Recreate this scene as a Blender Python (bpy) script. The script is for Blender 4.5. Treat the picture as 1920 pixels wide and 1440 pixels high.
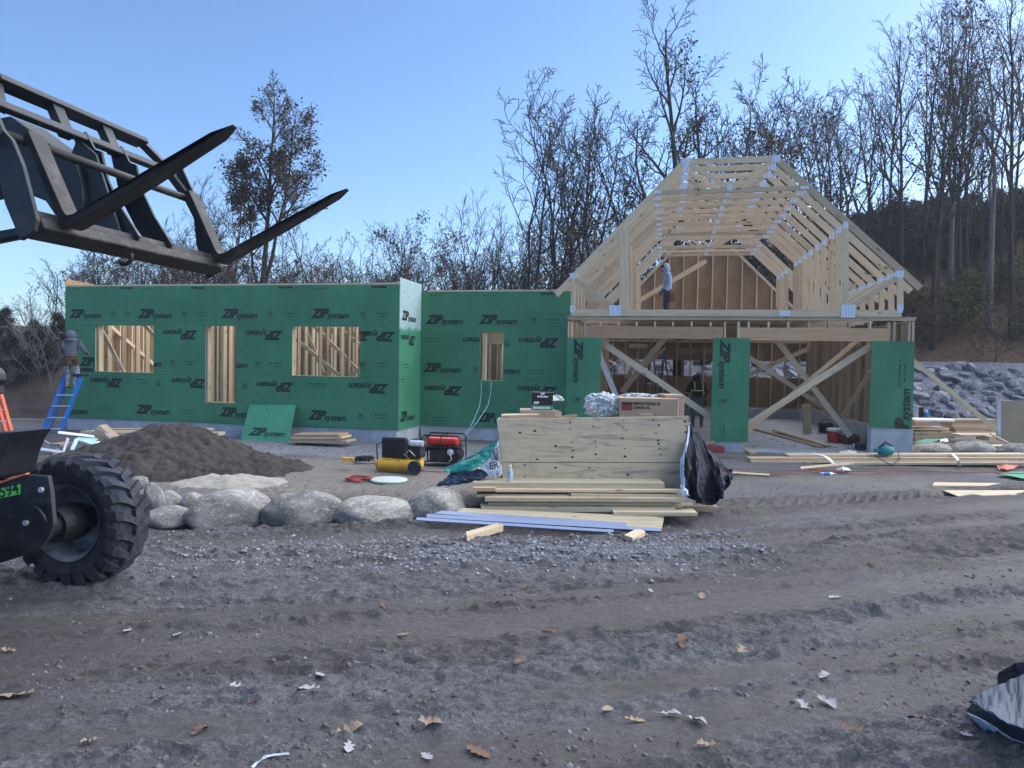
import bpy, bmesh, math, random
import numpy as np
from mathutils import Vector, Matrix, Euler
from math import sin, cos, radians as R, pi
random.seed(7); NR = np.random.default_rng(11)
for o in list(bpy.data.objects): bpy.data.objects.remove(o)
SC = bpy.context.scene; COL = SC.collection
# ---------------- camera
F_PX, PITCH, ROLL, EYE = 1331., R(1.6), R(1.0), 1.85
_F = Vector((0, cos(PITCH), -sin(PITCH))); _U0 = Vector((0, sin(PITCH), cos(PITCH))); _R0 = Vector((1, 0, 0))
_R = cos(ROLL)*_R0 + sin(ROLL)*_U0; _U = -sin(ROLL)*_R0 + cos(ROLL)*_U0
cam = bpy.data.objects.new('camera', bpy.data.cameras.new('camera')); COL.objects.link(cam)
cam.matrix_world = Matrix(((_R.x, _U.x, -_F.x, 0), (_R.y, _U.y, -_F.y, 0), (_R.z, _U.z, -_F.z, EYE), (0, 0, 0, 1)))
cam.data.sensor_width = 36; cam.data.lens = 36*F_PX/1920; cam.data.clip_end = 3000; cam.data.clip_start = .05
SC.camera = cam
SC.render.resolution_x = 1024; SC.render.resolution_y = 768
# ---------------- world, sun, exposure
SUN_EL, SUN_AZ = R(27), R(60)      # azimuth clockwise from +Y
w = bpy.data.worlds.new("World"); SC.world = w; w.use_nodes = True
nt = w.node_tree; nt.nodes.clear()
sk = nt.nodes.new('ShaderNodeTexSky'); sk.sky_type = 'NISHITA'; sk.sun_disc = False
sk.sun_elevation = SUN_EL; sk.sun_rotation = SUN_AZ; sk.air_density = 1.0; sk.dust_density = 0.8; sk.ozone_density = 7.0; sk.altitude = 200
bg = nt.nodes.new('ShaderNodeBackground'); bg.inputs[1].default_value = 0.034
ou = nt.nodes.new('ShaderNodeOutputWorld'); nt.links.new(sk.outputs[0], bg.inputs[0]); nt.links.new(bg.outputs[0], ou.inputs[0])
sl = bpy.data.lights.new('sun', 'SUN'); sl.energy = 1.5; sl.angle = R(125); sl.color = (1, .965, .92)      # sun behind the wooded hill: the site lies in broad soft shade light
so = bpy.data.objects.new('sun', sl); COL.objects.link(so)
sd = Vector((sin(SUN_AZ)*cos(SUN_EL), cos(SUN_AZ)*cos(SUN_EL), sin(SUN_EL)))
so.rotation_euler = sd.to_track_quat('Z', 'Y').to_euler(); so.location = sd*60
SC.view_settings.view_transform = 'Standard'; SC.view_settings.look = 'None'
SC.view_settings.exposure = 2.85; SC.view_settings.gamma = 1.0
SC.render.engine = 'CYCLES'

# ---------------- pixel -> place (measuring tool: 1920x1440 pixels of the photograph)
CAM = Vector((0, 0, EYE))
def ray(x, y): return _F + (x-960)/F_PX*_R + (720-y)/F_PX*_U
def at(x, y, Y):
    d = ray(x, y); return CAM + d*(Y/d.y)
def gp(x, y, z=0.):
    d = ray(x, y); return CAM + d*((z-EYE)/d.z)
# ---------------- numpy noise
def _h(ix, iy, s):
    n = (ix.astype(np.int64)*374761393 + iy.astype(np.int64)*668265263 + s*974634777) & 0x7fffffff
    n = ((n ^ (n >> 13))*1274126177) & 0x7fffffff
    return ((n ^ (n >> 16)) & 0xffff)/65535.
def vnoise(x, y, s=0):
    x = np.asarray(x, float); y = np.asarray(y, float)
    ix = np.floor(x); iy = np.floor(y); fx = x-ix; fy = y-iy
    fx = fx*fx*(3-2*fx); fy = fy*fy*(3-2*fy)
    a = _h(ix, iy, s); b = _h(ix+1, iy, s); c = _h(ix, iy+1, s); d = _h(ix+1, iy+1, s)
    return (a+(b-a)*fx)*(1-fy)+(c+(d-c)*fx)*fy
def fbm(x, y, o=4, s=0, g=.5):
    t = 0; a = 1; n = 0
    for i in range(o):
        t = t+a*vnoise(np.asarray(x)*2**i+i*17.3, np.asarray(y)*2**i-i*9.1, s+i); n += a; a *= g
    return t/n
def sstep(a, b, x):
    t = np.clip((x-a)/(b-a), 0, 1); return t*t*(3-2*t)
# ---------------- materials
def nm(name):
    m = bpy.data.materials.new(name); m.use_nodes = True
    t = m.node_tree; return m, t, t.nodes['Principled BSDF']
def N(t, k, **kw):
    n = t.nodes.new(k)
    for a, b in kw.items():
        if a in n.inputs: n.inputs[a].default_value = b
        else: setattr(n, a, b)
    return n
def L(t, a, b): t.links.new(a, b)
def ramp(t, fac, stops):
    r = t.nodes.new('ShaderNodeValToRGB'); e = r.color_ramp.elements
    while len(e) < len(stops): e.new(.5)
    for i, (p, c) in enumerate(stops):
        e[i].position = p; e[i].color = (*c, 1) if len(c) == 3 else c
    L(t, fac, r.inputs[0]); return r.outputs[0]
def mixc(t, f, a, b, mode='MIX'):
    m = t.nodes.new('ShaderNodeMix'); m.data_type = 'RGBA'; m.blend_type = mode
    for i, v in ((0, f), (6, a), (7, b)):
        if hasattr(v, 'is_output'): L(t, v, m.inputs[i])
        else: m.inputs[i].default_value = v if i == 0 else (*v, 1)
    return m.outputs[2]
def coords(t, scale=(1, 1, 1), kind='Object', rnd=True):
    tc = t.nodes.new('ShaderNodeTexCoord'); mp = t.nodes.new('ShaderNodeMapping'); mp.inputs['Scale'].default_value = scale
    L(t, tc.outputs[kind], mp.inputs[0])
    if rnd:
        oi = t.nodes.new('ShaderNodeObjectInfo'); mm = N(t, 'ShaderNodeMath', operation='MULTIPLY'); mm.inputs[1].default_value = 37.
        L(t, oi.outputs['Random'], mm.inputs[0]); L(t, mm.outputs[0], mp.inputs['Location'])
    return mp.outputs[0]
def noise(t, vec, scale, det=4, rough=.5, dist=0.):
    n = N(t, 'ShaderNodeTexNoise', Scale=scale, Detail=det, Roughness=rough, Distortion=dist); L(t, vec, n.inputs['Vector']); return n.outputs[0]
def bump(t, bs, h, s=.3, d=.01):
    b = N(t, 'ShaderNodeBump', Strength=s, Distance=d); L(t, h, b.inputs['Height']); L(t, b.outputs[0], bs.inputs['Normal']); return b
def pmat(name, col, rough=.6, metal=0., var=.15, vs=6., bs=.0, bscale=40., dirt=None, ds=3., spec=.4, scale=(1, 1, 1), dlo=.45, dhi=.7):
    m, t, b = nm(name); v = coords(t, scale)
    n1 = noise(t, v, vs, 5, .6)
    lo = [c*(1-var) for c in col]; hi = [min(1, c*(1+var)) for c in col]
    c = ramp(t, n1, [(.3, lo), (.7, hi)])
    if dirt:
        n2 = noise(t, v, ds, 8, .7)
        c = mixc(t, ramp(t, n2, [(dlo, (0, 0, 0)), (dhi, (1, 1, 1))]), c, dirt)
    L(t, c, b.inputs['Base Color']); b.inputs['Roughness'].default_value = rough; b.inputs['Metallic'].default_value = metal
    b.inputs['Specular IOR Level'].default_value = spec
    if bs: bump(t, b, noise(t, v, bscale, 6, .6), bs, .02)
    return m
def wood(name, col, dark, knots=True, rnd=.4, rough=.75, g=1.):
    m, t, b = nm(name); tc = coords(t, (1, 1, 1))
    mp = N(t, 'ShaderNodeMapping'); mp.inputs['Scale'].default_value = (.5*g, 9*g, 9*g); L(t, tc, mp.inputs[0])
    n1 = noise(t, mp.outputs[0], 2.2, 6, .62, .9)
    mp2 = N(t, 'ShaderNodeMapping'); mp2.inputs['Scale'].default_value = (1.6, 40, 40); L(t, tc, mp2.inputs[0])
    n2 = noise(t, mp2.outputs[0], 2.5, 3, .6)
    c = ramp(t, n1, [(.3, dark), (.48, col), (.75, [min(1, x*1.12) for x in col])])
    c = mixc(t, .22, c, ramp(t, n2, [(.35, [x*.55 for x in col]), (.6, [min(1, x*1.1) for x in col])]))
    if knots:
        mp3 = N(t, 'ShaderNodeMapping'); mp3.inputs['Scale'].default_value = (2.2, 7, 7); L(t, tc, mp3.inputs[0])
        vo = N(t, 'ShaderNodeTexVoronoi', Scale=1.0); L(t, mp3.outputs[0], vo.inputs['Vector'])
        c = mixc(t, ramp(t, vo.outputs['Distance'], [(.05, (1, 1, 1)), (.17, (0, 0, 0))]), c, [x*.35 for x in dark])
    oi = t.nodes.new('ShaderNodeObjectInfo')
    c = mixc(t, 1., c, ramp(t, oi.outputs['Random'], [(0, [1-rnd]*3), (.5, (1, 1-rnd*.12, 1-rnd*.25)), (1, (1-rnd*.35, 1-rnd*.3, 1-rnd*.3))]), 'MULTIPLY')
    L(t, c, b.inputs['Base Color']); b.inputs['Roughness'].default_value = rough; b.inputs['Specular IOR Level'].default_value = .25
    bump(t, b, n2, .25, .004); return m
M = {}
M['lumber'] = wood('lumber', (.63, .52, .375), (.46, .35, .24))
M['lumber2'] = wood('lumber_warm', (.52, .40, .285), (.36, .255, .17))
M['treated'] = wood('treated_lumber', (.52, .47, .34), (.36, .31, .21))
M['lvl'] = wood('laminated_beam', (.52, .355, .225), (.40, .26, .16), knots=False)
M['grey_wood'] = wood('weathered_wood', (.30, .27, .23), (.17, .14, .12))
def plywood():
    m, t, b = nm('plywood'); tc = coords(t, (1, 1, 1), rnd=False)
    mp = N(t, 'ShaderNodeMapping'); mp.inputs['Scale'].default_value = (.8, 3, 5.5); L(t, tc, mp.inputs[0])
    wv = noise(t, mp.outputs[0], 1.7, 5, .55, 1.6)
    c = ramp(t, wv, [(.27, (.16, .14, .12)), (.36, (.31, .26, .20)), (.46, (.54, .44, .31)), (.7, (.60, .50, .36))])
    mp2 = N(t, 'ShaderNodeMapping'); mp2.inputs['Scale'].default_value = (2.0, 40, 60); L(t, tc, mp2.inputs[0])
    n2 = noise(t, mp2.outputs[0], 2., 4, .6)
    c = mixc(t, .25, c, ramp(t, n2, [(.35, (.30, .24, .16)), (.6, (.6, .52, .36))]))
    n3 = noise(t, tc, 3.5, 6, .7)
    c = mixc(t, ramp(t, n3, [(.52, (0, 0, 0)), (.75, (.6, .6, .6))]), c, (.25, .24, .22))
    L(t, c, b.inputs['Base Color']); b.inputs['Roughness'].default_value = .7; bump(t, b, n2, .3, .004); return m
M['plywood'] = plywood()
def osb():
    m, t, b = nm('strand_board'); tc = coords(t, (1, 1, 1), rnd=False)
    mp = N(t, 'ShaderNodeMapping'); mp.inputs['Scale'].default_value = (4, 4, 12); mp.inputs['Rotation'].default_value = (0, .5, 0); L(t, tc, mp.inputs[0])
    vo = N(t, 'ShaderNodeTexVoronoi', Scale=5.); L(t, mp.outputs[0], vo.inputs['Vector'])
    n = noise(t, tc, 1.3, 5, .6)
    c = mixc(t, ramp(t, n, [(.3, (0, 0, 0)), (.75, (1, 1, 1))]), ramp(t, vo.outputs['Color'], [(0, (.26, .16, .085)), (1, (.44, .30, .17))]), ramp(t, vo.outputs['Color'], [(0, (.17, .10, .06)), (1, (.32, .20, .11))]))
    L(t, c, b.inputs['Base Color']); b.inputs['Roughness'].default_value = .8; return m
M['osb'] = osb()
def sheath(name, col, frost=False):
    m, t, b = nm(name); v = coords(t, (1, 1, 1), rnd=False)
    n1 = noise(t, v, .9, 4, .55); n2 = noise(t, v, 14, 5, .6)
    c = ramp(t, n1, [(.3, [x*.80 for x in col]), (.7, [x*1.16 for x in col])])
    c = mixc(t, ramp(t, n2, [(.55, (0, 0, 0)), (.8, (.35, .35, .35))]), c, [x*.5+.14 for x in col])
    n3 = noise(t, v, 2.2, 8, .75, .4); c = mixc(t, ramp(t, n3, [(.60, (0, 0, 0)), (.74, (.30, .30, .30))]), c, [x*.6+.16 for x in col])
    sx = N(t, 'ShaderNodeSeparateXYZ'); L(t, v, sx.inputs[0])
    def seam(o_, per, off):      # panel joints: 1.22 m courses, 2.44 m lengths
        a = N(t, 'ShaderNodeMath', operation='ADD'); a.inputs[1].default_value = off+244.; L(t, o_, a.inputs[0]); m_ = N(t, 'ShaderNodeMath', operation='MODULO'); m_.inputs[1].default_value = per; L(t, a.outputs[0], m_.inputs[0]); q = N(t, 'ShaderNodeMath', operation='LESS_THAN'); q.inputs[1].default_value = .007; L(t, m_.outputs[0], q.inputs[0]); return q.outputs[0]
    k = N(t, 'ShaderNodeMath', operation='MAXIMUM'); L(t, seam(sx.outputs[2], 1.22, -.31), k.inputs[0]); L(t, seam(sx.outputs[0], 2.44, 1.0), k.inputs[1]); kk = N(t, 'ShaderNodeMath', operation='MULTIPLY'); kk.inputs[1].default_value = .55; L(t, k.outputs[0], kk.inputs[0])
    c = mixc(t, kk.outputs[0], c, [x*.35 for x in col])
    if frost:
        sp = N(t, 'ShaderNodeSeparateXYZ'); L(t, v, sp.inputs[0])
        ad = N(t, 'ShaderNodeMath', operation='ADD'); L(t, sp.outputs[2], ad.inputs[0])
        mu = N(t, 'ShaderNodeMath', operation='MULTIPLY'); mu.inputs[1].default_value = .35; L(t, noise(t, v, 2.5, 5, .7), mu.inputs[0]); L(t, mu.outputs[0], ad.inputs[1])
        mr = N(t, 'ShaderNodeMapRange'); mr.inputs[1].default_value = 2.78; mr.inputs[2].default_value = 2.86; L(t, ad.outputs[0], mr.inputs[0])
        c = mixc(t, mr.outputs[0], c, ramp(t, n2, [(.3, (.22, .36, .37)), (.7, (.38, .50, .52))]))
    L(t, c, b.inputs['Base Color']); b.inputs['Roughness'].default_value = .62; b.inputs['Specular IOR Level'].default_value = .3
    bump(t, b, noise(t, v, 60, 3, .5), .08, .003); return m
M['green'] = sheath('green_sheathing', (.050, .205, .112)); M['green_l'] = sheath('green_sheathing_loose', (.06, .27, .165))
M['green_f'] = sheath('green_sheathing_frosted', (.047, .215, .128), True)
M['ink'] = pmat('black_print', (.012, .022, .022), .6, var=.3, vs=30)
M['conc'] = pmat('concrete', (.41, .45, .50), .85, var=.16, vs=3, bs=.25, bscale=30, dirt=(.24, .26, .29), ds=2.2, dlo=.5, dhi=.8)
M['galv'] = pmat('galvanised_plate', (.60, .66, .74), .35, .55, var=.2, vs=20)
M['steel'] = pmat('painted_steel_boom', (.012, .018, .027), .55, .2, var=.35, vs=5, bs=.15, bscale=25, dirt=(.07, .048, .035), ds=2.6, dlo=.6, dhi=.8)
M['rust'] = pmat('worn_fork_steel', (.017, .018, .021), .62, .2, var=.5, vs=6, bs=.2, bscale=30, dirt=(.10, .075, .058), ds=5, dlo=.54, dhi=.72, scale=(.5, 1, 1))
M['black'] = pmat('black_plastic', (.012, .013, .017), .5, var=.3, vs=8)
M['blacksteel'] = pmat('black_painted_steel', (.022, .025, .034), .5, .2, var=.4, vs=9, bs=.2, dirt=(.10, .075, .05), ds=7, dlo=.56, dhi=.72)
M['tyre'] = pmat('dusty_rubber', (.022, .027, .04), .85, var=.4, vs=7, bs=.4, bscale=25, dirt=(.06, .066, .085), ds=6, dlo=.42, dhi=.72, spec=.25)
M['rim'] = pmat('grey_rim_paint', (.26, .31, .40), .5, .2, var=.3, vs=5, dirt=(.05, .05, .055), ds=5)
M['tag'] = pmat('green_tag', (.14, .62, .10), .5, var=.1)
M['cordred'] = pmat('dull_red_cord', (.28, .05, .04), .6)
M['orange'] = pmat('orange_fibreglass', (.62, .13, .07), .5, var=.15)
M['red'] = pmat('red_paint', (.50, .03, .035), .4, var=.2, vs=8)
M['yellow'] = pmat('yellow_tank_paint', (.66, .36, .04), .45, var=.2, vs=6, dirt=(.15, .08, .03), ds=6, dlo=.55, dhi=.7)
M['blue'] = pmat('blue_fibreglass', (.02, .16, .50), .5, var=.2, vs=5)
M['blued'] = pmat('dark_blue_fibreglass', (.02, .055, .14), .5, var=.2, vs=5)
M['alu'] = pmat('aluminium', (.62, .66, .72), .4, .6, var=.15)
M['card'] = pmat('cardboard', (.34, .25, .18), .85, var=.12, vs=3)
M['card2'] = pmat('cardboard_pale', (.45, .36, .26), .85, var=.12, vs=3)
M['white'] = pmat('white_plastic', (.75, .77, .8), .5, var=.08)
M['teal'] = pmat('teal_paint', (.01, .17, .20), .45, var=.2)
M['tan'] = pmat('tan_sheet', (.24, .205, .155), .8, var=.1, vs=3)
M['skyblue'] = pmat('pale_blue_foam', (.36, .55, .68), .6, var=.12)
M['bluemetal'] = pmat('blue_drip_edge', (.15, .205, .34), .5, .1, var=.12, vs=2)
M['redstrip'] = pmat('red_label', (.2, .03, .03), .6)
def tarp(name, col, spec=.5, rough=.38, var=.5):
    m = pmat(name, col, rough, var=var, vs=3, bs=.5, bscale=9, spec=spec); return m
M['navy'] = pmat('navy_tarp', (.006, .011, .026), .6, var=.5, vs=3, spec=.22); M['tarpw'] = tarp('tarp_white_side', (.42, .5, .6), .4, .5, .2)
M['greytarp'] = tarp('grey_tarp', (.028, .042, .075), .3, .5); M['greenwrap'] = tarp('green_print_wrap', (.02, .28, .22), .5, .4)
def plastic():
    m, t, b = nm('clear_wrap'); v = coords(t); n = noise(t, v, 9, 6, .65, 1.5)
    L(t, ramp(t, n, [(.35, (.50, .60, .60)), (.48, (.78, .86, .93)), (.6, (.9, .95, 1.0))]), b.inputs['Base Color'])
    b.inputs['Roughness'].default_value = .25; b.inputs['Alpha'].default_value = .88; bump(t, b, n, .9, .03); return m
M['plastic'] = plastic()
def glassy():
    m, t, b = nm('clear_bottle'); b.inputs['Base Color'].default_value = (.75, .85, .92, 1); b.inputs['Roughness'].default_value = .15
    b.inputs['Transmission Weight'].default_value = .6; b.inputs['IOR'].default_value = 1.2; return m
M['bottle'] = glassy()
def rock(name, a, b_, c, sc=2.2):
    m, t, b = nm(name); v = coords(t); n = noise(t, v, sc, 8, .65); n2 = noise(t, v, sc*5, 6, .7)
    cc = ramp(t, n, [(.3, a), (.52, b_), (.72, c)])
    cc = mixc(t, ramp(t, n2, [(.53, (0, 0, 0)), (.66, (.8, .8, .8))]), cc, [min(1, x*1.45) for x in c])
    oi = t.nodes.new('ShaderNodeObjectInfo'); cc = mixc(t, 1., cc, ramp(t, oi.outputs['Random'], [(0, (.65, .65, .7)), (1, (1.0, 1.0, 1.0))]), 'MULTIPLY')
    L(t, cc, b.inputs['Base Color']); b.inputs['Roughness'].default_value = .85; bump(t, b, n2, .7, .03); return m
M['boulder'] = rock('boulder_stone', (.13, .12, .10), (.27, .265, .24), (.42, .42, .40), 1.6)
M['riprap'] = rock('blue_grey_stone', (.10, .11, .13), (.20, .215, .245), (.36, .385, .43), 1.2)
M['pebble'] = rock('gravel_stone', (.12, .125, .14), (.22, .23, .25), (.38, .39, .42), 3)
M['bark'] = pmat('bark', (.026, .024, .024), .9, var=.4, vs=5, scale=(1, 1, .3))
M['barkl'] = pmat('bark_light', (.12, .115, .12), .9, var=.4, vs=5, scale=(1, 1, .3))
M['leafbr'] = pmat('brown_leaves', (.042, .028, .022), .8, var=.5, vs=2)
M['leafrd'] = pmat('russet_leaves', (.11, .06, .042), .8, var=.5, vs=2)
M['leafdk'] = pmat('dark_evergreen', (.022, .032, .03), .8, var=.5, vs=2)
M['leafol'] = pmat('olive_leaves', (.10, .095, .035), .8, var=.5, vs=2)
M['leaf1'] = pmat('dry_oak_leaf', (.22, .17, .12), .8, var=.35, vs=20); M['leaf2'] = pmat('frosty_leaf', (.27, .27, .285), .8, var=.25, vs=20)
M['leaf3'] = pmat('orange_leaf', (.11, .065, .045), .8, var=.4, vs=20)
M['hoodg'] = pmat('grey_fleece', (.085, .10, .13), .95, var=.15, vs=12); M['hoodb'] = pmat('light_blue_fleece', (.23, .29, .43), .95, var=.12, vs=12)
M['hoodk'] = pmat('black_fleece', (.014, .018, .03), .95, var=.2, vs=12); M['camo'] = pmat('camo_trousers', (.14, .15, .18), .95, var=.3, vs=8, dirt=(.34, .35, .4), ds=14, dlo=.48, dhi=.56)
M['jeans'] = pmat('dark_jeans', (.03, .04, .08), .95, var=.2); M['jeans2'] = pmat('grey_jeans', (.07, .085, .11), .95, var=.2)
M['leather'] = pmat('brown_leather', (.075, .038, .024), .7, var=.35, vs=12); M['boot'] = pmat('tan_boot', (.18, .13, .09), .8, var=.2)
M['skin'] = pmat('skin', (.42, .24, .17), .6, var=.08); M['hair'] = pmat('dark_hair', (.02, .014, .01), .8); M['hivis'] = pmat('reflective_yellow', (.55, .62, .30), .5, var=.1); M['glove'] = pmat('dark_glove', (.03, .03, .04), .8)
# ---------------- mesh helpers
def link(name, me, mat=None, parent=None, loc=None, rot=None):
    o = bpy.data.objects.new(name, me); COL.objects.link(o)
    if mat is not None and me is not None:
        for mm in (mat if isinstance(mat, (list, tuple)) else [mat]):
            if mm.name not in [x.name for x in me.materials if x]: me.materials.append(mm)
    if parent: o.parent = parent
    if loc is not None: o.location = loc
    if rot is not None: o.rotation_euler = rot
    return o
def T(o, label=None, cat=None, group=None, kind=None):
    if label: o['label'] = label
    if cat: o['category'] = cat
    if group: o['group'] = group
    if kind: o['kind'] = kind
    return o
def E(name, loc=(0, 0, 0), rz=0., rot=None):
    o = bpy.data.objects.new(name, None); COL.objects.link(o); o.location = loc
    o.rotation_euler = rot if rot else (0, 0, rz); o.empty_display_size = .1; return o
def mesh(V, Fs, smooth=False):
    me = bpy.data.meshes.new('m'); me.from_pydata([tuple(v) for v in V], [], Fs); me.update()
    if smooth: me.polygons.foreach_set('use_smooth', [True]*len(me.polygons))
    return me
class MB:
    def __init__(s): s.V = []; s.F = []; s.mi = []
    def add(s, V, Fs, mi=0, mat=None):
        b = len(s.V); s.V += [tuple(mat @ Vector(v)) if mat else tuple(v) for v in V]
        s.F += [tuple(i+b for i in f) for f in Fs]; s.mi += [mi]*len(Fs); return s
    def box(s, lo, hi, mi=0, mat=None, taper=None):
        x0, y0, z0 = lo; x1, y1, z1 = hi
        V = [(x0, y0, z0), (x1, y0, z0), (x1, y1, z0), (x0, y1, z0), (x0, y0, z1), (x1, y0, z1), (x1, y1, z1), (x0, y1, z1)]
        return s.add(V, [(3, 2, 1, 0), (4, 5, 6, 7), (0, 1, 5, 4), (1, 2, 6, 5), (2, 3, 7, 6), (3, 0, 4, 7)], mi, mat)
    def prism(s, poly, y0, y1, mi=0, mat=None):       # polygon in xz, extruded along y
        n = len(poly); V = [(p[0], y0, p[1]) for p in poly]+[(p[0], y1, p[1]) for p in poly]
        Fs = [tuple(range(n)), tuple(range(2*n-1, n-1, -1))]+[(i, i+n, (i+1) % n+n, (i+1) % n) for i in range(n)]
        return s.add(V, Fs, mi, mat)
    def tube(s, pts, r, n=8, mi=0, cap=True, mat=None):
        pts = [Vector(p) for p in pts]; rr = r if isinstance(r, (list, tuple)) else [r]*len(pts)
        V = []; Fs = []; prev = None
        for i, p in enumerate(pts):
            d = (pts[min(i+1, len(pts)-1)]-pts[max(i-1, 0)]).normalized()
            if prev is None: a = d.orthogonal().normalized()
            else:
                a = prev-d*prev.dot(d); a = a.normalized() if a.length > 1e-6 else d.orthogonal().normalized()
            prev = a; b = d.cross(a)
            for k in range(n): V.append(p+(a*cos(2*pi*k/n)+b*sin(2*pi*k/n))*rr[i])
        for i in range(len(pts)-1):
            for k in range(n): Fs.append((i*n+k, i*n+(k+1) % n, (i+1)*n+(k+1) % n, (i+1)*n+k))
        if cap: Fs += [tuple(range(n-1, -1, -1)), tuple(range((len(pts)-1)*n, len(pts)*n))]
        return s.add(V, Fs, mi, mat)
    def lathe(s, prof, n=32, mi=0, axis='Z', mat=None, c=(0, 0, 0)):    # prof = [(r, h)]
        V = []; Fs = []; m = len(prof)
        for k in range(n):
            a = 2*pi*k/n
            for r, h in prof:
                q = (r*cos(a), r*sin(a), h) if axis == 'Z' else ((r*cos(a), h, r*sin(a)) if axis == 'Y' else (h, r*cos(a), r*sin(a)))
                V.append((q[0]+c[0], q[1]+c[1], q[2]+c[2]))
        for k in range(n):
            for j in range(m-1): Fs.append((k*m+j, ((k+1) % n)*m+j, ((k+1) % n)*m+j+1, k*m+j+1))
        return s.add(V, Fs, mi, mat)
    def me(s, smooth=False, bevel=0.):
        me = mesh(s.V, s.F)
        if len(set(s.mi)) > 1: me.polygons.foreach_set('material_index', s.mi)
        bm = bmesh.new(); bm.from_mesh(me)
        bmesh.ops.recalc_face_normals(bm, faces=bm.faces)
        if bevel: bmesh.ops.bevel(bm, geom=bm.edges[:], offset=bevel, segments=2, profile=.5, affect='EDGES', clamp_overlap=True)
        bm.to_mesh(me); bm.free()
        if smooth:
            me.polygons.foreach_set('use_smooth', [True]*len(me.polygons))
        return me
    def build(s, name, mat, parent=None, loc=None, rot=None, smooth=False, bevel=0.):
        return link(name, s.me(smooth, bevel), mat, parent, loc, rot)
def frame(p0, p1, up=Vector((0, 0, 1))):
    x = (p1-p0).normalized(); y = up.cross(x)
    if y.length < 1e-4: y = Vector((0, 1, 0)).cross(x)
    y.normalize(); z = x.cross(y); m = Matrix((x, y, z)).transposed().to_4x4(); m.translation = p0; return m
def beam(name, p0, p1, hz, ty, mat, parent=None, up=(0, 0, 1), bevel=.003):
    """board from p0 to p1: hz = size along 'up', ty = size across"""
    p0 = Vector(p0); p1 = Vector(p1); l = (p1-p0).length
    o = MB().box((0, -ty/2, -hz/2), (l, ty/2, hz/2)).build(name, mat, parent, bevel=bevel)
    o.matrix_local = frame(p0, p1, Vector(up)); return o
def smooth_by(o): o.data.polygons.foreach_set('use_smooth', [True]*len(o.data.polygons)); return o
def patch(name, ctrl, mat, parent=None, n=7, amp=.03, ns=6., seed=0, thick=.004, mats=None, fold=False, flat=False):
    """crumpled sheet through a grid of 3D points"""
    C_ = np.array([[list(p) for p in r] for r in ctrl], float); a, b, _ = C_.shape
    def cr(P, m):
        k = P.shape[0]; t = np.linspace(0, k-1, (k-1)*m+1); i = np.minimum(t.astype(int), k-2); f = (t-i)[:, None, None]
        g = lambda j: P[np.clip(j, 0, k-1)]
        p0, p1, p2, p3 = g(i-1), g(i), g(i+1), g(i+2)
        if flat: return p1+(p2-p1)*f
        return .5*((2*p1)+(-p0+p2)*f+(2*p0-5*p1+4*p2-p3)*f**2+(-p0+3*p1-3*p2+p3)*f**3)
    G = cr(C_, n); G = np.swapaxes(cr(np.swapaxes(G, 0, 1), n), 0, 1)
    du = np.gradient(G, axis=0); dv = np.gradient(G, axis=1); nn = np.cross(du, dv); nn /= np.linalg.norm(nn, axis=2, keepdims=True)+1e-9
    u, v = np.meshgrid(np.linspace(0, a-1, G.shape[0]), np.linspace(0, b-1, G.shape[1]), indexing='ij')
    h = np.abs(fbm(u*ns*.5+v*1.7, v*ns*.5-u, 3, seed)-.5)*2+.5*np.abs(fbm(u*ns*1.3, v*ns*1.3, 3, seed+5)-.5)
    if fold: h = .75*(1-np.abs(2*fbm(v*ns*1.1+.35*u*ns*.3, u*ns*.22, 3, seed, .55)-1))**1.5+.35*(1-np.abs(2*fbm(v*ns*1.6-u*ns, u*ns*1.2+v, 3, seed+3, .6)-1))**2
    G = G+nn*(h-.35)[..., None]*amp*2
    r, c = G.shape[:2]; V = G.reshape(-1, 3); Fs = [(i*c+j, i*c+j+1, (i+1)*c+j+1, (i+1)*c+j) for i in range(r-1) for j in range(c-1)]
    me = mesh(V, Fs, False); o = link(name, me, mat, parent)
    if mats:
        for mm in mats[1:]: me.materials.append(mm)
    if thick:
        md = o.modifiers.new('s', 'SOLIDIFY'); md.thickness = thick; md.offset = 0
        if mats: md.material_offset = 1; md.material_offset_rim = 1
    return o
def rock_mesh(seed, flat=.75, sub=3, amp=.25, ang=0.):
    bm = bmesh.new(); bmesh.ops.create_icosphere(bm, subdivisions=sub, radius=1)
    rr = np.random.default_rng(seed); o1 = rr.uniform(0, 50, 3)
    P = np.array([v.co[:] for v in bm.verts])
    n = fbm(P[:, 0]*1.1+o1[0]+P[:, 2], P[:, 1]*1.1+o1[1]-P[:, 2], 3, seed)-.5
    P = P*(1+amp*2*n)[:, None]
    if not ang:
        for k in range(6):
            d = rr.normal(size=3); d /= np.linalg.norm(d); c = rr.uniform(.68, .92); s = P@d; P = P-np.maximum(s-c, 0)[:, None]*d*.8
    if ang:
        for k in range(9):
            d = rr.normal(size=3); d /= np.linalg.norm(d); c = rr.uniform(.45, .8); s = P@d; P = P-np.maximum(s-c, 0)[:, None]*d
    P[:, 2] *= flat
    for v, p in zip(bm.verts, P): v.co = p
    me = bpy.data.meshes.new('rock'); bm.to_mesh(me); bm.free()
    if not ang: me.polygons.foreach_set('use_smooth', [True]*len(me.polygons))
    return me
def tube_obj(name, pts, r, mat, parent=None, n=6): return MB().tube(pts, r, n).build(name, mat, parent, smooth=True)
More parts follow.
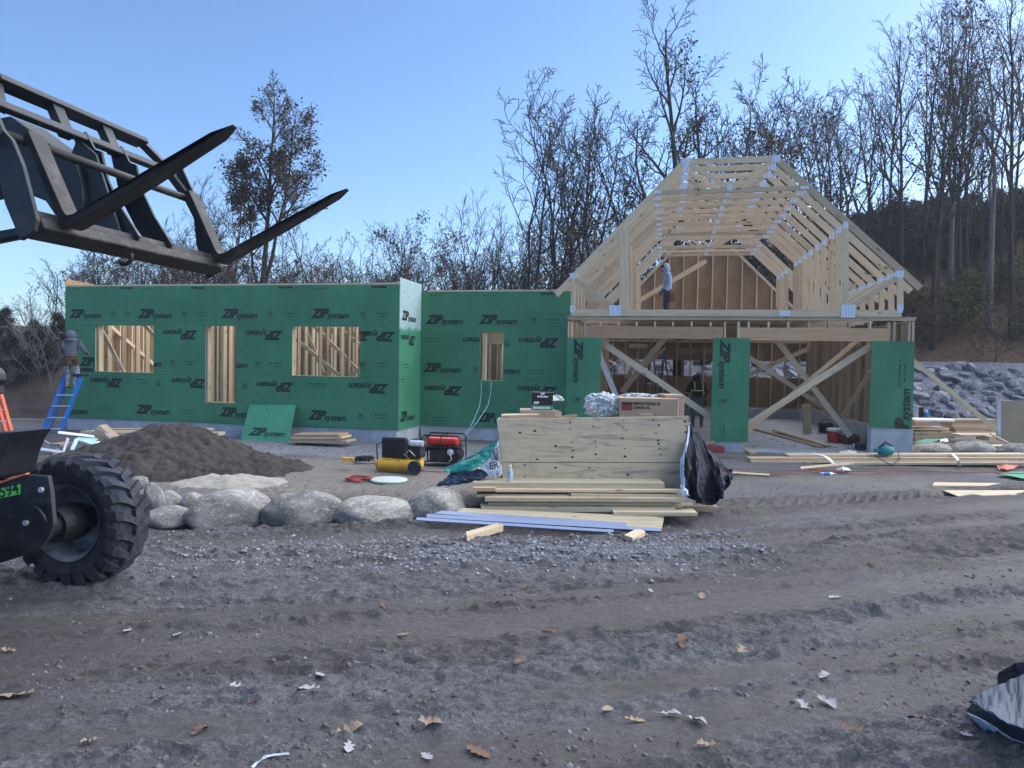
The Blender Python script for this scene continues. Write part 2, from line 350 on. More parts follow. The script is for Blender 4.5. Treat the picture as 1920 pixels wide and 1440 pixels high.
def wob(p0, p1, n, a, seed, z=None):
    rr = np.random.default_rng(seed); out = []; q = rr.uniform(0, 9, 4)
    p0 = Vector(p0); p1 = Vector(p1); d = (p1-p0); s = Vector((-d.y, d.x, 0)).normalized()
    for i in range(n+1):
        t = i/n; k = sin(pi*min(1, max(0, t)))*.3+.7
        out.append(p0+d*t+s*a*k*(sin(t*11+q[0])+.6*sin(t*23+q[1])))
    return out
# =========================================================== GROUND
def track(X, c, k=.26, q=.012): return c+k*X+q*X*X*.6
LANES = ((3.35, .22, .03, 1), (3.8, .16, .03, -1), (4.25, .22, .04, -1), (5.55, .16, .03, 1), (5.05, .30, .05, 1), (6.0, .30, .045, -1), (6.75, .26, .03, 1), (7.75, .3, .04, 1), (8.6, .25, .03, -1))
def lane(X, Y):
    m = 0*X
    for c, wd, dp, sk in LANES: s = (Y-track(X, c))+.10*(fbm(X*.5, X*0+c, 2, 5)-.5); m = np.maximum(m, np.exp(-(s/wd)**4)*sstep(.30, .48, fbm(X*.22+c*3, Y*0+c, 3, 77)))
    return m
def ground_h(X, Y):
    ln = lane(X, Y)
    S = Y-track(X, 0); h = (fbm(X*.35, Y*.35, 3, 1)-.5)*.08*sstep(3, 7, Y)*(1-.9*sstep(12.5, 14, Y))
    near = (1-sstep(13, 20, Y))*(1-.6*sstep(8.5, 11, Y))
    trk = sstep(8.6, 7.2, S); h = h+near*((fbm(X*.22, S*2.6, 3, 2)-.5)*.15*trk+((fbm(X*.8, S*7, 4, 4)-.5)*.05*(.3+.7*trk)+(fbm(X*4.5, S*12, 4, 3)-.5)*.072)*(1-.85*ln))
    rgd = 1-np.abs(2*fbm(X*4.5+1.5*fbm(X*2, Y*2, 2, 51), Y*10, 4, 50)-1); h = h+near*(fbm(X*18, S*26, 3, 61)-.5)*.022*sstep(10, 7, Y)*(1-.8*ln); h = h+near*((rgd**3)*.06-.012)*sstep(12.5, 9, Y)*(1-.9*ln)*(.35+.65*sstep(.4, .6, fbm(X*.4, S*1.6, 3, 52)))
    rough = sstep(.42, .62, fbm(X*.28+3, S*1.1, 3, 9))*near
    h = h+rough*np.abs(fbm(X*6, Y*8, 4, 12)-.5)*.12*(1-.9*ln)
    for c, wd, dp, sk in LANES:
        s = (Y-track(X, c))+.10*(fbm(X*.8, X*0+c, 2, 5)-.5)
        gate = sstep(.30, .48, fbm(X*.22+c*3, Y*0+c, 3, 77)); inn = np.exp(-(s/wd)**4)*gate; rim = np.exp(-((np.abs(s)-wd*1.2)/.07)**2)*gate
        al = X/cos(.25); lug = np.clip(np.sin((al+sk*np.abs(s)*.9)*2*pi/.20)*1.8, -1, .8)*sstep(.02, .06, np.abs(s))
        lm = sstep(-.5, 2., X+ (c-5)*.6)*(.35+.65*sstep(.4, .6, fbm(X*.6+c, Y*.6, 2, 8)))
        rg = 1-np.abs(2*fbm(X*5+2*fbm(X*2, Y*2, 2, 51), Y*11, 4, 50)-1); h = h*1.0
    h = h-inn*dp+rim*dp*1.7*(.1+1.9*fbm(X*3+c, Y*4, 5, 21)**1.5)+inn*lug*.042*(.5+.5*lm)
    return h*(1-.8*sstep(14, 16, Y))
def axis(lo, hi, steps, tail, far):
    a = [lo]
    for (x, d) in steps:
        while a[-1] < x-1e-6: a.append(a[-1]+d)
    d = steps[-1][1]
    while a[-1] < far: d *= 1.28; a.append(a[-1]+d)
    return a
xr = axis(0, 0, [(4.2, .021), (6.5, .04), (9, .07), (14, .12)], 0, 160); xs = np.array([-v for v in xr[:0:-1]]+xr)
yb = [-.5]; d = .5
while yb[-1] > -50: yb.append(yb[-1]-d); d *= 1.5
yr = axis(0, 0, [(3, .08), (6.0, .017), (9, .026), (15, .05), (22, .12)], 0, 162); ys = np.array(yb[::-1]+yr)
GX, GY = np.meshgrid(xs, ys, indexing='xy'); GZ = ground_h(GX, GY)
def gh(x, y): return float(ground_h(np.array([x], float), np.array([y], float))[0])
V = np.stack([GX, GY, GZ], -1).reshape(-1, 3); nr, nc = GX.shape
idx = np.arange(nr*nc).reshape(nr, nc); Fq = np.stack([idx[:-1, :-1], idx[:-1, 1:], idx[1:, 1:], idx[1:, :-1]], -1).reshape(-1, 4)
me = bpy.data.meshes.new('ground'); me.vertices.add(len(V)); me.vertices.foreach_set('co', V.ravel())
me.loops.add(len(Fq)*4); me.loops.foreach_set('vertex_index', Fq.ravel()); me.polygons.add(len(Fq)); me.polygons.foreach_set('loop_start', np.arange(0, len(Fq)*4, 4)); me.update()
me.polygons.foreach_set('use_smooth', [True]*len(me.polygons))
# what lies where: r = sand, g = gravel, b = frost-whitened coarse mud, a = dark wet mud
e1 = fbm(GX*.9, GY*.9, 4, 31)
pc = gp(640, 895)
sand = sstep(1.45, .85, np.sqrt(((GX-pc.x)/2.9)**2+((GY-pc.y-.2)/1.9)**2)+(e1-.5)*.9)
wet = np.zeros_like(sand)
sand = np.maximum(sand, .55*sstep(.45, .62, fbm(GX*.5, GY*.6, 3, 40))*sstep(1.5, 4, GX)*sstep(7.5, 9.5, GY))
grav = sstep(.35, -.35, np.abs(GY-(14.25-.21*GX*0)+.21*(GX-1.2)*1.0)-1.6+(e1-.5)*1.2)*sstep(2.3, 1, GX)*sstep(-10, -8, GX)
band = sstep(.9, .2, np.abs(GY-(6.75+.11*(GX+1)))+(e1-.5)*.8)*sstep(3.0, 1.2, GX)
lnm = lane(GX, GY); frost = np.maximum((1-.75*lnm)*sstep(.42, .60, fbm(GX*.22+7, (GY-track(GX, 0))*1.7, 6, 44, .55)+.17*sstep(4.3, 3.3, GY-.06*GX)), band*.9)
frost = np.maximum(frost, .8*np.exp(-((GY-track(GX, 4.45))/.2)**2)*sstep(.4, .6, fbm(GX*.9, GY, 3, 47)))
ca = me.color_attributes.new('zone', 'FLOAT_COLOR', 'POINT')
ca.data.foreach_set('color', np.stack([sand, grav, frost, np.ones_like(sand)], -1).reshape(-1))
lc_ = me.color_attributes.new('lane', 'FLOAT_COLOR', 'POINT'); lc_.data.foreach_set('color', np.repeat(lnm.reshape(-1, 1), 4, 1).reshape(-1))
def groundmat():
    m, t, b = nm('frozen_mud'); tc = t.nodes.new('ShaderNodeTexCoord'); v = tc.outputs['Object']
    at_ = N(t, 'ShaderNodeVertexColor', layer_name='zone'); sp = N(t, 'ShaderNodeSeparateColor'); L(t, at_.outputs[0], sp.inputs[0])
    n1 = noise(t, v, .8, 6, .65); n2 = noise(t, v, 9, 8, .7, .3); n3 = noise(t, v, 45, 5, .7); n4 = noise(t, v, 140, 3, .6)
    mud = ramp(t, n1, [(.32, (.070, .065, .067)), (.55, (.106, .100, .105)), (.72, (.145, .138, .142))])
    n5 = noise(t, v, 22, 8, .78, .6); mud = mixc(t, ramp(t, n5, [(.38, (.85, .85, .85)), (.5, (0, 0, 0))]), mud, (.042, .037, .037)); mud = mixc(t, ramp(t, n5, [(.56, (0, 0, 0)), (.68, (.7, .7, .7))]), mud, (.17, .16, .16))
    fr = ramp(t, n3, [(.3, (.075, .078, .088)), (.5, (.125, .130, .148)), (.68, (.22, .23, .26))])
    def mul(a, bb):
        q = N(t, 'ShaderNodeMath', operation='MULTIPLY'); L(t, a, q.inputs[0]); L(t, bb, q.inputs[1]); return q.outputs[0]
    ad = N(t, 'ShaderNodeMath', operation='ADD'); L(t, sp.outputs[2], ad.inputs[0]); L(t, n2, ad.inputs[1]); ad2 = N(t, 'ShaderNodeMath', operation='MULTIPLY_ADD'); L(t, n3, ad2.inputs[0]); ad2.inputs[1].default_value = .6; L(t, ad.outputs[0], ad2.inputs[2])
    mr = N(t, 'ShaderNodeMapRange'); mr.inputs[1].default_value = .95; mr.inputs[2].default_value = 1.75; L(t, ad2.outputs[0], mr.inputs[0]); c = mixc(t, mr.outputs[0], mud, fr)
    c = mixc(t, mul(sp.outputs[0], ramp(t, n2, [(.3, (.35, .35, .35)), (.55, (1, 1, 1))])), c, ramp(t, n3, [(.3, (.18, .165, .145)), (.7, (.30, .275, .24))]))
    c = mixc(t, sp.outputs[1], c, ramp(t, n4, [(.35, (.10, .11, .12)), (.6, (.30, .315, .34))]))
    c = mixc(t, ramp(t, n4, [(.68, (0, 0, 0)), (.78, (.5, .5, .5))]), c, (.3, .31, .34))
    L(t, c, b.inputs['Base Color']); la = N(t, 'ShaderNodeVertexColor', layer_name='lane'); L(t, mixc(t, la.outputs[0], ramp(t, n1, [(.4, (.62, .62, .62)), (.7, (.9, .9, .9))]), ramp(t, n5, [(.4, (.36, .36, .36)), (.6, (.6, .6, .6))])), b.inputs['Roughness']); b.inputs['Specular IOR Level'].default_value = .35
    b1 = bump(t, b, n5, 1., .05); b2 = N(t, 'ShaderNodeBump', Strength=.9, Distance=.02); L(t, n3, b2.inputs['Height']); L(t, b1.outputs[0], b2.inputs['Normal'])
    b3 = N(t, 'ShaderNodeBump', Strength=.5, Distance=.004); L(t, n4, b3.inputs['Height']); L(t, b2.outputs[0], b3.inputs['Normal']); L(t, b3.outputs[0], b.inputs['Normal'])
    return m
M['ground'] = groundmat()
g = link('ground', me, M['ground']); T(g, 'frozen rutted mud of the building site', kind='structure')

# hills
def hill_r(X, Y):
    d = Y-(26.0+.0*X)                       # distance behind the toe of the stone bank
    s = sstep(3.0, 7.0, X+.12*(Y-26)*0)
    bank = 2.15*np.clip(d/3.6, 0, 1)
    up = np.clip((Y-29.8)/15., 0, None); up = 7.5*(1-np.exp(-up*1.3))*(sstep(-2, 20, X)*.9+.1)
    big = 12*sstep(38, 75, Y+.35*X)*sstep(6, 40, X)
    side = 14*sstep(30, 50, X)*sstep(4, 26, Y)
    n = (fbm(X*.25, Y*.25, 4, 60)-.5)*1.4*sstep(30, 33, Y)
    z = (bank+up+n)*sstep(-12, 5, X)+big+side-.25; az = np.degrees(np.arctan2(X, Y)); cap = 1.4+np.hypot(X, Y)*(.17+.30*sstep(38, 60, az)); return np.minimum(z, cap)
HX, HY = np.meshgrid(np.concatenate([np.linspace(-14, 30, 90), np.linspace(31, 140, 55)]), np.concatenate([np.linspace(25.6, 50, 70), np.linspace(51, 150, 40)]), indexing='xy')
def hh(x, y): return float(hill_r(np.array([float(x)]), np.array([float(y)]))[0])
def sheet(name, X, Y, Z, mat):
    r, c = X.shape; Fs = [(i*c+j, i*c+j+1, (i+1)*c+j+1, (i+1)*c+j) for i in range(r-1) for j in range(c-1)]
    return link(name, mesh(np.stack([X, Y, Z], -1).reshape(-1, 3), Fs, True), mat)
def littermat():
    m, t, b = nm('leaf_litter'); v = coords(t, rnd=False); n1 = noise(t, v, .35, 5, .6); n2 = noise(t, v, 5, 8, .75)
    c = ramp(t, n2, [(.3, (.03, .024, .02)), (.46, (.10, .06, .036)), (.6, (.19, .105, .055)), (.75, (.08, .085, .045))])
    c = mixc(t, ramp(t, n1, [(.45, (0, 0, 0)), (.7, (.6, .6, .6))]), c, (.03, .028, .028))
    L(t, c, b.inputs['Base Color']); b.inputs['Roughness'].default_value = .95; bump(t, b, n2, 1., .3); return m
M['litter'] = littermat()
T(sheet('hillside', HX, HY, hill_r(HX, HY), M['litter']), 'dark wooded hillside covered in leaf litter', kind='structure')
def hill_l(X, Y): return 2.9*sstep(-9, -15.5, X+.25*(Y-22)*.4)*sstep(20, 27, Y)*(1+.35*(fbm(X*.3, Y*.3, 3, 71)-.5))+.15*(fbm(X*2, Y*2, 3, 72)-.5)-.12+1.2*sstep(30, 60, Y)
LX, LY = np.meshgrid(np.linspace(-70, -7, 90), np.linspace(19.6, 90, 80), indexing='xy')
T(sheet('earth_bank', LX, LY, hill_l(LX, LY), pmat('dark_bank_soil', (.022, .019, .018), .95, var=.5, vs=2, bs=.8, bscale=6, dirt=(.05, .038, .028), ds=1.5)), 'dark earth bank behind the left end of the house', kind='structure')

# stone bank (riprap)
rip = [rock_mesh(100+i, .7, 2, .2, ang=1) for i in range(7)]
for mm in rip: mm.materials.append(M['riprap'])
bx = sheet('stone_bank', *(lambda X, Y: (X, Y, hill_r(X, Y)+.06+.12*(fbm(X*3, Y*3, 4, 66)-.5)))(*np.meshgrid(np.linspace(-4, 30, 240), np.linspace(25.8, 30.3, 50), indexing='xy')), rock('small_broken_stone', (.05, .055, .07), (.12, .135, .17), (.24, .27, .33), 5))
T(bx, 'bed of blue grey broken stone under the stone bank', kind='structure')
cnt = 0; spots = []
for i in range(4000):
    if cnt >= 285: break
    x = random.uniform(6.5, 21) if random.random() < .86 else random.uniform(0, 7); y = random.uniform(25.9, 30.0)
    if x < 6.5 and y < 28: continue
    r = random.uniform(.20, .38)
    if any((x-a)**2+(y-b)**2 < (.50*(r+c))**2 for a, b, c in spots): continue
    spots.append((x, y, r)); cnt += 1
    o = link('broken_stone', rip[i % 7]); o.location = (x, y, hh(x, y)+r*.30); o.scale = (r*random.uniform(.9, 1.35), r, r*random.uniform(.7, 1.1)); o.rotation_euler = (random.uniform(-.5, .5), random.uniform(-.5, .5), random.uniform(0, 6))
    T(o, 'angular blue grey stone in the stone bank behind the garage', 'stone', 'blue grey stones of the bank')
# soil mound
def mound():
    c = at(335, 860, 12.2); cx, cy = c.x, c.y
    n = 150; X, Y = np.meshgrid(np.linspace(-3.1, 3.1, n+50), np.linspace(-2.2, 2.0, n), indexing='xy')
    r1 = np.sqrt(((X+.1)/2.0)**2+((Y)/1.75)**2); r2 = np.sqrt(((X-1.05)/1.45)**2+((Y+.35)/1.3)**2); r3 = np.sqrt(((X+1.2)/1.25)**2+((Y-.1)/1.3)**2)
    h = .84*np.clip(1-r1, 0, 1)**.9; h = np.maximum(h, .40*np.clip(1-r2, 0, 1)**.8); h = np.maximum(h, .50*np.clip(1-r3, 0, 1)**.8)
    m = sstep(0, .12, h)
    h = h+m*((fbm(X*1.6+9, Y*1.6, 4, 81)-.5)*.16+(fbm(X*6, Y*6, 5, 82, .62)-.5)*.20+(fbm(X*18, Y*18, 4, 83, .65)-.5)*.07)
    rid = sstep(.3, .8, X)*sstep(.2, .6, Y+.4)*m; h = h+rid*.015*np.sin((X*.8+Y)*40)
    Z = h-.06
    mt, t, b = nm('dark_soil'); v = coords(t, rnd=False); n1 = noise(t, v, 2.5, 7, .7); n2 = noise(t, v, 30, 6, .7)
    c_ = ramp(t, n1, [(.3, (.026, .023, .022)), (.6, (.052, .046, .043)), (.8, (.08, .072, .067))]); c_ = mixc(t, ramp(t, n2, [(.64, (0, 0, 0)), (.75, (.6, .6, .6))]), c_, (.16, .15, .145))
    L(t, c_, b.inputs['Base Color']); b.inputs['Roughness'].default_value = .95; bump(t, b, n2, .9, .04)
    o = sheet('soil_heap', X, Y, Z, mt); o.location = (cx, cy, 0); T(o, 'dark heap of loose soil in front of the long green wall', 'soil heap')
    X, Y = np.meshgrid(np.linspace(-1.1, 1.1, 70), np.linspace(-.7, .7, 50), indexing='xy')
    h = .17*np.clip(1-np.sqrt((X/1.0)**2+(Y/.62)**2), 0, 1)**.8; h = h+sstep(0, .1, h)*((fbm(X*5, Y*5, 4, 91)-.5)*.12)-.03
    ms = pmat('pale_sand', (.30, .28, .245), .95, var=.2, vs=8, bs=.6, bscale=40); o = sheet('sand_heap', X, Y, h, ms); q = gp(440, 905); o.location = (q.x, q.y, 0)
    T(o, 'small pale heap of sand at the foot of the dark soil heap', 'sand heap')
mound()
# loose stones / clods scattered: nobody could count them
def scatter(name, n, fn, r0, r1, mat, label, seed, clod=False):
    rr = np.random.default_rng(seed); V = []; Fs = []
    base = [(1, 0, 0), (.4, .9, .0), (-.6, .8, 0), (-1, -.1, 0), (-.4, -.9, 0), (.7, -.7, 0), (.5, .2, 1), (-.3, .4, 1), (-.1, -.5, 1)]; bf = [(0, 1, 6), (1, 2, 7), (1, 7, 6), (2, 3, 7), (3, 4, 8), (3, 8, 7), (4, 5, 8), (5, 0, 6), (5, 6, 8), (6, 7, 8)]
    pts = fn(rr, n); zs = ground_h(pts[:, 0], pts[:, 1])
    for (x, y), z in zip(pts, zs):
        r = r0+(r1-r0)*rr.random()**3; a = rr.uniform(0, 6.3); ca_, sa = cos(a), sin(a); j = rr.uniform(.65, 1.25, (9, 3)); k = len(V)
        for b_, jj in zip(base, j):
            px, py, pz = b_[0]*jj[0]*1.2+jj[1]*.2, b_[1]*jj[1]+.15*jj[0], b_[2]*jj[2]*.62-.12+(jj[0]-.9)*.25
            V.append((x+r*(px*ca_-py*sa), y+r*(px*sa+py*ca_), z+r*(pz+.02)))
        Fs += [tuple(i+k for i in f) for f in bf]
    o = link(name, mesh(V, Fs), mat); T(o, label, kind='stuff'); return o
def fn_wall(rr, n):
    x = rr.uniform(-8.5, 1.2, n); return np.stack([x, 14.3-.21*(x-1.2)+rr.normal(0, .75, n)-.3], -1)
scatter('gravel', 9000, fn_wall, .008, .028, M['pebble'], 'crushed gravel along the foot of the green walls', 5)
def fn_row(rr, n):
    x = np.concatenate([rr.uniform(-4.5, 2.2, n//2), rr.uniform(-1.5, 2.6, n-n//2)]); return np.stack([x, 6.85+.1*(x+1)+rr.normal(0, .38, n)], -1)
scatter('gravel', 7000, fn_row, .006, .026, M['pebble'], 'crumbs of frozen gravel in front of the boulders and lumber pile', 6)
def fn_near(rr, n):
    y = 3.0+9*rr.random(n)**1.6; x = rr.uniform(-1, 1, n)*y*.85; k = fbm(x*.7, y*.9, 3, 9) > .44; return np.stack([x, y], -1)[k]
M['clod'] = pmat('frozen_clod', (.085, .078, .076), .9, var=.4, vs=3, dirt=(.24, .25, .28), ds=5, dlo=.52, dhi=.7)
scatter('mud_clods', 12000, fn_near, .003, .020, M['clod'], 'small frozen clods of mud', 7)

# boulders
M['boulder'].node_tree.nodes['Principled BSDF'].inputs['Roughness'].default_value = .9
BL = [(242, 280, 899, 925, 'small pale boulder, topmost behind the big tyre'), (262, 311, 912, 970, 'mottled grey boulder wedged beside the big tyre'), (294, 340, 928, 964, 'small smooth egg-shaped boulder between two larger ones'),
      (340, 392, 930, 966, 'rounded grey boulder half behind the biggest pale boulder'), (268, 362, 958, 992, 'low flat boulder lying in front of the small ones'), (358, 500, 922, 992, 'biggest pale domed boulder with white flecks'),
      (498, 636, 925, 990, 'pale boulder with a sloping right shoulder, second big one from the tyre'), (630, 772, 936, 984, 'mud-covered brown boulder sunk among the row'), (764, 880, 917, 978, 'rounded brown boulder right beside the lumber pile')]
for i, (x0, x1, y0, y1, lab) in enumerate(BL):
    p = gp((x0+x1)/2, y1-4); dd = p.y+.25; s = F_PX/dd; wx = (x1-x0)/s/2; hz = (y1-y0)/s
    o = link('boulder', rock_mesh(200+i*3, .85, 4, .22), M['boulder']); o.location = (at((x0+x1)/2, y0, dd).x, dd, hz*.20); o.scale = (wx*1.12, wx*.8, hz*.80); o.rotation_euler = (0, random.uniform(-.15, .15), random.uniform(-.5, .5))
    T(o, lab, 'boulder', 'boulders edging the drive')
for i, (x0, x1, y0, y1, Y, lab) in enumerate([(1706, 1792, 833, 860, 15.6, 'long low mossy boulder right of the concrete pier'), (1782, 1866, 829, 858, 15.3, 'low triangular boulder with a straight edge behind the long boards'), (1866, 1960, 833, 856, 15.1, 'low pale boulder cut by the right edge behind the long boards')]):
    s = F_PX/Y; o = link('boulder', rock_mesh(260+i, .7, 4, .12), M['boulder']); p = at((x0+x1)/2, (y0+y1)/2, Y); o.location = p; o.scale = ((x1-x0)/s/2, .35, (y1-y0)/s*.85); T(o, lab, 'boulder', 'low boulders behind the long boards')
# =========================================================== HOUSE
HO = Vector((1.253, 16.35, 0)); YAW = -R(12.1)
HE = Vector((cos(YAW), sin(YAW), 0)); HN = Vector((-sin(YAW), cos(YAW), 0))
def H(px, py, y=0.):
    """photo pixel -> (x, z) on the plane y = const of the house frame"""
    d = ray(px, py); t = ((HO+HN*y-CAM).dot(HN))/d.dot(HN); q = CAM+d*t-HO
    return q.dot(HE), q.z
def H3(px, py, y=0.): x, z = H(px, py, y); return Vector((x, y, z))
house = E('house', HO, YAW); T(house, 'half-built house with green sheathed wing and open timber-framed garage and roof trusses', 'house')
def part(name, parent=house, loc=(0, 0, 0)):
    e = E(name, loc); e.parent = parent; return e
def wall_sheet(name, mat, x0, x1, z0, z1, holes, y, th, parent, axis='x'):
    xs_ = sorted(set([x0, x1]+[h[0] for h in holes]+[h[1] for h in holes])); zs_ = sorted(set([z0, z1]+[h[2] for h in holes]+[h[3] for h in holes]))
    bm = bmesh.new(); vv = {}
    def v(x, z):
        k = (x, z)
        if k not in vv: vv[k] = bm.verts.new((x, y, z) if axis == 'x' else (y, x, z))
        return vv[k]
    for i in range(len(xs_)-1):
        for j in range(len(zs_)-1):
            cx, cz = (xs_[i]+xs_[i+1])/2, (zs_[j]+zs_[j+1])/2
            if any(h[0] < cx < h[1] and h[2] < cz < h[3] for h in holes): continue
            bm.faces.new([v(xs_[i], zs_[j]), v(xs_[i+1], zs_[j]), v(xs_[i+1], zs_[j+1]), v(xs_[i], zs_[j+1])])
    r = bmesh.ops.extrude_face_region(bm, geom=bm.faces[:]); 
    for e in r['geom']:
        if isinstance(e, bmesh.types.BMVert):
            if axis == 'x': e.co.y += th
            else: e.co.x += th
    bmesh.ops.recalc_face_normals(bm, faces=bm.faces); me = bpy.data.meshes.new('w'); bm.to_mesh(me); bm.free(); return link(name, me, mat, parent)
YW, YR, XL, XC = -1.12, .33, -12.56, -3.67
Z0, Z1 = .31, 3.60
def rect(px0, px1, py0, py1, y):
    a = H(px0, py0, y); b = H(px1, py1, y); return [a[0], b[0], b[1], a[1]]
W1 = rect(178, 288, 610, 699, YW); W2 = rect(385, 443, 611, 756, YW); W3 = rect(548, 675, 612, 707, YW); W4 = rect(901, 943, 623, 714, YR)
fw = wall_sheet('sheathed_wall', M['green'], XL, XC, Z0, Z1, [W1, W2, W3], YW, .012, house); T(fw, 'long green wall with three window openings')
XR2 = .02
rw = wall_sheet('sheathed_wall', M['green'], XC+.012, XR2, Z0, Z1-.02, [W4], YR, .012, house); T(rw, 'recessed green wall with one narrow opening')
cw = wall_sheet('sheathed_wall', M['green_f'], YW+.0145, YR-.002, Z0, Z1+.16, [], XC, .012, house, 'y'); T(cw, 'short green return wall whose frosted corner rises above the rest')
# lettering ------------------------------------------------------------
def txt(s, size, shear=0, off=0., sx=1.):
    c = bpy.data.curves.new('t', 'FONT'); c.body = s; c.size = size; c.shear = shear; c.offset = off; c.resolution_u = 3
    o = bpy.data.objects.new('t', c); COL.objects.link(o); bpy.context.view_layer.update()
    me = bpy.data.meshes.new_from_object(o.evaluated_get(bpy.context.evaluated_depsgraph_get())); bpy.data.objects.remove(o)
    P = np.array([v.co[:] for v in me.vertices]); Fs = [tuple(p.vertices) for p in me.polygons]; bpy.data.meshes.remove(me)
    P[:, 0] = (P[:, 0]-P[:, 0].min())*sx; return P[:, :2], Fs
def logo():
    a, fa = txt('ZIP', .285, .35, .016, 1.12); b, fb = txt('system', .20, .25, .006, 1.0)
    a[:, 0] *= .47/a[:, 0].max(); b[:, 0] *= .55/b[:, 0].max(); b[:, 0] += .42; b[:, 1] += -.015
    return np.vstack([a, b]), fa+[tuple(i+len(a) for i in f) for f in fb]
LOGO = logo(); SYS = txt('system', .185, .25, .004); ZIPT = txt('ZIP', .262, .35, .0085, 1.0)
def strokes(w_, rows, seed, h=.022, box_=False):
    rr = random.Random(seed); V = []; Fs = []
    def q(x0, x1, z0, z1):
        k = len(V); V.extend([(x0, z0), (x1, z0), (x1, z1), (x0, z1)]); Fs.append((k, k+1, k+2, k+3))
    for r_ in range(rows):
        x = rr.uniform(0, .05)+(.04 if r_ else 0); e = w_-(.04 if r_ else 0)
        while x < e:
            l = rr.uniform(.012, .03); 
            if rr.random() < .84: q(x, min(x+l, e), -r_*h*3.4, -r_*h*3.4+h*rr.uniform(.8, 1.2))
            x += l+rr.uniform(.003, .010)
    if box_:
        c = w_/2; q(c-.055, c+.055, .045, .053); q(c-.055, c+.055, .145, .153); q(c-.055, c-.047, .053, .145); q(c+.047, c+.055, .053, .145); q(c-.03, c-.012, .07, .13); q(c-.012, c+.01, .112, .13); q(c+.018, c+.03, .07, .13); q(c-.012, c+.01, .09, .1)
    return np.array(V, float), Fs
ST = [strokes(.33, 2, 1), strokes(.26, 2, 2), strokes(.45, 2, 3)]; BADGE = strokes(.2, 2, 4, .010, True); LONG = strokes(1.5, 1, 5, .007)
def put(prt, x, z, parent, y=0., rot=0., clip=None, holes=(), sc=1., sx=1., face='x', ax=None, name='printed_lettering'):
    """x,z = lower-left corner of the print as it is read; rot about that print's own centre"""
    P, Fs = prt; P = P.copy()*sc; P[:, 0] *= sx; c = (P.max(0)+P.min(0))/2; ca_, sa = cos(rot), sin(rot); Q = P-c; Q = np.stack([Q[:, 0]*ca_-Q[:, 1]*sa, Q[:, 0]*sa+Q[:, 1]*ca_], -1); Q -= Q.min(0); Q += np.array([x, z])
    bm = bmesh.new(); vs_ = [bm.verts.new((a, 0, b)) for a, b in Q]
    for f in Fs:
        try: bm.faces.new([vs_[i] for i in f])
        except ValueError: pass
    def cut(co, no): bmesh.ops.bisect_plane(bm, geom=bm.verts[:]+bm.edges[:]+bm.faces[:], plane_co=co, plane_no=no)
    rects = []
    if clip: 
        for co, no in (((clip[0], 0, 0), (1, 0, 0)), ((clip[1], 0, 0), (1, 0, 0)), ((0, 0, clip[2]), (0, 0, 1)), ((0, 0, clip[3]), (0, 0, 1))): cut(co, no)
    mx = Q.max(0); mn = Q.min(0)
    hs = [h for h in holes if mx[0] > h[0] and mn[0] < h[1] and mx[1] > h[2] and mn[1] < h[3]]
    for h in hs:
        for co, no in (((h[0], 0, 0), (1, 0, 0)), ((h[1], 0, 0), (1, 0, 0)), ((0, 0, h[2]), (0, 0, 1)), ((0, 0, h[3]), (0, 0, 1))): cut(co, no)
    kill = []
    for f in bm.faces:
        c_ = f.calc_center_median()
        if clip and not (clip[0] <= c_.x <= clip[1] and clip[2] <= c_.z <= clip[3]): kill.append(f)
        elif any(h[0] < c_.x < h[1] and h[2] < c_.z < h[3] for h in hs): kill.append(f)
    if kill: bmesh.ops.delete(bm, geom=kill, context='FACES')
    if not bm.faces: bm.free(); return None
    for v_ in bm.verts: v_.co = (v_.co.x, y, v_.co.z) if face == 'x' else (y, v_.co.x, v_.co.z)
    me = bpy.data.meshes.new('print'); bm.to_mesh(me); bm.free(); return link(name, me, M['ink'], parent)
PW, PH = .83, .235
def row(wall, y, x0, x1, items, holes, clip, eps=.004):
    for kind, pxl, pyc in items:
        x, z = H(pxl, pyc, y)
        if kind == 'N': put(LOGO, x, z-.11, wall, y-eps, 0, clip, holes)
        elif kind == 'U': put(LOGO, x, z-.12, wall, y-eps, pi, clip, holes)
        elif kind == 'Z': put(ZIPT, x, z-.05, wall, y-eps, pi, clip, holes)
        elif kind == 's': put(SYS, x, z-.08, wall, y-eps, 0, clip, holes)
        elif kind in 'b': put(BADGE, x, z-.09, wall, y-eps, 0, clip, holes, name='printed_badge')
        elif kind in 'B': put(BADGE, x, z-.09, wall, y-eps, pi, clip, holes, name='printed_badge')
        elif kind in '123': put(ST[int(kind)-1], x, z-.03, wall, y-eps, 0, clip, holes, sc=1.0, name='small_print')
        elif kind == 'L': put(LONG, x, z, wall, y-eps, 0, clip, holes, name='small_print')
cl = (XL+.01, XC-.02, Z0, Z1-.025); hs = [W1, W2, W3]
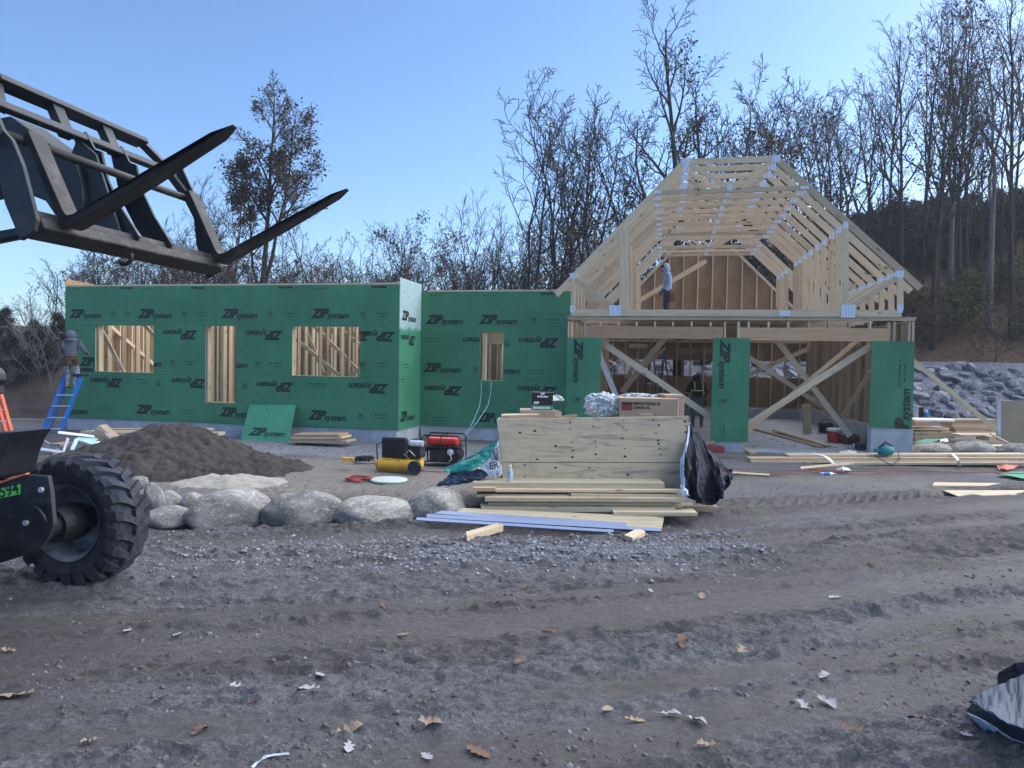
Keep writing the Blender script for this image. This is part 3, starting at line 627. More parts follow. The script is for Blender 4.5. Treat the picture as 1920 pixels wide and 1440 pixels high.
row(fw, YW, 0, 0, [('N', 129, 592), ('N', 258, 592), ('N', 414, 592), ('N', 582, 592), ('b', 207, 591), ('2', 233, 591), ('b', 340, 591), ('1', 366, 591), ('b', 500, 592), ('1', 529, 592), ('b', 674, 593), ('1', 705, 592),
    ('Z', 225, 538), ('Z', 359, 538), ('Z', 522, 537), ('Z', 697, 536), ('3', 125, 541), ('3', 262, 541), ('3', 417, 541), ('3', 587, 540),
    ('U', 305, 627), ('U', 461, 628), ('U', 622, 629), ('U', 667, 630), ('3', 132, 623), ('N', 148, 682), ('N', 239, 682), ('b', 318, 682), ('1', 345, 682), ('N', 396, 684), ('b', 477, 685), ('1', 506, 685), ('N', 606, 684), ('b', 676, 686), ('1', 702, 686),
    ('U', 169, 716), ('1', 255, 716), ('B', 290, 717), ('U', 322, 717), ('B', 452, 722), ('U', 481, 724), ('3', 581, 724), ('U', 654, 727),
    ('N', 104, 770), ('3', 181, 769), ('N', 254, 771), ('3', 335, 773), ('N', 411, 776), ('N', 577, 782), ('b', 670, 783), ('1', 701, 782),
    ('L', 130, 611), ('L', 290, 608), ('L', 450, 609), ('L', 610, 609), ('L', 150, 704), ('L', 300, 702), ('L', 470, 704), ('L', 640, 706)], hs, cl)
cl2 = (XC+.02, XR2-.01, Z0, Z1-.04)
row(rw, YR, 0, 0, [('N', 797, 603), ('N', 897, 603), ('b', 993, 604), ('1', 1024, 604), ('Z', 1013, 549), ('3', 801, 552), ('3', 901, 552), ('3', 798, 639), ('U', 868, 641), ('U', 973, 642), ('B', 943, 643), ('N', 793, 693), ('b', 886, 695), ('N', 902, 695), ('3', 990, 699),
    ('U', 796, 731), ('3', 896, 731), ('U', 970, 732), ('N', 893, 786), ('3', 811, 787), ('L', 800, 622), ('L', 950, 622), ('L', 800, 709), ('L', 950, 711)], [W4], cl2)
q_ = rect(151, 176, 690, 697, YW); MB().box((q_[0], YW-.006, q_[2]), (q_[1]-.01, YW-.002, q_[3])).build('seam_tape', M['ink'], fw)
# prints on the return wall, read along y (mirrored axis: x of the print runs towards -y... laid out front to back)
for prt, yy, zz, rt, cl_ in ((LOGO, YW+.12, 2.76, 0, None), (LOGO, YW+.10, 2.25, pi, None), (LOGO, YW+.08, .44, 0, None), (ST[2], YW+.2, 1.72, 0, None), (ST[1], YW+.15, 1.38, 0, None)):
    P, Fs = prt
    put((P, Fs), yy, zz, cw, XC+.016, rt, (YW+.02, YR-.03, Z0, 4), (), face='y')
# framing ----------------------------------------------------------------
def fr(name, p0, p1, hz=.14, ty=.038, mat='lumber', parent=house, up=(0, 0, 1)): return beam(name, p0, p1, hz, ty, M[mat], parent, up, bevel=.002)
def stud(x, y, z0, z1, parent, side='x', dp=.14, mat='lumber', name='stud'):
    return fr(name, (x, y, z0), (x, y, z1), dp if side == 'x' else .038, .038 if side == 'x' else dp, mat, parent, up=(0, 1, 0))
def plate(name, x0, x1, y, z, parent, dp=.14): return fr(name, (x0, y, z), (x1, y, z), .038, dp, 'lumber', parent)
def yplate(name, x, y0, y1, z, parent, dp=.14): return fr(name, (x, y0, z), (x, y1, z), .038, dp, 'lumber', parent)
FY = YW+.012+.073
plate('top_plate', XL+.014, XC+.010, FY-.005, Z1+.021, house, .155); plate('sill_plate', XL+.02, XC, FY, Z0+.021, house)
for wdw in (W1, W2, W3):
    x0, x1, z0, z1 = wdw; e = part('window_opening')
    for xx in (x0-.018, x1+.018): stud(xx, FY, Z0+.045, Z1-.02, e, name='jamb_stud')
    fr('header', (x0-.035, FY, z1+.09), (x1+.035, FY, z1+.09), .17, .13, 'lumber', e)
    fr('sill', (x0+.004, FY, z0-.012), (x1-.004, FY, z0-.012), .036, .138, 'lumber', e)
    if wdw is W1:
        for xx in (x0+.09,): stud(xx, FY+.003, z0+.01, z1, e, name='jack_stud')
    if wdw is W2: stud(x0+.045, FY+.003, z0+.01, z1, e, name='jack_stud')
RY = YR+.012+.073
plate('top_plate', XC+.16, XR2, RY-.005, Z1+.003, house, .155); plate('sill_plate', XC+.16, XR2, RY, Z0+.021, house)
x0, x1, z0, z1 = W4; e = part('window_opening')
stud(x0-.018, RY, Z0+.045, Z1-.02, e, name='jamb_stud'); stud(x1+.018, RY, Z0+.045, Z1-.02, e, name='jamb_stud'); stud(x0+.07, RY+.003, z0+.01, z1, e, name='jack_stud'); stud(x0+.115, RY+.003, z0+.01, z1, e, name='jack_stud')
fr('header', (x0-.035, RY, z1+.09), (x1+.035, RY, z1+.09), .17, .13, 'lumber', e); fr('sill', (x0+.004, RY, z0-.012), (x1-.004, RY, z0-.012), .036, .138, 'lumber', e)
# return-wall framing (inner side)
sidef = part('return_wall_frame')
for i in range(4): stud(XC-.078, YW+.25+i*.36, Z0+.04, Z1+.1, sidef, 'y')
# left gable wall, rear wall, partition of the wing
YB = 4.9
lw = part('gable_wall')
poly = [(YW+.015, Z0), (YB, Z0), (YB, Z1-.15), (2.2, Z1+.03), (YW+.015, Z1+.20)]
o = MB().add([(XL+.001, a, b) for a, b in poly]+[(XL+.013, a, b) for a, b in poly], [tuple(range(5)), tuple(range(9, 4, -1))]+[(i, i+5, (i+1) % 5+5, (i+1) % 5) for i in range(5)]).build('wall_panel', M['osb'], lw)
for i in range(13): stud(XL+.092, YW+.35+i*.44, Z0+.04, Z1-.19, lw, 'y')
yplate('top_plate', XL+.092, YW+.18, YB-.1, Z1-.17, lw)
fr('diagonal_brace', (XL+.19, YW+.6, 3.1), (XL+.19, YB-1.2, .5), .09, .038, 'lumber', lw, up=(0, 0, 1))
bw = part('rear_wing_wall')
wall_sheet('wall_panel', M['osb'], XL+.02, XR2, Z0, Z1-.2, [], YB, .012, bw)
for i in range(20): stud(XL+.35+i*.44, YB-.075, Z0+.04, Z1-.22, bw, mat='lumber2' if i % 3 == 0 else 'lumber')
pwl = part('partition_wall')
for i in range(17): stud(-9.4+i*.36+(.07 if i % 3 == 1 else 0), 1.9, Z0+.04, 3.2, pwl, dp=.09)
plate('top_plate', -9.5, -3.7, 1.9, 3.22, pwl, .09); plate('sill_plate', -9.5, -3.7, 1.9, Z0+.021, pwl, .09)
pw2 = part('partition_wall')
for px_, yy_ in [(398, .5), (409, .9), (421, .6), (432, 1.0)]+[(560+i*13.5, .7+.5*(i % 3)) for i in range(9)]+[(205, .8), (232, .8), (258, .9), (276, .7)]: stud(H(px_, 660, YW+yy_)[0], YW+yy_, Z0+.05, 3.3, house, name='inner_stud', mat='lumber' if int(px_) % 2 else 'lumber2')
for i_, (px_, hz_) in enumerate(((910, 0), (918, 0), (934, 0), (941, 0))): xs4 = H(px_, 668, RY+.35)[0]; stud(xs4, RY+.35, Z0+.05, 3.3, house, name='inner_stud')
fr('inner_header', (x0-.1, RY+.26, z1-.12), (x1+.1, RY+.26, z1-.12), .30, .03, 'lumber')
for i in range(7): stud(-8.7, -.75+i*.4, Z0+.04, 3.2, pw2, 'y', dp=.09)
wall_sheet('wall_panel', M['osb'], -3.5, .0, Z0, 3.2, [], 1.75, .012, pw2)
# braces seen in the wing's openings
def pxbeam(name, a, b, y0, y1=None, w_=.09, t_=.038, mat='lumber', parent=house, up=(0, 1, 0)):
    p0 = H3(*a, y0); p1 = H3(*b, y0 if y1 is None else y1); return fr(name, p0, p1, t_, w_, mat, parent, up)
pxbeam('diagonal_brace', (184, 606), (236, 706), YW+.3); pxbeam('diagonal_brace', (268, 606), (292, 632), YW+.5)
for a, b, yy in (((584, 606), (676, 700), .2), ((555, 636), (645, 712), .0), ((568, 606), (612, 712), .5), ((632, 614), (682, 652), .8), ((650, 712), (682, 684), .1), ((409, 695), (419, 706), .6), ((426, 714), (435, 724), .4)):
    pxbeam('diagonal_brace', a, b, yy)
pxbeam('tie_board', (606, 618), (668, 628), .9, w_=.14); 
# foundations ------------------------------------------------------------
fd = part('foundation')
for i in range(14):      # poured wall with form joints
    a = XL+.03+i*(XC-XL-.06)/14; b = XL+.03+(i+1)*(XC-XL-.06)/14; MB().box((a+.002, YW+.03, -.35), (b-.002, YW+.28, Z0-.002)).build('concrete_wall_panel', M['conc'], fd, bevel=.004)
for i in range(6):
    a = XC+.03+i*3.65/6; b = XC+.03+(i+1)*3.65/6; MB().box((a+.002, YR+.03, -.35), (b-.002, YR+.28, Z0-.002)).build('concrete_wall_panel', M['conc'], fd, bevel=.004)
MB().box((XC-.25, YW+.285, -.35), (XC-.03, YR+.25, Z0-.002)).build('concrete_wall_panel', M['conc'], fd)
MB().box((XL+.03, YW+.285, -.35), (XL+.28, YB, Z0-.002)).build('concrete_wall_panel', M['conc'], fd); MB().box((XL+.285, YB-.25, -.35), (.0, YB, Z0-.003)).build('concrete_wall_panel', M['conc'], fd)
# =========================================================== GARAGE
GW, GD, ZP = 7.29, 11.2, H(1390, 598.5, 0)[1]+.005      # width, depth, underside of the trusses
ZT = H(1390, 593.5, 0)[1]; CH = .145
slab = MB().box((.05, .10, -.3), (GW-.05, GD-.1, .03)).build('concrete_slab', M['conc'], house)
piers = []
for a, b, c_ in ((1062, 1124, 806), (1342, 1392, 828), (1632, 1711, 804)):
    xa, xb = H(a, 830, .02)[0], H(b, 830, .02)[0]; zt = H((a+b)/2, c_, .02)[1]; MB().box((xa, .016, -.3), (xb, .30, zt)).build('concrete_pier', M['conc'], house, bevel=.006)
ZS = .50
for i in range(7):
    a = .31+i*(GD-.56)/7; b = .31+(i+1)*(GD-.56)/7; MB().box((GW-.24, a+.002, -.3), (GW-.02, b-.002, ZS)).build('stem_wall_panel', M['conc'], house, bevel=.004)
for i in range(6):
    a = .25+i*(GW-.5)/6; b = .25+(i+1)*(GW-.5)/6; MB().box((a+.002, GD-.25, -.3), (b-.002, GD-.03, .36)).build('stem_wall_panel', M['conc'], house, bevel=.004)
# front wall: corner posts, header beams, cripples, plates
def vpost(pxa, pya, pyb, y=.07, w_=.038, name='front_stud', dp=.135, mat='lumber'):
    x = H(pxa, (pya+pyb)/2, 0)[0]; z1_ = H(pxa, pya, 0)[1]; z0_ = H(pxa, pyb, 0)[1]
    return fr(name, (x, y, z0_), (x, y, z1_), dp, w_, mat, house, up=(0, 1, 0))
fr('top_plate', (-.02, .075, ZT-.019), (GW+.02, .075, ZT-.019), .038, .145, 'lumber'); fr('top_plate', (-.0, .075, ZT-.059), (GW, .075, ZT-.059), .038, .138, 'lumber')
for px in (1064.5, 1070, 1675, 1703, 1709.5): vpost(px, 603, 790)
vpost(1097, 603, 634); vpost(1667, 604, 637)
for px in (1125, 1159.5, 1193.5, 1228, 1262, 1297, 1332.5): vpost(px, 603, 612)
for px in (1404, 1441.5, 1478.5, 1517, 1554.5, 1593, 1632): vpost(px, 603, 616)
vpost(1357.5, 603, 790); vpost(1383, 603, 790, w_=.045)
for (a, b, t0, t1) in ((1099, 1355, 612, 634), (1386, 1666, 615, 638)):
    p0 = H3(a, (t0+t1)/2, .05); p1 = H3(b, (t0+t1)/2+1.5, .05); zc = (p0.z+p1.z)/2; p0.z = p1.z = zc
    fr('header_beam', p0, p1, (t1-t0)/83., .09, 'lvl')
# green panels on the piers
gpn = []
for (a, b, t0, t1) in ((1061.5, 1125.5, 633, 806), (1334.5, 1404.5, 634, 828), (1632, 1712.5, 640, 803)):
    xa, xb = H(a, (t0+t1)/2, 0)[0], H(b, (t0+t1)/2, 0)[0]; za, zb = H((a+b)/2, t1, 0)[1], H((a+b)/2, t0, 0)[1]
    gpn.append((wall_sheet('sheathing_panel', M['green'], xa, xb, za, zb, [], -.012, .012, house), xa, xb, za, zb))
def vtext(i, prt, px, pyt, rt, length, wid):
    o, xa, xb, za, zb = gpn[i]; x, z = H(px, pyt, 0); P, Fs = prt; P = P.copy(); P -= P.min(0); P *= np.array([length/P[:, 0].max(), wid/P[:, 1].max()])
    put((P, Fs), x, z-length, o, -.016, rt, (xa, xb, za+.002, zb-.002))
vtext(0, LOGO, 1073, 634, -pi/2, 1.02, .26); vtext(1, LOGO, 1346, 635, -pi/2, 1.10, .27)
s_ = H(1690, 742, 0); put(LOGO, H(1679, 742, 0)[0], s_[1]-1.03, gpn[2][0], -.016, pi/2, gpn[2][1:3]+gpn[2][3:5], sc=1.22)
put(BADGE, H(1072, 742, 0)[0], H(1072, 757, 0)[1], gpn[0][0], -.016, -pi/2, name='printed_badge'); put(BADGE, H(1346, 742, 0)[0], H(1346, 760, 0)[1], gpn[1][0], -.016, -pi/2, name='printed_badge')
put(ST[1], H(1350, 778, 0)[0], H(1350, 812, 0)[1], gpn[1][0], -.016, -pi/2, name='small_print'); put(ST[1], H(1076, 770, 0)[0], H(1076, 800, 0)[1], gpn[0][0], -.016, -pi/2, name='small_print')
put(ST[2], H(1686, 664, 0)[0], H(1690, 725, 0)[1], gpn[2][0], -.016, pi/2, name='small_print', sc=1.3)
# rear wall with a course of sheathing missing, right side wall, left side wall
gr = part('rear_garage_wall')
def zz(py, px, y): return H(px, py, y)[1]
zb0, zb1, zg0, zg1 = .40, ZT-.1, 1.52, 2.12
wall_sheet('wall_panel', M['osb'], .05, GW-.05, zb0, zg0, [], GD-.012, .012, gr); wall_sheet('wall_panel', M['osb'], .05, GW-.05, zg1, zb1, [], GD-.012, .012, gr)
for i in range(15): stud(.25+i*.48, GD-.09, zb0, zb1-.1, gr, dp=.14, mat='lumber')
plate('top_plate', .1, GW-.1, GD-.09, zb1-.07, gr); plate('sill_plate', .1, GW-.1, GD-.09, zb0+.0, gr)
stud(3.62, GD-.4, .03, zb1-.25, gr, dp=.3, name='post'); fr('header', (2.6, GD-.3, 2.45), (4.7, GD-.3, 2.45), .24, .08, 'lumber', gr)
rs = part('side_garage_wall')
wall_sheet('wall_panel', M['osb'], .02, GD-.02, ZS+.04, ZT-.1, [], GW-.013, .012, rs, 'y')
for i in range(24): stud(GW-.09, .35+i*.45, ZS+.04, ZT-.12, rs, 'y', mat='lumber2' if i % 2 else 'lumber')
yplate('sill_plate', GW-.09, .2, GD-.1, ZS+.021, rs); yplate('top_plate', GW-.09, .2, GD-.1, ZT-.1, rs)
ls = part('side_garage_wall')
wall_sheet('wall_panel', M['osb'], .40, GD-.02, .04, ZT-.1, [], .001, .012, ls, 'y')
for i in range(12): stud(.09, .6+i*.9, .04, ZT-.12, ls, 'y')
# trusses ------------------------------------------------------------
TY = [0, .61, 1.30, 2.1, 2.87, 3.67, 4.44, 5.15, 5.87, 7.5, 8.3, 9.1]
def t3(px, py): x, z = H(px, py, 0); return Vector((x, 0, z))
tm = [('top_chord', (1043, 553), (1284, 304), .14), ('top_chord', (1284, 304), (1456, 298), .13), ('top_chord', (1456, 298), (1726, 541), .145),
      ('heel_post', (1074.5, 522), (1075, 581), .09), ('heel_post', (1687, 517), (1688, 582), .12), ('attic_post', (1169, 432), (1169, 581), .19), ('attic_post', (1585, 426), (1585, 581), .13),
      ('heel_web', (1079, 523), (1152, 578), .12), ('heel_web', (1682, 520), (1594, 576), .12), ('collar_beam', (1226, 361.5), (1516, 352), .10), ('peak_web', (1292, 308), (1365, 350), .09), ('peak_web', (1449, 303), (1371, 350), .09)]
pl_ = [(1286, 304, .16, .16), (1455, 298, .16, .16), (1233, 361, .15, .07), (1508, 352, .18, .07), (1368, 352, .09, .13), (1075, 517, .15, .12), (1686, 514, .17, .14), (1585, 422, .10, .14)]
bl_ = [(1153, 582.5, .26, .24), (1590, 583.5, .29, .28), (1073, 579, .09, .16), (1687, 579, .11, .17), (1471, 588, .24, .12)]
zc = ZT+CH/2+.002
def mk_truss(y, k):
    t = part('roof_truss', loc=(0, y, 0))
    for i, (nme, a, b, w_) in enumerate(tm):
        p0, p1 = t3(*a), t3(*b)
        off = {'attic_post': .0, 'collar_beam': .0}.get(nme, 0); th = .038
        if i in (3, 4, 5, 6): p1.z = ZT+CH+.004
        if i in (3, 4, 5, 6, 9): th = .036
        if nme in ('heel_web', 'peak_web'): th = .032
        if k >= 9 and i == 0: pass
        o = fr(nme, p0, p1, w_, th, 'lumber', t) if abs((p1-p0).normalized().z) < .99 else fr(nme, p0, p1, th, w_, 'lumber', t, up=(0, 1, 0))
    fr('bottom_chord', Vector((t3(1071, 587).x, 0, zc)), Vector((t3(1690, 587).x, 0, zc)), CH, .038, 'lumber', t)
    for (px, py, w_, h_) in pl_ if k else pl_+bl_:
        p = t3(px, py); MB().box((-w_/2, -.003, -h_/2), (w_/2, 0, h_/2)).build('gusset_plate', M['gplate'], t, loc=(p.x, -.021-.002*(w_ > .2), p.z))
    return t
def gplate():
    m, t, b = nm('gusset_plate_metal'); v = coords(t, rnd=False); wv = N(t, 'ShaderNodeTexWave', Scale=11., Distortion=.3); wv.bands_direction = 'X'; L(t, v, wv.inputs['Vector'])
    L(t, ramp(t, wv.outputs[0], [(.3, (.25, .30, .38)), (.6, (.72, .82, .95))]), b.inputs['Base Color']); b.inputs['Roughness'].default_value = .4; b.inputs['Metallic'].default_value = .25; return m
M['gplate'] = gplate()
for k, y in enumerate(TY): mk_truss(y, k)
# rear gable above the garage
gb = part('rear_gable_wall')
out = [t3(*q) for q in ((1075, 560), (1075, 530), (1284, 306), (1456, 300), (1688, 520), (1688, 585))]; out = [(p.x, p.z) for p in out]; out[0] = (out[0][0], ZT); out[-1] = (out[-1][0], ZT)
MB().prism(out, GD-.2, GD-.188).build('wall_panel', M['osb'], gb)
def gz(x):
    for (a, b), (c_, d) in zip(out[1:-1], out[2:]):
        if a <= x <= c_: return b+(d-b)*(x-a)/(c_-a)
    return ZT+.5
for i in range(10): x = 1.25+i*.52; stud(x, GD-.28, ZT+.06, gz(x)-.08, gb, dp=.14)
for a, b in zip(out[1:-1], out[2:]): fr('rafter', (a[0], GD-.28, a[1]-.05), (b[0], GD-.28, b[1]-.05), .09, .14, 'lumber', gb)
sub = MB().box((1.25, .35, ZT+CH+.003), (5.95, GD-.4, ZT+CH+.021)).build('subfloor', M['osb'], house)
for (px, py) in ((1590, 583), (1172, 582)): pass
# knee-wall ties, loft braces
pxbeam('loft_brace', (1176, 577), (1324, 489), 6.6, w_=.14)
for i in range(5): fr('lateral_brace', H3(1668-i*14, 500+i*8, .3+i*1.3), H3(1652-i*14, 503+i*8, 1.2+i*1.3), .04, .09, 'lumber')
# cross braces in the two door bays
for a, b, y0, y1, w_ in (((1127, 641), (1334, 783), .20, .20, .14), ((1246, 634), (1166, 735), .6, 2.2, .14), ((1248, 651), (1196, 702), 2.0, 2.6, .06),
      ((1402, 797), (1634, 648), .20, .22, .14), ((1402, 808), (1608, 638), .26, .9, .09), ((1403, 669), (1578, 786), .45, 1.6, .10), ((1456, 637), (1594, 818), 1.2, 1.0, .13), ((1403, 703), (1514, 655), 8., 8., .14), ((1579, 782), (1633, 696), 3.0, 1.5, .10), ((1197, 672), (1175, 708), 7., 7., .14)):
    pxbeam('diagonal_brace', a, b, y0, y1, w_=w_)
fr('hanging_board', H3(1514, 645, 6), H3(1521, 646, 6), .35, .03, 'lumber'); fr('hanging_board', H3(1180, 648, 6), H3(1214, 649, 6), .12, .03, 'lumber')
pxbeam('outer_brace', (1712, 676), (1868, 806), .1, -.2, w_=.09)
# =========================================================== TREES
def grow(seed, H_=10., r0=.12, levels=4, nl=(12, 6, 5, 4), ang=(38, 40, 42, 45), lf=(.42, .5, .5, .55), start=.3, up=(.05, .25, .2, .1), wig=.12, fork=None, lean=(0, 0), rmin=.010, tip=True, taper=.85):
    rr = random.Random(seed); tr = MB(); cr = MB(); tips = []
    def br(p, d, ln, r, lv):
        ns = (9, 6, 4, 3, 2)[min(lv, 4)]; pts = [p.copy()]; rs = [r]; q = p.copy(); dd = d.copy(); wg = wig*(1, 1.6, 2., 2., 2.)[min(lv, 4)]
        for i in range(ns):
            dd = (dd+Vector((rr.gauss(0, wg), rr.gauss(0, wg), rr.gauss(0, wg*.6)+up[min(lv, 3)]*.35))).normalized()
            if lv == 0: dd = (dd+Vector((lean[0]*.1, lean[1]*.1, .25))).normalized()
            q = q+dd*ln/ns; pts.append(q.copy()); rs.append(max(rmin, r*(1-taper*((i+1)/ns)**(1.0 if lv else .85))))
        (tr if lv <= 1 else cr).tube(pts, rs, 7 if lv == 0 else (5 if lv == 1 else 3), cap=False)
        if lv >= levels-1: tips.append((pts[-1], dd)); tips.append((pts[len(pts)//2], dd)); return
        n = nl[lv]; t0 = start if lv == 0 else .22
        for k in range(n):
            t = t0+(1-t0)*((k+rr.random()*.8)/n); t = min(t, .985); f = t*ns; i = min(int(f), ns-1); pp = pts[i].lerp(pts[i+1], f-i); loc = (pts[i+1]-pts[i]).normalized(); rl = rs[i]+(rs[i+1]-rs[i])*(f-i)
            a = R(ang[lv]*rr.uniform(.65, 1.3)); az = k*2.4+rr.uniform(-.6, .6); o_ = loc.orthogonal().normalized(); o_ = Matrix.Rotation(az, 3, loc) @ o_
            nd = (loc*cos(a)+o_*sin(a)).normalized(); l2 = ln*lf[lv]*rr.uniform(.7, 1.2)*((1-.55*(t-t0)/(1-t0)) if lv == 0 else (1-.4*t))
            br(pp, nd, l2, max(rmin, min(rl*.75, r*.55)), lv+1)
    if fork:
        h = fork[0]; br0 = [Vector((0, 0, -.3)), Vector((lean[0]*h*.1, 0, h*.5)), Vector((lean[0]*h*.2, 0, h))]; tr.tube(br0, [r0*1.2, r0, r0*.9], 9, cap=False)
        for dx, dy, dz, l_, rf in fork[1]: br(br0[-1]-Vector((0, 0, .05)), Vector((dx, dy, dz)).normalized(), l_, r0*rf, 0)
    else: br(Vector((0, 0, -.3)), Vector((lean[0], lean[1], 1)).normalized(), H_, r0, 0)
    zs = max(v[2] for v in cr.V+tr.V); return tr, cr, tips, zs
def leaves(tips, seed, dens=3, size=.09, spread=.25, prob=1., zr=None):
    rr = np.random.default_rng(seed); V = []; Fs = []; cl = rr.uniform(0, 99, 2)
    P = np.array([t[0][:] for t in tips])
    keep = fbm(P[:, 0]*.9+cl[0], P[:, 2]*.9+P[:, 1]*.7+cl[1], 2, 3) > (1-prob)*.9
    if zr: keep &= (P[:, 2] > zr[0]) & (P[:, 2] < zr[1])
    for p in P[keep]:
        for k in range(dens):
            c = p+rr.normal(0, spread, 3)*.6; a = rr.normal(size=3); a /= np.linalg.norm(a); b = np.cross(a, rr.normal(size=3)); b /= np.linalg.norm(b)+1e-9; s = size*rr.uniform(.5, 1.3); n = len(V)
            cc = np.cross(a, b); V += [tuple(c-a*s), tuple(c+b*s*.55+cc*s*.2), tuple(c+a*s), tuple(c-b*s*.55+cc*s*.2)]; Fs += [(n, n+1, n+2), (n, n+2, n+3)]
    return mesh(V, Fs)
TPL = {}
def template(key, lf_=None, mat='bark', **kw):
    tr, cr, tips, zs = grow(**kw); a = tr.me(); b = cr.me(); a.materials.append(M[mat]); b.materials.append(M[mat])
    l_ = None
    if lf_: l_ = leaves(tips, kw['seed'], **lf_[1]); l_.materials.append(M[lf_[0]])
    TPL[key] = (a, b, l_, zs)
template('fan1', seed=1, H_=10, r0=.12, nl=(14, 6, 5), levels=4, ang=(34, 34, 38, 40), lf=(.5, .45, .5), start=.3)
template('fan2', seed=2, H_=10, r0=.11, nl=(16, 6, 5), levels=4, ang=(30, 32, 36, 40), lf=(.55, .45, .5), start=.22, wig=.07)
template('fan3', seed=3, H_=10, r0=.13, nl=(12, 7, 5), levels=4, ang=(42, 38, 40, 40), lf=(.45, .5, .5), start=.38)
template('crook1', seed=4, H_=10, r0=.10, nl=(8, 6, 5), levels=4, ang=(28, 38, 45, 45), lf=(.5, .4, .45), start=.35, wig=.14, fork=(3.2, ((-.35, .1, 1, 6.8, .75), (.3, -.1, 1, 7.2, .8))))
template('crook2', seed=5, H_=10, r0=.10, nl=(8, 6, 5), levels=4, ang=(30, 40, 45, 45), lf=(.42, .45, .45), start=.3, wig=.15, fork=(2.4, ((-.15, .2, 1, 7.6, .8), (.42, 0, 1, 6.5, .7), (-.5, -.1, 1, 5.5, .6))))
template('pole', seed=6, H_=10, r0=.05, nl=(9, 4, 3), levels=4, ang=(28, 35, 40, 40), lf=(.22, .4, .5), start=.3, wig=.05)
template('thin', seed=7, H_=10, r0=.065, nl=(14, 5, 4), levels=4, ang=(30, 35, 40, 40), lf=(.33, .45, .5), start=.15, wig=.08)
template('oakb', ('leafbr', dict(dens=3, size=.07, spread=.28, prob=.52)), seed=8, H_=10, r0=.09, nl=(15, 7, 5), levels=4, ang=(50, 45, 45, 45), lf=(.38, .5, .5), start=.2)
template('oakr', ('leafrd', dict(dens=2, size=.085, spread=.3, prob=.6)), seed=9, H_=10, r0=.09, nl=(14, 7, 5), levels=4, ang=(52, 45, 45, 45), lf=(.42, .5, .5), start=.12)
template('tallf', seed=10, H_=20, r0=.19, nl=(15, 7, 5), levels=4, ang=(36, 38, 42, 40), lf=(.28, .45, .45), start=.42, wig=.05, up=(.05, .3, .2, .1))
template('tallg', ('leafbr', dict(dens=3, size=.10, spread=.35, prob=.48)), seed=11, H_=20, r0=.20, nl=(16, 7, 5), levels=4, ang=(45, 42, 42, 40), lf=(.27, .45, .45), start=.35, wig=.06)
template('tallh', mat='barkl', seed=12, H_=20, r0=.17, nl=(13, 7, 5), levels=4, ang=(40, 42, 42, 40), lf=(.3, .45, .45), start=.3, wig=.08, fork=(7, ((-.12, 0, 1, 12, .8), (.28, .1, 1, 11, .7))))
template('hero_oak', ('leafbr', dict(dens=4, size=.07, spread=.2, prob=.50)), seed=21, H_=14, r0=.17, nl=(13, 8, 6), levels=4, ang=(40, 42, 45, 45), lf=(.30, .5, .5), start=.30, wig=.07, lean=(.10, 0), fork=(5.2, ((.06, 0, 1, 9.0, .85), (.40, .1, 1, 8.2, .62), (-.42, 0, 1, 5.6, .45))))
template('hero_big', ('leafbr', dict(dens=2, size=.06, spread=.2, prob=.24)), seed=33, H_=14, r0=.20, nl=(11, 8, 6), levels=4, ang=(40, 42, 48, 45), lf=(.36, .45, .5), start=.28, wig=.09, lean=(-.0, 0), fork=(4.6, ((.02, 0, 1, 9.0, .85), (.42, .1, 1, 7.6, .7), (-.65, 0, 1, 6.6, .6), (1.05, .1, 1, 7.8, .5))))
template('dark', ('leafdk', dict(dens=7, size=.16, spread=.5, prob=.86)), seed=14, H_=6, r0=.08, nl=(18, 7, 4), levels=4, ang=(62, 45, 45, 45), lf=(.40, .5, .5), start=.06)
template('dark2', ('leafdk', dict(dens=6, size=.15, spread=.5, prob=.80)), seed=15, H_=6, r0=.08, nl=(16, 7, 4), levels=4, ang=(50, 50, 45, 45), lf=(.5, .5, .5), start=.05)
template('brush', ('leafrd', dict(dens=2, size=.07, spread=.3, prob=.45)), seed=16, H_=3, r0=.03, nl=(14, 6, 3), levels=4, ang=(50, 50, 45, 45), lf=(.6, .5, .5), start=.03)
template('brusho', ('leafol', dict(dens=3, size=.09, spread=.3, prob=.6)), seed=17, H_=3, r0=.03, nl=(14, 6, 3), levels=4, ang=(50, 50, 45, 45), lf=(.6, .5, .5), start=.03)
template('birch', seed=18, mat='barkl', H_=5, r0=.035, nl=(9, 5, 3), levels=4, ang=(45, 40, 45, 45), lf=(.45, .45, .5), start=.3, wig=.1, lean=(-.35, 0))
KIND = dict(fan1='bare_tree', fan2='bare_tree', fan3='bare_tree', crook1='bare_tree', crook2='bare_tree', pole='sapling', thin='sapling', oakb='oak_tree', oakr='oak_tree', tallf='tall_tree', tallg='tall_tree', tallh='tall_tree', hero_oak='oak_tree', hero_big='oak_tree', dark='evergreen_tree', dark2='evergreen_tree', brush='bush', brusho='bush', birch='birch_tree')
def tree(key, px, ytop, Y, label, group=None, rz=None, zb=0., wide=1., h=None, x=None):
    tr, cr, lv, zs = TPL[key]
    if x is None: x = at(px, 700, Y).x
    if h is None: h = at(px, ytop, Y).z-zb
    e = E(KIND[key], (x, Y, zb-.05), random.uniform(0, 6.28) if rz is None else rz); s = h/zs; e.scale = (s*wide, s*wide, s)
    link('trunk', tr).parent = e; link('crown', cr).parent = e
    if lv: link('foliage', lv).parent = e
    T(e, label, 'bush' if 'bush' in KIND[key] else 'tree', group); return e
tree('hero_oak', 484, 130, 27, 'tall oak with sparse brown leaves rising alone above the fork tips and green wing', rz=0)
tree('hero_big', 1272, 22, 27, 'big nearly bare oak with wide forked limbs above the roof trusses', rz=0)
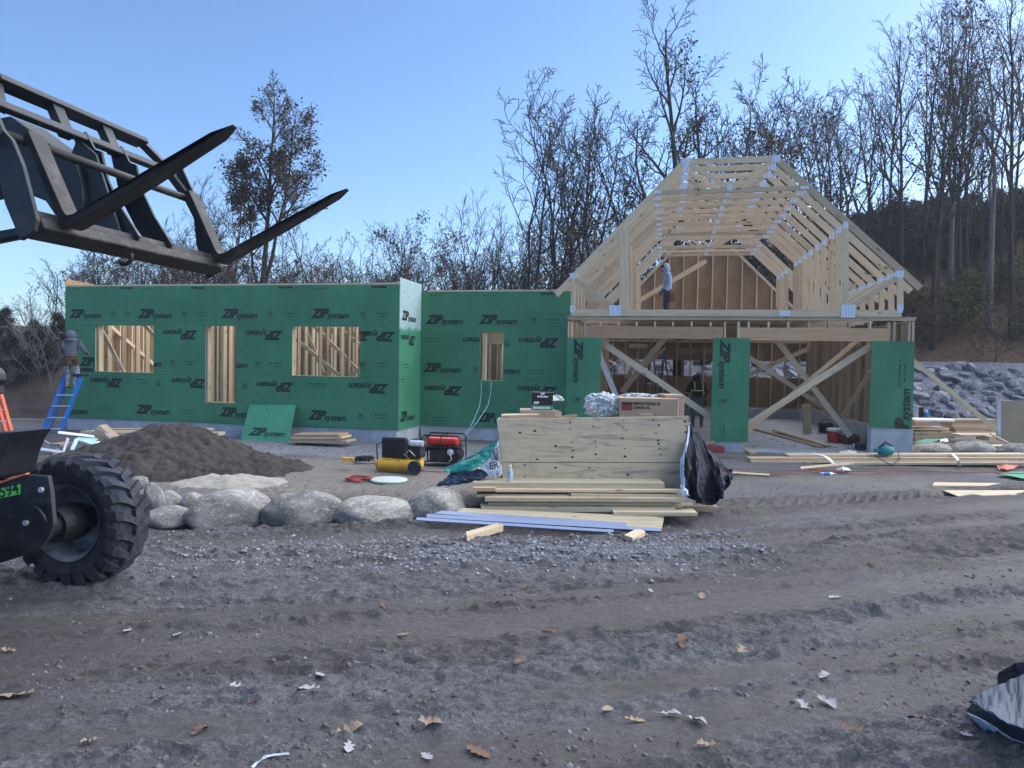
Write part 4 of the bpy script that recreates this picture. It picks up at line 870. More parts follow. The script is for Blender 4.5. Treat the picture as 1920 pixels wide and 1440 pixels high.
row_ = [('fan3', 92, 478, 24.5, 'spreading bare tree at the left end of the green wing'), ('crook1', 190, 430, 30, 'bare tree with twin stems above the left end of the wing'), ('fan1', 268, 438, 31, 'bare tree standing under the near fork heel'),
 ('fan2', 320, 400, 34, 'fan-shaped bare tree behind the carriage crossbar'), ('thin', 375, 318, 33, 'slender bare tree reaching between the two forks'), ('fan1', 405, 330, 32, 'bare tree directly behind the heel of the far fork'), ('fan3', 448, 325, 35, 'bare tree just left of the tall leafy oak'),
 ('oakr', 430, 420, 29, 'small russet-leaved oak at the foot of the tall leafy oak'), ('thin', 528, 392, 31, 'straight slim tree right of the tall oak trunk'), ('crook2', 600, 398, 34, 'bare crooked tree right of the far fork tip'), ('oakr', 598, 482, 28, 'low rounded oak with red brown leaves above the third window'),
 ('pole', 652, 425, 36, 'lone thin pole tree in the gap of the treeline'), ('pole', 690, 410, 38, 'thinner of the pole trees in the treeline gap'), ('pole', 668, 440, 40, 'faint far pole tree in the treeline gap'), ('fan2', 742, 404, 33, 'bare fan-shaped tree left of the brown-leaved oak'),
 ('oakb', 792, 412, 28, 'dense brown-leaved oak behind the inner corner of the wing'), ('oakr', 742, 480, 27, 'low reddish oak just left of the frosted corner'), ('fan2', 876, 358, 31, 'regular fan-shaped bare tree above the recessed wall'), ('fan1', 928, 382, 33, 'bare tree right of the regular fan-shaped one'),
 ('crook1', 985, 196, 29, 'tall bare tree at the left of the group beside the trusses'), ('crook2', 1040, 170, 30, 'tall crooked bare tree with curled top left of the trusses'), ('crook1', 1085, 190, 31, 'tall bare twin-stemmed tree just left of the truss slope'), ('fan3', 1160, 168, 31, 'tall bare tree behind the left slope of the trusses'), ('crook2', 1205, 205, 33, 'bare tree between the truss slope and the big oak'),
 ('oakb', 1118, 385, 27, 'low brown-leaved oak touching the left truss slope'), ('oakb', 1290, 235, 30, 'leafy oak filling the foot of the big forked oak'), ('fan1', 1350, 175, 33, 'bare tree under the long right limb of the big oak'), ('fan3', 1412, 160, 36, 'bare tree right of the big oak above the truss peak'),
 ('oakb', 1480, 240, 33, 'oak with sparse leaves behind the right truss peak'), ('fan2', 1455, 165, 40, 'hazy fan-shaped tree above the right truss peak'), ('fan1', 1540, 130, 38, 'hazy bare tree above the right truss slope'), ('crook1', 1500, 150, 42, 'pale far tree right of the truss peak')]
for k, px, yt, Y, lb in row_: tree(k, px, yt, Y, lb, 'trees behind the house')
rr_ = random.Random(5)
for i in range(64):        # the dense far treeline: nothing in the photo tells these apart
    px = 135+i*17+rr_.uniform(-12, 12)
    if 630 < px < 705 and i % 2: continue
    hy = 470+28*sin(px*.013)+rr_.uniform(-28, 30) if px < 960 else 380+rr_.uniform(-70, 60)
    tree(('thin', 'fan2', 'fan1', 'thin', 'crook2', 'oakr')[i % 6], px, hy, rr_.uniform(36, 50), 'thin bare tree in the dense far treeline above the green walls', 'far treeline behind the house', wide=1.25)
for i, (px, yt, Y) in enumerate(((20, 575, 34), (62, 560, 38), (104, 590, 30), (-30, 560, 32), (40, 610, 28), (95, 570, 40))):
    x = at(px, 700, Y).x; zb = float(hill_l(np.array([x]), np.array([float(Y)]))[0]); tree('fan2' if i % 2 else 'brush', px, yt, Y, 'sunlit pale bush on the far bank at the left edge' if i % 2 else 'dark twiggy bush on the earth bank at the left edge', 'bushes on the left bank', zb=zb)
for i, (px, yt, Y) in enumerate(((20, 640, 24), (70, 628, 24.5), (115, 640, 25), (-10, 655, 22.5), (50, 650, 23), (5, 635, 26), (90, 650, 23.5))):
    x = at(px, 700, Y).x; zb = float(hill_l(np.array([x]), np.array([float(Y)]))[0]); tree('dark2', px, yt, Y, 'dark scrubby bush on the left earth bank behind the orange ladder', 'dark scrub on the left bank', zb=zb, h=max(1.2, at(px, yt, Y).z-zb))
x = at(105, 700, 21).x; tree('birch', 105, 560, 21, 'thin pale birch leaning over the worker on the left ladder', zb=.5, rz=0, h=3.6)
tree('birch', 95, 648, 20.5, 'short pale birch stem left of the worker on the left ladder', zb=.2, rz=.4, h=2.6)
# right hill
HR = [('tallf', 1610, 150, 35), ('tallf', 1690, 20, 33), ('tallg', 1745, -40, 31.5), ('tallh', 1775, 10, 35), ('tallg', 1800, -50, 34), ('tallh', 1850, 0, 33), ('tallf', 1895, -80, 32), ('tallh', 1930, -60, 36), ('tallf', 1655, 60, 40), ('tallh', 1580, 150, 42), ('tallf', 1720, -20, 42), ('fan1', 1565, 190, 35), ('crook1', 1640, 130, 38), ('tallf', 1960, -60, 38), ('crook2', 1600, 200, 47), ('tallg', 2040, -100, 36), ('tallh', 1530, 165, 46)]
ds = ['straight tall tree on the hill, first right of the trusses', 'straight bare trunk on the hill with a high narrow crown', 'tall dark leafy tree with dense clumps at the top right', 'forked tree behind the dark leafy one at the top right', 'second dark leafy tree at the top right', 'forked bare tree between the leafy trees and the right edge', 'tall bare tree leaning at the top right corner', 'forked tall tree cut by the right edge']
for i, (k, px, yt, Y) in enumerate(HR):
    x = at(px, 700, Y).x; zb = hh(x, Y); tree(k, px, yt, Y, ds[i] if i < 8 else 'hazy tall bare tree on the hillside right of the trusses', 'tall trees on the right hillside', zb=zb)
rr_ = random.Random(8)
for i in range(44):
    px = 1545+i*11+rr_.uniform(-14, 14); Y = rr_.uniform(40, 46); x = at(px, 700, Y).x; zb = hh(x, Y)
    yt = (470 if px < 1600 else 385 if px < 1880 else 360)+rr_.uniform(-12, 60); h = max(2.6, at(px, yt, Y).z-zb)
    tree('dark' if i % 3 else 'dark2', px, yt, Y, 'dark evergreen in the dense thicket on the right hillside', 'dark thicket on the right hillside', zb=zb, h=min(h, 7.5), wide=1.15)
for i in range(44):
    px = 1500+i*11+rr_.uniform(-20, 20); Y = rr_.uniform(30.3, 36); x = at(px, 700, Y).x; zb = hh(x, Y)
    tree('brusho' if i % 4 == 0 else 'brush', px, 500, Y, 'low twiggy bush above the stone bank on the right hillside', 'bushes above the stone bank', zb=zb, h=rr_.uniform(1.2, 2.6), wide=1.2)
for i in range(9):
    px = 1725+i*23+rr_.uniform(-8, 8); Y = rr_.uniform(31.5, 39); x = at(px, 700, Y).x; tree('tallf' if i % 3 else 'thin', px, 0, Y, 'slim trunk standing on the leafy slope at the far right', 'slim trunks on the right slope', zb=hh(x, Y), h=rr_.uniform(9, 16), rz=i*1.3)
for i in range(34):
    px = 150+i*27+rr_.uniform(-10, 10); Y = rr_.uniform(29, 34); tree(('thin', 'fan2', 'oakr', 'fan1', 'pole')[i % 5], px, 485+rr_.uniform(-25, 25), Y, 'low tangled brush just above the top edge of the green walls', 'brush behind the green walls', wide=1.5)
for i in range(26):
    px = 1120+i*17+rr_.uniform(-10, 10); Y = rr_.uniform(32, 42); x = at(px, 700, Y).x; zb = hh(x, Y)
    tree('brush' if i % 2 else 'thin', px, 500, Y, 'thin growth seen through the roof trusses', 'growth behind the roof trusses', zb=zb, h=rr_.uniform(3, 6.5))
# =========================================================== TELEHANDLER
MY = -R(12.06); MO = Vector((-3.42, 5.02, 0)); MX = Vector((cos(MY), sin(MY), 0)); MN = Vector((-sin(MY), cos(MY), 0))
th = E('telehandler', MO, MY); T(th, 'dirty telehandler cut by the left edge, big front tyre and raised pallet forks', 'telehandler')
def MP(px, py, y):
    d = ray(px, py); t = ((MO+MN*y-CAM).dot(MN))/d.dot(MN); q = CAM+d*t-MO; return (q.dot(MX), q.z)
def mprism(name, pts, y0, y1, mat, parent=th, bevel=.008, yp=None):
    return MB().prism([MP(a, b, y0 if yp is None else yp) for a, b in pts], y0, y1).build(name, M[mat], parent, bevel=bevel)
def wheel(x, y, tread=1):
    w_ = E('wheel', (x, y, .53)); w_.parent = th; Rr = .53; hw = .17
    tb = MB(); tb.lathe([(.30, -hw*.85), (.33, -hw*.98), (.40, -hw*1.08), (.455, -hw*1.0), (.485, -hw*.8), (.493, 0), (.485, hw*.8), (.455, hw), (.40, hw*1.08), (.33, hw*.98), (.30, hw*.85)], 64, axis='Y')
    nl = 22
    for k in range(nl):
        for sgn in (-1, 1):
            a0 = 2*pi*(k+(0.5 if sgn > 0 else 0))/nl
            sec = []; 
            for j, (yy, da, wdt, r_) in enumerate(((-.01, .0, .036, .53), (.07, .09, .036, .53), (.14, .15, .042, .527), (.182, .18, .05, .495), (.188, .19, .052, .44))):
                a = a0+da; hwid = wdt; ri = .478 if j < 3 else r_-.035
                rad = lambda q, r2: Vector((r2*cos(q), yy*sgn, r2*sin(q)))
                sec.append([rad(a-hwid/r_*1.0, ri), rad(a-hwid/r_*.8, r_), rad(a+hwid/r_*.8, r_), rad(a+hwid/r_*1.0, ri)])
            Vv = [p for s_ in sec for p in s_]; Fs = []
            for j in range(4):
                for m_ in range(3): Fs.append((j*4+m_, j*4+m_+1, (j+1)*4+m_+1, (j+1)*4+m_))
            Fs += [(0, 1, 2, 3), (19, 18, 17, 16)]
            tb.add(Vv, Fs)
    tb.build('tyre', M['tyre'], w_, bevel=0)
    rb = MB(); rb.lathe([(.31, -.165), (.305, -.15), (.285, -.135), (.272, -.11), (.27, .02), (.262, .05), (.20, .075), (.12, .085), (.10, .08), (0.001, .08)], 48, axis='Y')
    rb.build('rim', M['rim'], w_, smooth=True); return w_
wheel(-.22, .70); wheel(-.12, -.86); wheel(-3.0, .80); wheel(-3.0, -.86)
ax = MB(); ax.tube([(-.22, -.60, .53), (-.22, .78, .53)], [.10, .09], 14); ax.lathe([(0, .42), (.13, .42), (.15, .5), (.15, .64), (.1, .78), (0, .79)], 20, axis='Y', c=(-.22, 0, .53)); ax.tube([(-.38, .30, .62), (-.26, .62, .64)], .04, 8); ax.build('front_axle', M['black'], th, bevel=.01)
plt = [(-90, 918), (0, 906), (48, 890), (90, 893), (96, 930), (100, 985), (88, 1012), (69, 1034), (42, 1043), (0, 1056), (-90, 1075)]
mprism('chassis_plate', plt, -.30, -.265, 'blacksteel')
MB().box((-3.6, -.255, .52), (-.30, .245, .92)).build('chassis_beam', M['blacksteel'], th, bevel=.02)
mprism('orange_trim', [(-90, 905), (0, 903), (48, 887), (48, 890.5), (0, 907), (-90, 919)], -.315, -.285, 'orange', bevel=.002)
mprism('fender', [(-90, 852), (0, 836), (31, 806), (98, 802.5), (86, 822), (76, 846), (66, 884), (46, 888), (0, 901), (-90, 905)], .02, .34, 'black', bevel=.012, yp=.34)
hk = MB(); ps = [MP(a, b, -.33) for a, b in ((62, 949), (72, 955), (82, 968), (85, 978))]; hk.tube([(p[0], -.33, p[1]) for p in ps], .012, 8); hk.build('lifting_hook', M['steel'], th, smooth=True)
for a, b in ((79, 918), (50, 980)):
    p = MP(a, b, -.302); MB().lathe([(.0, -.018), (.018, -.018), (.02, 0)], 6, axis='Y').build('bolt', M['galv'], th, loc=(p[0], -.302, p[1]))
tg = [MP(a, b, -.306) for a, b in ((-16, 919), (37.5, 908), (37.5, 926.5), (-16, 938))]; tgo = MB().prism(tg, -.306, -.303).build('number_tag', M['tag'], th)
P, Fs = txt('3594', .10, 0, .0015); bl = MP(-11, 936, -.31); br_ = MP(36, 924.5, -.31); sc_ = (Vector(br_)-Vector(bl)).length/P[:, 0].max(); an = math.atan2(br_[1]-bl[1], br_[0]-bl[0])
P = P*sc_; Q = np.stack([P[:, 0]*cos(an)-P[:, 1]*sin(an)+bl[0], P[:, 0]*sin(an)+P[:, 1]*cos(an)+bl[1]], -1); link('number_print', mesh([(a, -.3085, b) for a, b in Q], Fs), M['ink'], tgo)
# boom and carriage
pp = [MP(a, b, -.20) for a, b in ((-10, 693), (4, 690), (13, 700), (15, 712), (8, 720), (10, 740), (-10, 742))]
mprism('work_lamp', [(-14, 692), (4, 689), (12, 700), (14, 712), (8, 722), (10, 738), (-14, 742)], -.14, -.08, 'black', yp=-.08)
CP = Vector((-2.6106, 4.0786, 2.5974)); ph = R(26.25); cu = MN.copy(); cwv = Vector((MX.x*cos(ph), MX.y*cos(ph), sin(ph))); cv = Vector((-MX.x*sin(ph), -MX.y*sin(ph), cos(ph)))
CM = Matrix((cwv, cu, cv)).transposed().to_4x4(); CM.translation = CP            # local: x forward along the forks, y across, z up the backrest
cr_ = part('carriage', th); cr_.matrix_local = Matrix.Identity(4)
CL = (Matrix.Translation(MO) @ Matrix.Rotation(MY, 4, 'Z')).inverted() @ CM
def cob(name, mb, mat, bevel=.006, parent=th, smooth=False):
    o = mb.build(name, M[mat], parent, bevel=bevel, smooth=smooth); o.matrix_local = CL if parent is th else Matrix.Identity(4); return o
cr_.matrix_local = CL
def cc(name, mb, mat, bevel=.006, smooth=False): return mb.build(name, M[mat], cr_, bevel=bevel, smooth=smooth)
def yprism(poly, y0, y1): return MB().prism(poly, y0, y1)       # poly in (x forward, z up)
for y in (.02, 1.44):      # forks: shank, heel, tapered blade
    f = yprism([(.0, .60), (.0, .02), (.02, -.02), (.06, -.03), (.62, -.028), (1.10, -.016), (1.2, -.006), (1.2, .006), (1.08, .012), (.6, .02), (.10, .026), (.06, .04), (.05, .08), (.045, .60)], y, y+.115)
    o = cc('fork', f, 'rust', .004)
    for v in o.data.vertices:
        if v.co.x > 1.05: v.co.y = y+.0575+(v.co.y-y-.0575)*(1-.75*((v.co.x-1.05)/.15)**1.6)
side = [(-.02, 1.02), (.0, .86), (.0, .58), (.03, .50), (.03, .34), (-.02, .02), (-.06, -.03), (-.17, -.03), (-.17, .2), (-.12, .45), (-.12, .9), (-.10, 1.12)]
cc('side_plate', yprism(side, -.115, -.085), 'steel'); 
side2 = [(-.01, .98), (.0, .58), (.0, .34), (-.02, .02), (-.06, -.03), (-.20, -.03), (-.16, .25), (-.09, .45), (-.10, .62), (-.07, .9), (-.06, .98)]
cc('side_plate', yprism(side2, 1.575, 1.60), 'steel'); 
cc('crossbar', MB().box((-.15, -.085, -.03), (-.015, 1.575, .045)), 'rust', .012); cc('crossbar', MB().box((-.08, -.085, .046), (-.03, 1.575, .10)), 'rust', .01)
cc('fork_shaft', MB().tube([(-.03, -.13, .58), (-.03, 1.62, .58)], .027, 14), 'rust', 0, True)
cc('middle_bar', MB().box((-.10, -.085, .81), (-.05, 1.42, .865)), 'steel', .008)
cc('top_bar', MB().box((-.165, .12, 1.05), (-.145, 1.35, 1.125)), 'steel', .006); cc('top_bar', MB().box((-.143, .12, 1.045), (-.06, 1.37, 1.09)), 'steel', .006)
bk = MB().tube([(-.12, .14, 1.09), (-.12, .10, .92), (-.1, .08, .84)], .035, 4); cc('backrest_end', bk, 'steel', .0)
bk = MB().tube([(-.12, 1.35, 1.09), (-.10, 1.48, .93), (-.06, 1.55, .66)], .038, 4); cc('backrest_end', bk, 'steel', .0)
for y, z0_, z1_ in ((.50, .83, 1.06), (.92, .84, 1.06)): cc('backrest_strut', MB().box((-.14, y, z0_), (-.08, y+.09, z1_)), 'steel', .004)
rib = [(-.05, .88), (-.04, .74), (.0, .70), (-.04, .52), (-.03, .30), (.01, .06), (-.06, .0), (-.14, .02), (-.20, .30), (-.22, .55), (-.15, .88)]
for y in (.66, .98): cc('centre_rib', yprism(rib, y, y+.022), 'steel', .003)
for y in (.62,): cc('link_plate', yprism([(-.02, .68), (-.10, .84), (-.25, .72), (-.30, .4), (-.22, .15), (-.08, .12), (-.05, .4)], y, y+.02), 'steel', .003)
o = MB(); o.tube([(-.09+.05*cos(a), .58, -.06+.045*sin(a)) for a in [pi+i*pi/8 for i in range(9)]], .014, 8); cc('tow_eye', o, 'rust', 0, True)
bs = MB(); bs.box((-.1, -.16, .42), (.0, -.118, .5)); cc('pivot_boss', MB().lathe([(.0, -.2), (.05, -.2), (.06, -.17), (.06, -.117)], 16, axis='Y', c=(-.10, 0, .60)), 'rust', 0, True)
# boom in the machine frame: from the carriage back and slightly down to the rear pivot
def C2(x, y, z): return CL @ Vector((x, y, z))
hd = C2(-.12, .72, .52); yb = hd.y
def bprism(name, pts, y0, y1, mat='steel', bevel=.012): return MB().prism([(hd.x+a, hd.z+b) for a, b in pts], y0, y1).build(name, M[mat], th, bevel=bevel)
bprism('boom_head', [(-.04, -.12), (-.08, -.28), (-.20, -.30), (-.34, -.12), (-.85, .06), (-.95, .30), (-.80, .44), (-.62, .46), (-.10, .12), (-.06, .02)], yb-.14, yb+.14)
bprism('boom', [(-.70, .40), (-.74, .02), (-5.4, -.75), (-5.4, -.33)], yb-.17, yb+.17)
bprism('tilt_cylinder', [(-.15, -.20), (-.18, -.27), (-2.6, -.62), (-2.6, -.52)], yb-.045, yb+.045, bevel=.02)
mb_ = MB(); mb_.box((-3.9, -.9, .55), (-1.9, -.3, 1.35)); mb_.build('engine_cover', M['blacksteel'], th, bevel=.05)
MB().box((-5.3+1.0, yb-.28, .7), (-5.3+1.35, yb+.28, 2.3)).build('boom_tower', M['blacksteel'], th, bevel=.02)

# =========================================================== LADDERS
def stepladder(name, base, H_, w0, w1, depth, rz, mat, label, n=6, lean=0.):
    e = E(name, base, rz); T(e, label, 'ladder'); m = M[mat]
    f = lambda t, s: Vector((s*(w0+(w1-w0)*t)/2, depth/2*(1-t)-.0, H_*t)); b = lambda t, s: Vector((s*(w0*.9+(w1*.9-w0*.9)*t)/2, -depth/2*(1-t)+.0, H_*t*.97))
    for s in (-1, 1):
        beam('front_rail', f(0, s)*1, f(1, s), .03, .075, m, e, up=(1, 0, 0)).data; beam('rear_rail', b(0, s)+Vector((0, .0, 0)), b(.97, s), .025, .05, m, e, up=(1, 0, 0))
    for i in range(1, n): t = i/n; beam('step', f(t, -1), f(t, 1), .02, .085, M['alu'], e)
    for i in (1, 3): t = i/n; beam('spreader', b(t, -1), b(t, 1), .02, .015, M['alu'], e)
    MB().box((-w1/2-.04, -.12, H_-.01), (w1/2+.04, .12, H_+.05)).build('ladder_top', M['black'], e, bevel=.01); return e
# blue ladder at the left end of the wing (front rails face the camera side)
yl = 16.9
lp = [at(84, 812, yl), at(106, 824, yl-.15), at(151, 704, yl+.3), at(128, 700, yl+.3)]
lad = E('stepladder', (lp[1].x, lp[1].y, 0)); T(lad, 'bright blue stepladder at the left end of the green wing with a worker on it', 'ladder')
Li = lad.matrix_basis.inverted() if False else Matrix.Translation(-Vector((lp[1].x, lp[1].y, 0)))
rl0, rl1 = at(83, 806, yl+.05), at(124, 700, yl+.15); rr0, rr1 = at(108, 822, yl-.1), at(152, 707, yl+.05)
rl0 = gp(82, 815, .0)*0+at(80, 813, yl); 
beam('front_rail', Li@rl0, Li@rl1, .10, .03, M['blue'], lad, up=(1, 0, .3)); beam('front_rail', Li@rr0, Li@rr1, .11, .03, M['blue'], lad, up=(1, 0, .3))
for y_ in (804, 783, 761.5, 741): 
    tl = (813-y_)/(813-700.); tr_ = (822-y_)/(822-707.); beam('step', Li@rl0.lerp(rl1, tl), Li@rr0.lerp(rr1, tr_), .022, .09, M['alu'], lad)
q0, q1 = at(92, 812, yl+.55), at(128, 712, yl+.25); beam('rear_rail', Li@q0, Li@q1, .05, .03, M['blue'], lad, up=(1, 0, 0)); q0, q1 = at(112, 820, yl+.5), at(150, 712, yl+.25); beam('rear_rail', Li@q0, Li@q1, .05, .03, M['blue'], lad, up=(1, 0, 0))
q = Li@at(150, 704, yl+.1); MB().box((q.x-.14, q.y-.1, q.z-.02), (q.x+.1, q.y+.2, q.z+.04)).build('ladder_top', M['black'], lad, bevel=.01)
# orange ladder at the left edge
ol = E('stepladder', (at(15, 830, 12).x, 12, 0)); T(ol, 'orange stepladder cut by the left edge above the black fender', 'ladder'); Li = Matrix.Translation(-Vector(ol.location))
for a, b, d in (((26, 826), (-6, 712), 0), ((16, 830), (-12, 730), .25), ((-40, 830), (-14, 712), .0), ((-50, 830), (-18, 730), .25)): beam('rail', Li@at(*a, 12+d), Li@at(*b, 12+d*.3), .035, .07, M['orange'], ol, up=(1, 0, 0))
for k in range(5): beam('step', Li@at(-36+k*5, 812-k*22, 12), Li@at(21-k*6, 812-k*22, 12), .02, .08, M['alu'], ol)
MB().box((-.2, -.1, 0), (.1, .12, .05)).build('ladder_top', M['black'], ol, loc=Li@at(-10, 712, 12), bevel=.01)
# ladders inside the garage
def HW(v): return HO+HE*v[0]+HN*v[1]+Vector((0, 0, v[2]))
p = H3(1232, 786, 3.6); stepladder('stepladder', HW(Vector((p.x, 3.6, .03))), 2.35, .62, .34, 1.2, YAW+.5, 'blued', 'dark blue stepladder standing inside the garage left of the crouched worker', 7)
q0, q1 = H3(1172, 790, 1.2), H3(1112, 640, .9); al = E('extension_ladder', HW(Vector((q0.x, 1.2, .03)))); T(al, 'aluminium ladder leaning behind the left garage door panel', 'ladder'); Li = Matrix.Translation(-Vector(al.location))
for s in (-1, 1): beam('rail', Li@HW(q0+Vector((.02+s*.02, .05+s*.14, 0))), Li@HW(q1+Vector((.02+s*.02, .05+s*.14, 0))), .075, .03, M['alu'], al, up=(1, 0, 0))
for i in range(8): c_ = q0.lerp(q1, .06+i*.12); beam('rung', Li@HW(c_+Vector((.0, -.1, 0))), Li@HW(c_+Vector((.04, .2, 0))), .03, .03, M['alu'], al)
# =========================================================== PEOPLE
def body(name, J, bones, mats, parent, hands=()):
    """J: joint -> (x,y,z,r); bones: (a,b,material index)"""
    names = list(J); ix = {n: i for i, n in enumerate(names)}; V = [Vector(J[n][:3]) for n in names]; rad = [J[n][3] for n in names]; Ed = [(ix[a], ix[b]) for a, b, _ in bones]; segs = [(Vector(J[a][:3]), Vector(J[b][:3]), m) for a, b, m in bones]
    for wr, hd_, curl in hands:     # five separate fingers of different lengths, thumb from the side of the palm
        w0 = Vector(J[wr][:3]); h0 = Vector(J[hd_][:3]); d = (h0-w0).normalized(); s = d.cross(Vector(curl)).normalized(); c = s.cross(d)
        for k, (off, ln) in enumerate(((-.03, .055), (-.011, .07), (.010, .066), (.030, .05))):
            i0 = len(V); V += [h0+s*off+d*.03, h0+s*off*1.15+d*(.03+ln*.55)-c*.012, h0+s*off*1.15+d*(.03+ln*.8)-c*.035]; rad += [.0095, .009, .0075]; Ed += [(ix[hd_], i0), (i0, i0+1), (i0+1, i0+2)]; segs.append((V[i0], V[i0+2], J[hd_][4]))
        i0 = len(V); V += [h0-s*.042-d*.0, h0-s*.058+d*.03-c*.015]; rad += [.011, .009]; Ed += [(ix[hd_], i0), (i0, i0+1)]; segs.append((V[i0], V[i0+1], J[hd_][4]))
    me = bpy.data.meshes.new(name); me.from_pydata([v[:] for v in V], Ed, []); me.update(); o = bpy.data.objects.new(name, me); COL.objects.link(o)
    sk_ = o.modifiers.new('s', 'SKIN'); sk_.use_smooth_shade = True
    for i, r in enumerate(rad): me.skin_vertices[0].data[i].radius = (r, r)
    me.skin_vertices[0].data[ix['pelvis']].use_root = True
    ss = o.modifiers.new('u', 'SUBSURF'); ss.levels = 2; ss.render_levels = 2
    bpy.context.view_layer.update(); m2 = bpy.data.meshes.new_from_object(o.evaluated_get(bpy.context.evaluated_depsgraph_get())); bpy.data.objects.remove(o)
    for m_ in mats: m2.materials.append(M[m_])
    for p in m2.polygons:
        c = p.center; best = 1e9; bi = 0
        for a, b, mi in segs:
            ab = b-a; t = max(0, min(1, (c-a).dot(ab)/max(1e-9, ab.length_squared))); dd = (c-a-ab*t).length
            if dd < best: best = dd; bi = mi
        p.material_index = bi; p.use_smooth = True
    o = bpy.data.objects.new(name, m2); COL.objects.link(o); o.parent = parent; return o
def sphere(name, c, s, mat, parent, seed=0, amp=.03, sub=3):
    bm = bmesh.new(); bmesh.ops.create_icosphere(bm, subdivisions=sub, radius=1); P = np.array([v.co[:] for v in bm.verts]); n = fbm(P[:, 0]*2+9+seed, P[:, 1]*2+P[:, 2]*2, 3, seed)-.5; P *= (1+amp*2*n)[:, None]
    for v, p in zip(bm.verts, P): v.co = p
    me = bpy.data.meshes.new(name); bm.to_mesh(me); bm.free(); me.polygons.foreach_set('use_smooth', [True]*len(me.polygons)); o = link(name, me, M[mat], parent); o.location = c; o.scale = s; return o
BON = [('pelvis', 'belly', 0), ('belly', 'chest', 0), ('chest', 'neck', 0), ('neck', 'head0', 3), ('head0', 'head1', 3)]+[x for s in 'lr' for x in (('chest', 'sh'+s, 0), ('sh'+s, 'el'+s, 0), ('el'+s, 'wr'+s, 0), ('wr'+s, 'ha'+s, 4), ('pelvis', 'hp'+s, 1), ('hp'+s, 'kn'+s, 1), ('kn'+s, 'an'+s, 1), ('an'+s, 'he'+s, 2), ('he'+s, 'to'+s, 2))]
def pose(**k):
    out = {}
    for n, v in k.items(): out[n] = tuple(v)
    return out
# worker on the left ladder, seen from behind, head bent towards the wall at his right
yw = 16.95; a = at(133, 728, yw); w1 = E('person', (a.x, yw, a.z)); w1.scale = (.95, .95, .93); T(w1, 'worker in grey hoodie and tool belt standing on the bright blue stepladder', 'person')
J = pose(pelvis=(0, 0, .72, .125), belly=(.0, -.01, .88, .135), chest=(.01, .0, 1.08, .15), neck=(.0, .04, 1.24, .075), head0=(-.03, .09, 1.30, .075), head1=(-.03, .11, 1.40, .085),
   shl=(-.19, .02, 1.15, .075), ell=(-.26, .08, .93, .058), wrl=(-.20, .28, .86, .042), hal=(-.17, .36, .87, .036, 4), shr=(.20, .02, 1.15, .075), elr=(.30, .10, .94, .058), wrr=(.25, .30, .90, .042), har=(.22, .37, .92, .036, 4),
   hpl=(-.09, 0, .66, .10), knl=(-.10, .06, .38, .075), anl=(-.10, .0, .09, .05), hel=(-.10, -.03, .045, .045), tol=(-.11, .17, .035, .04), hpr=(.09, 0, .66, .10), knr=(.11, .06, .38, .075), anr=(.10, .0, .09, .05), her=(.10, -.03, .045, .045), tor=(.11, .17, .035, .04))
body('body', J, BON, ['hoodg', 'camo', 'boot', 'skin', 'glove'], w1, (('wrl', 'hal', (0, 0, 1)), ('wrr', 'har', (0, 0, 1))))
sphere('hood', (-.035, .07, 1.345), (.125, .135, .15), 'hoodg', w1, 2, .08); sphere('hood_collar', (-.0, .02, 1.23), (.15, .11, .07), 'hoodg', w1, 4, .1)
MB().lathe([(.15, -.06), (.165, -.05), (.165, .05), (.15, .06), (.14, 0)], 24).build('tool_belt', M['leather'], w1, loc=(0, 0, .78))
for x, y, s in ((-.15, -.08, 1), (.0, -.15, .8), (.16, -.07, 1)): MB().box((-.075*s, -.05, -.13), (.075*s, .045, .05)).build('tool_pouch', M['leather'], w1, loc=(x, y, .72), bevel=.025)
# worker on the loft floor, in profile facing left
p = H3(1251, 575, 4.5); w2 = E('person', HW(Vector((p.x, 4.5, ZT+CH+.021)))); w2.scale = (1, 1, .94); T(w2, 'worker in a light blue hooded sweatshirt standing on the upper floor among the roof trusses', 'person')
J = pose(pelvis=(0, 0, .90, .125), belly=(.0, 0, 1.06, .125), chest=(-.01, .0, 1.28, .145), neck=(-.05, .0, 1.46, .07), head0=(-.085, .0, 1.52, .07), head1=(-.10, .0, 1.62, .085),
   shl=(.0, .17, 1.36, .07), ell=(-.03, .22, 1.10, .055), wrl=(-.14, .20, .92, .04), hal=(-.17, .19, .84, .036, 4), shr=(.0, -.17, 1.36, .075), elr=(.01, -.22, 1.10, .06), wrr=(-.11, -.23, .93, .042), har=(-.14, -.22, .85, .036, 4),
   hpl=(0, .09, .84, .10), knl=(-.03, .10, .48, .07), anl=(.03, .11, .10, .05), hel=(.05, .11, .045, .045), tol=(-.14, .12, .035, .04), hpr=(0, -.09, .84, .10), knr=(-.03, -.10, .48, .07), anr=(.05, -.11, .10, .05), her=(.07, -.11, .045, .045), tor=(-.12, -.12, .035, .04))
body('body', J, BON, ['hoodb', 'jeans', 'boot', 'skin', 'glove'], w2, (('wrl', 'hal', (1, 0, 0)), ('wrr', 'har', (1, 0, 0))))
sphere('hood', (-.055, 0, 1.60), (.115, .115, .165), 'hoodb', w2, 6, .06); sphere('hair', (-.135, 0, 1.655), (.07, .075, .055), 'hair', w2, 3); sphere('nose', (-.188, 0, 1.585), (.018, .014, .02), 'skin', w2); sphere('beard', (-.14, 0, 1.525), (.05, .05, .03), 'hair', w2)
sphere('hood_collar', (-.03, 0, 1.45), (.12, .12, .06), 'hoodb', w2, 8, .08)
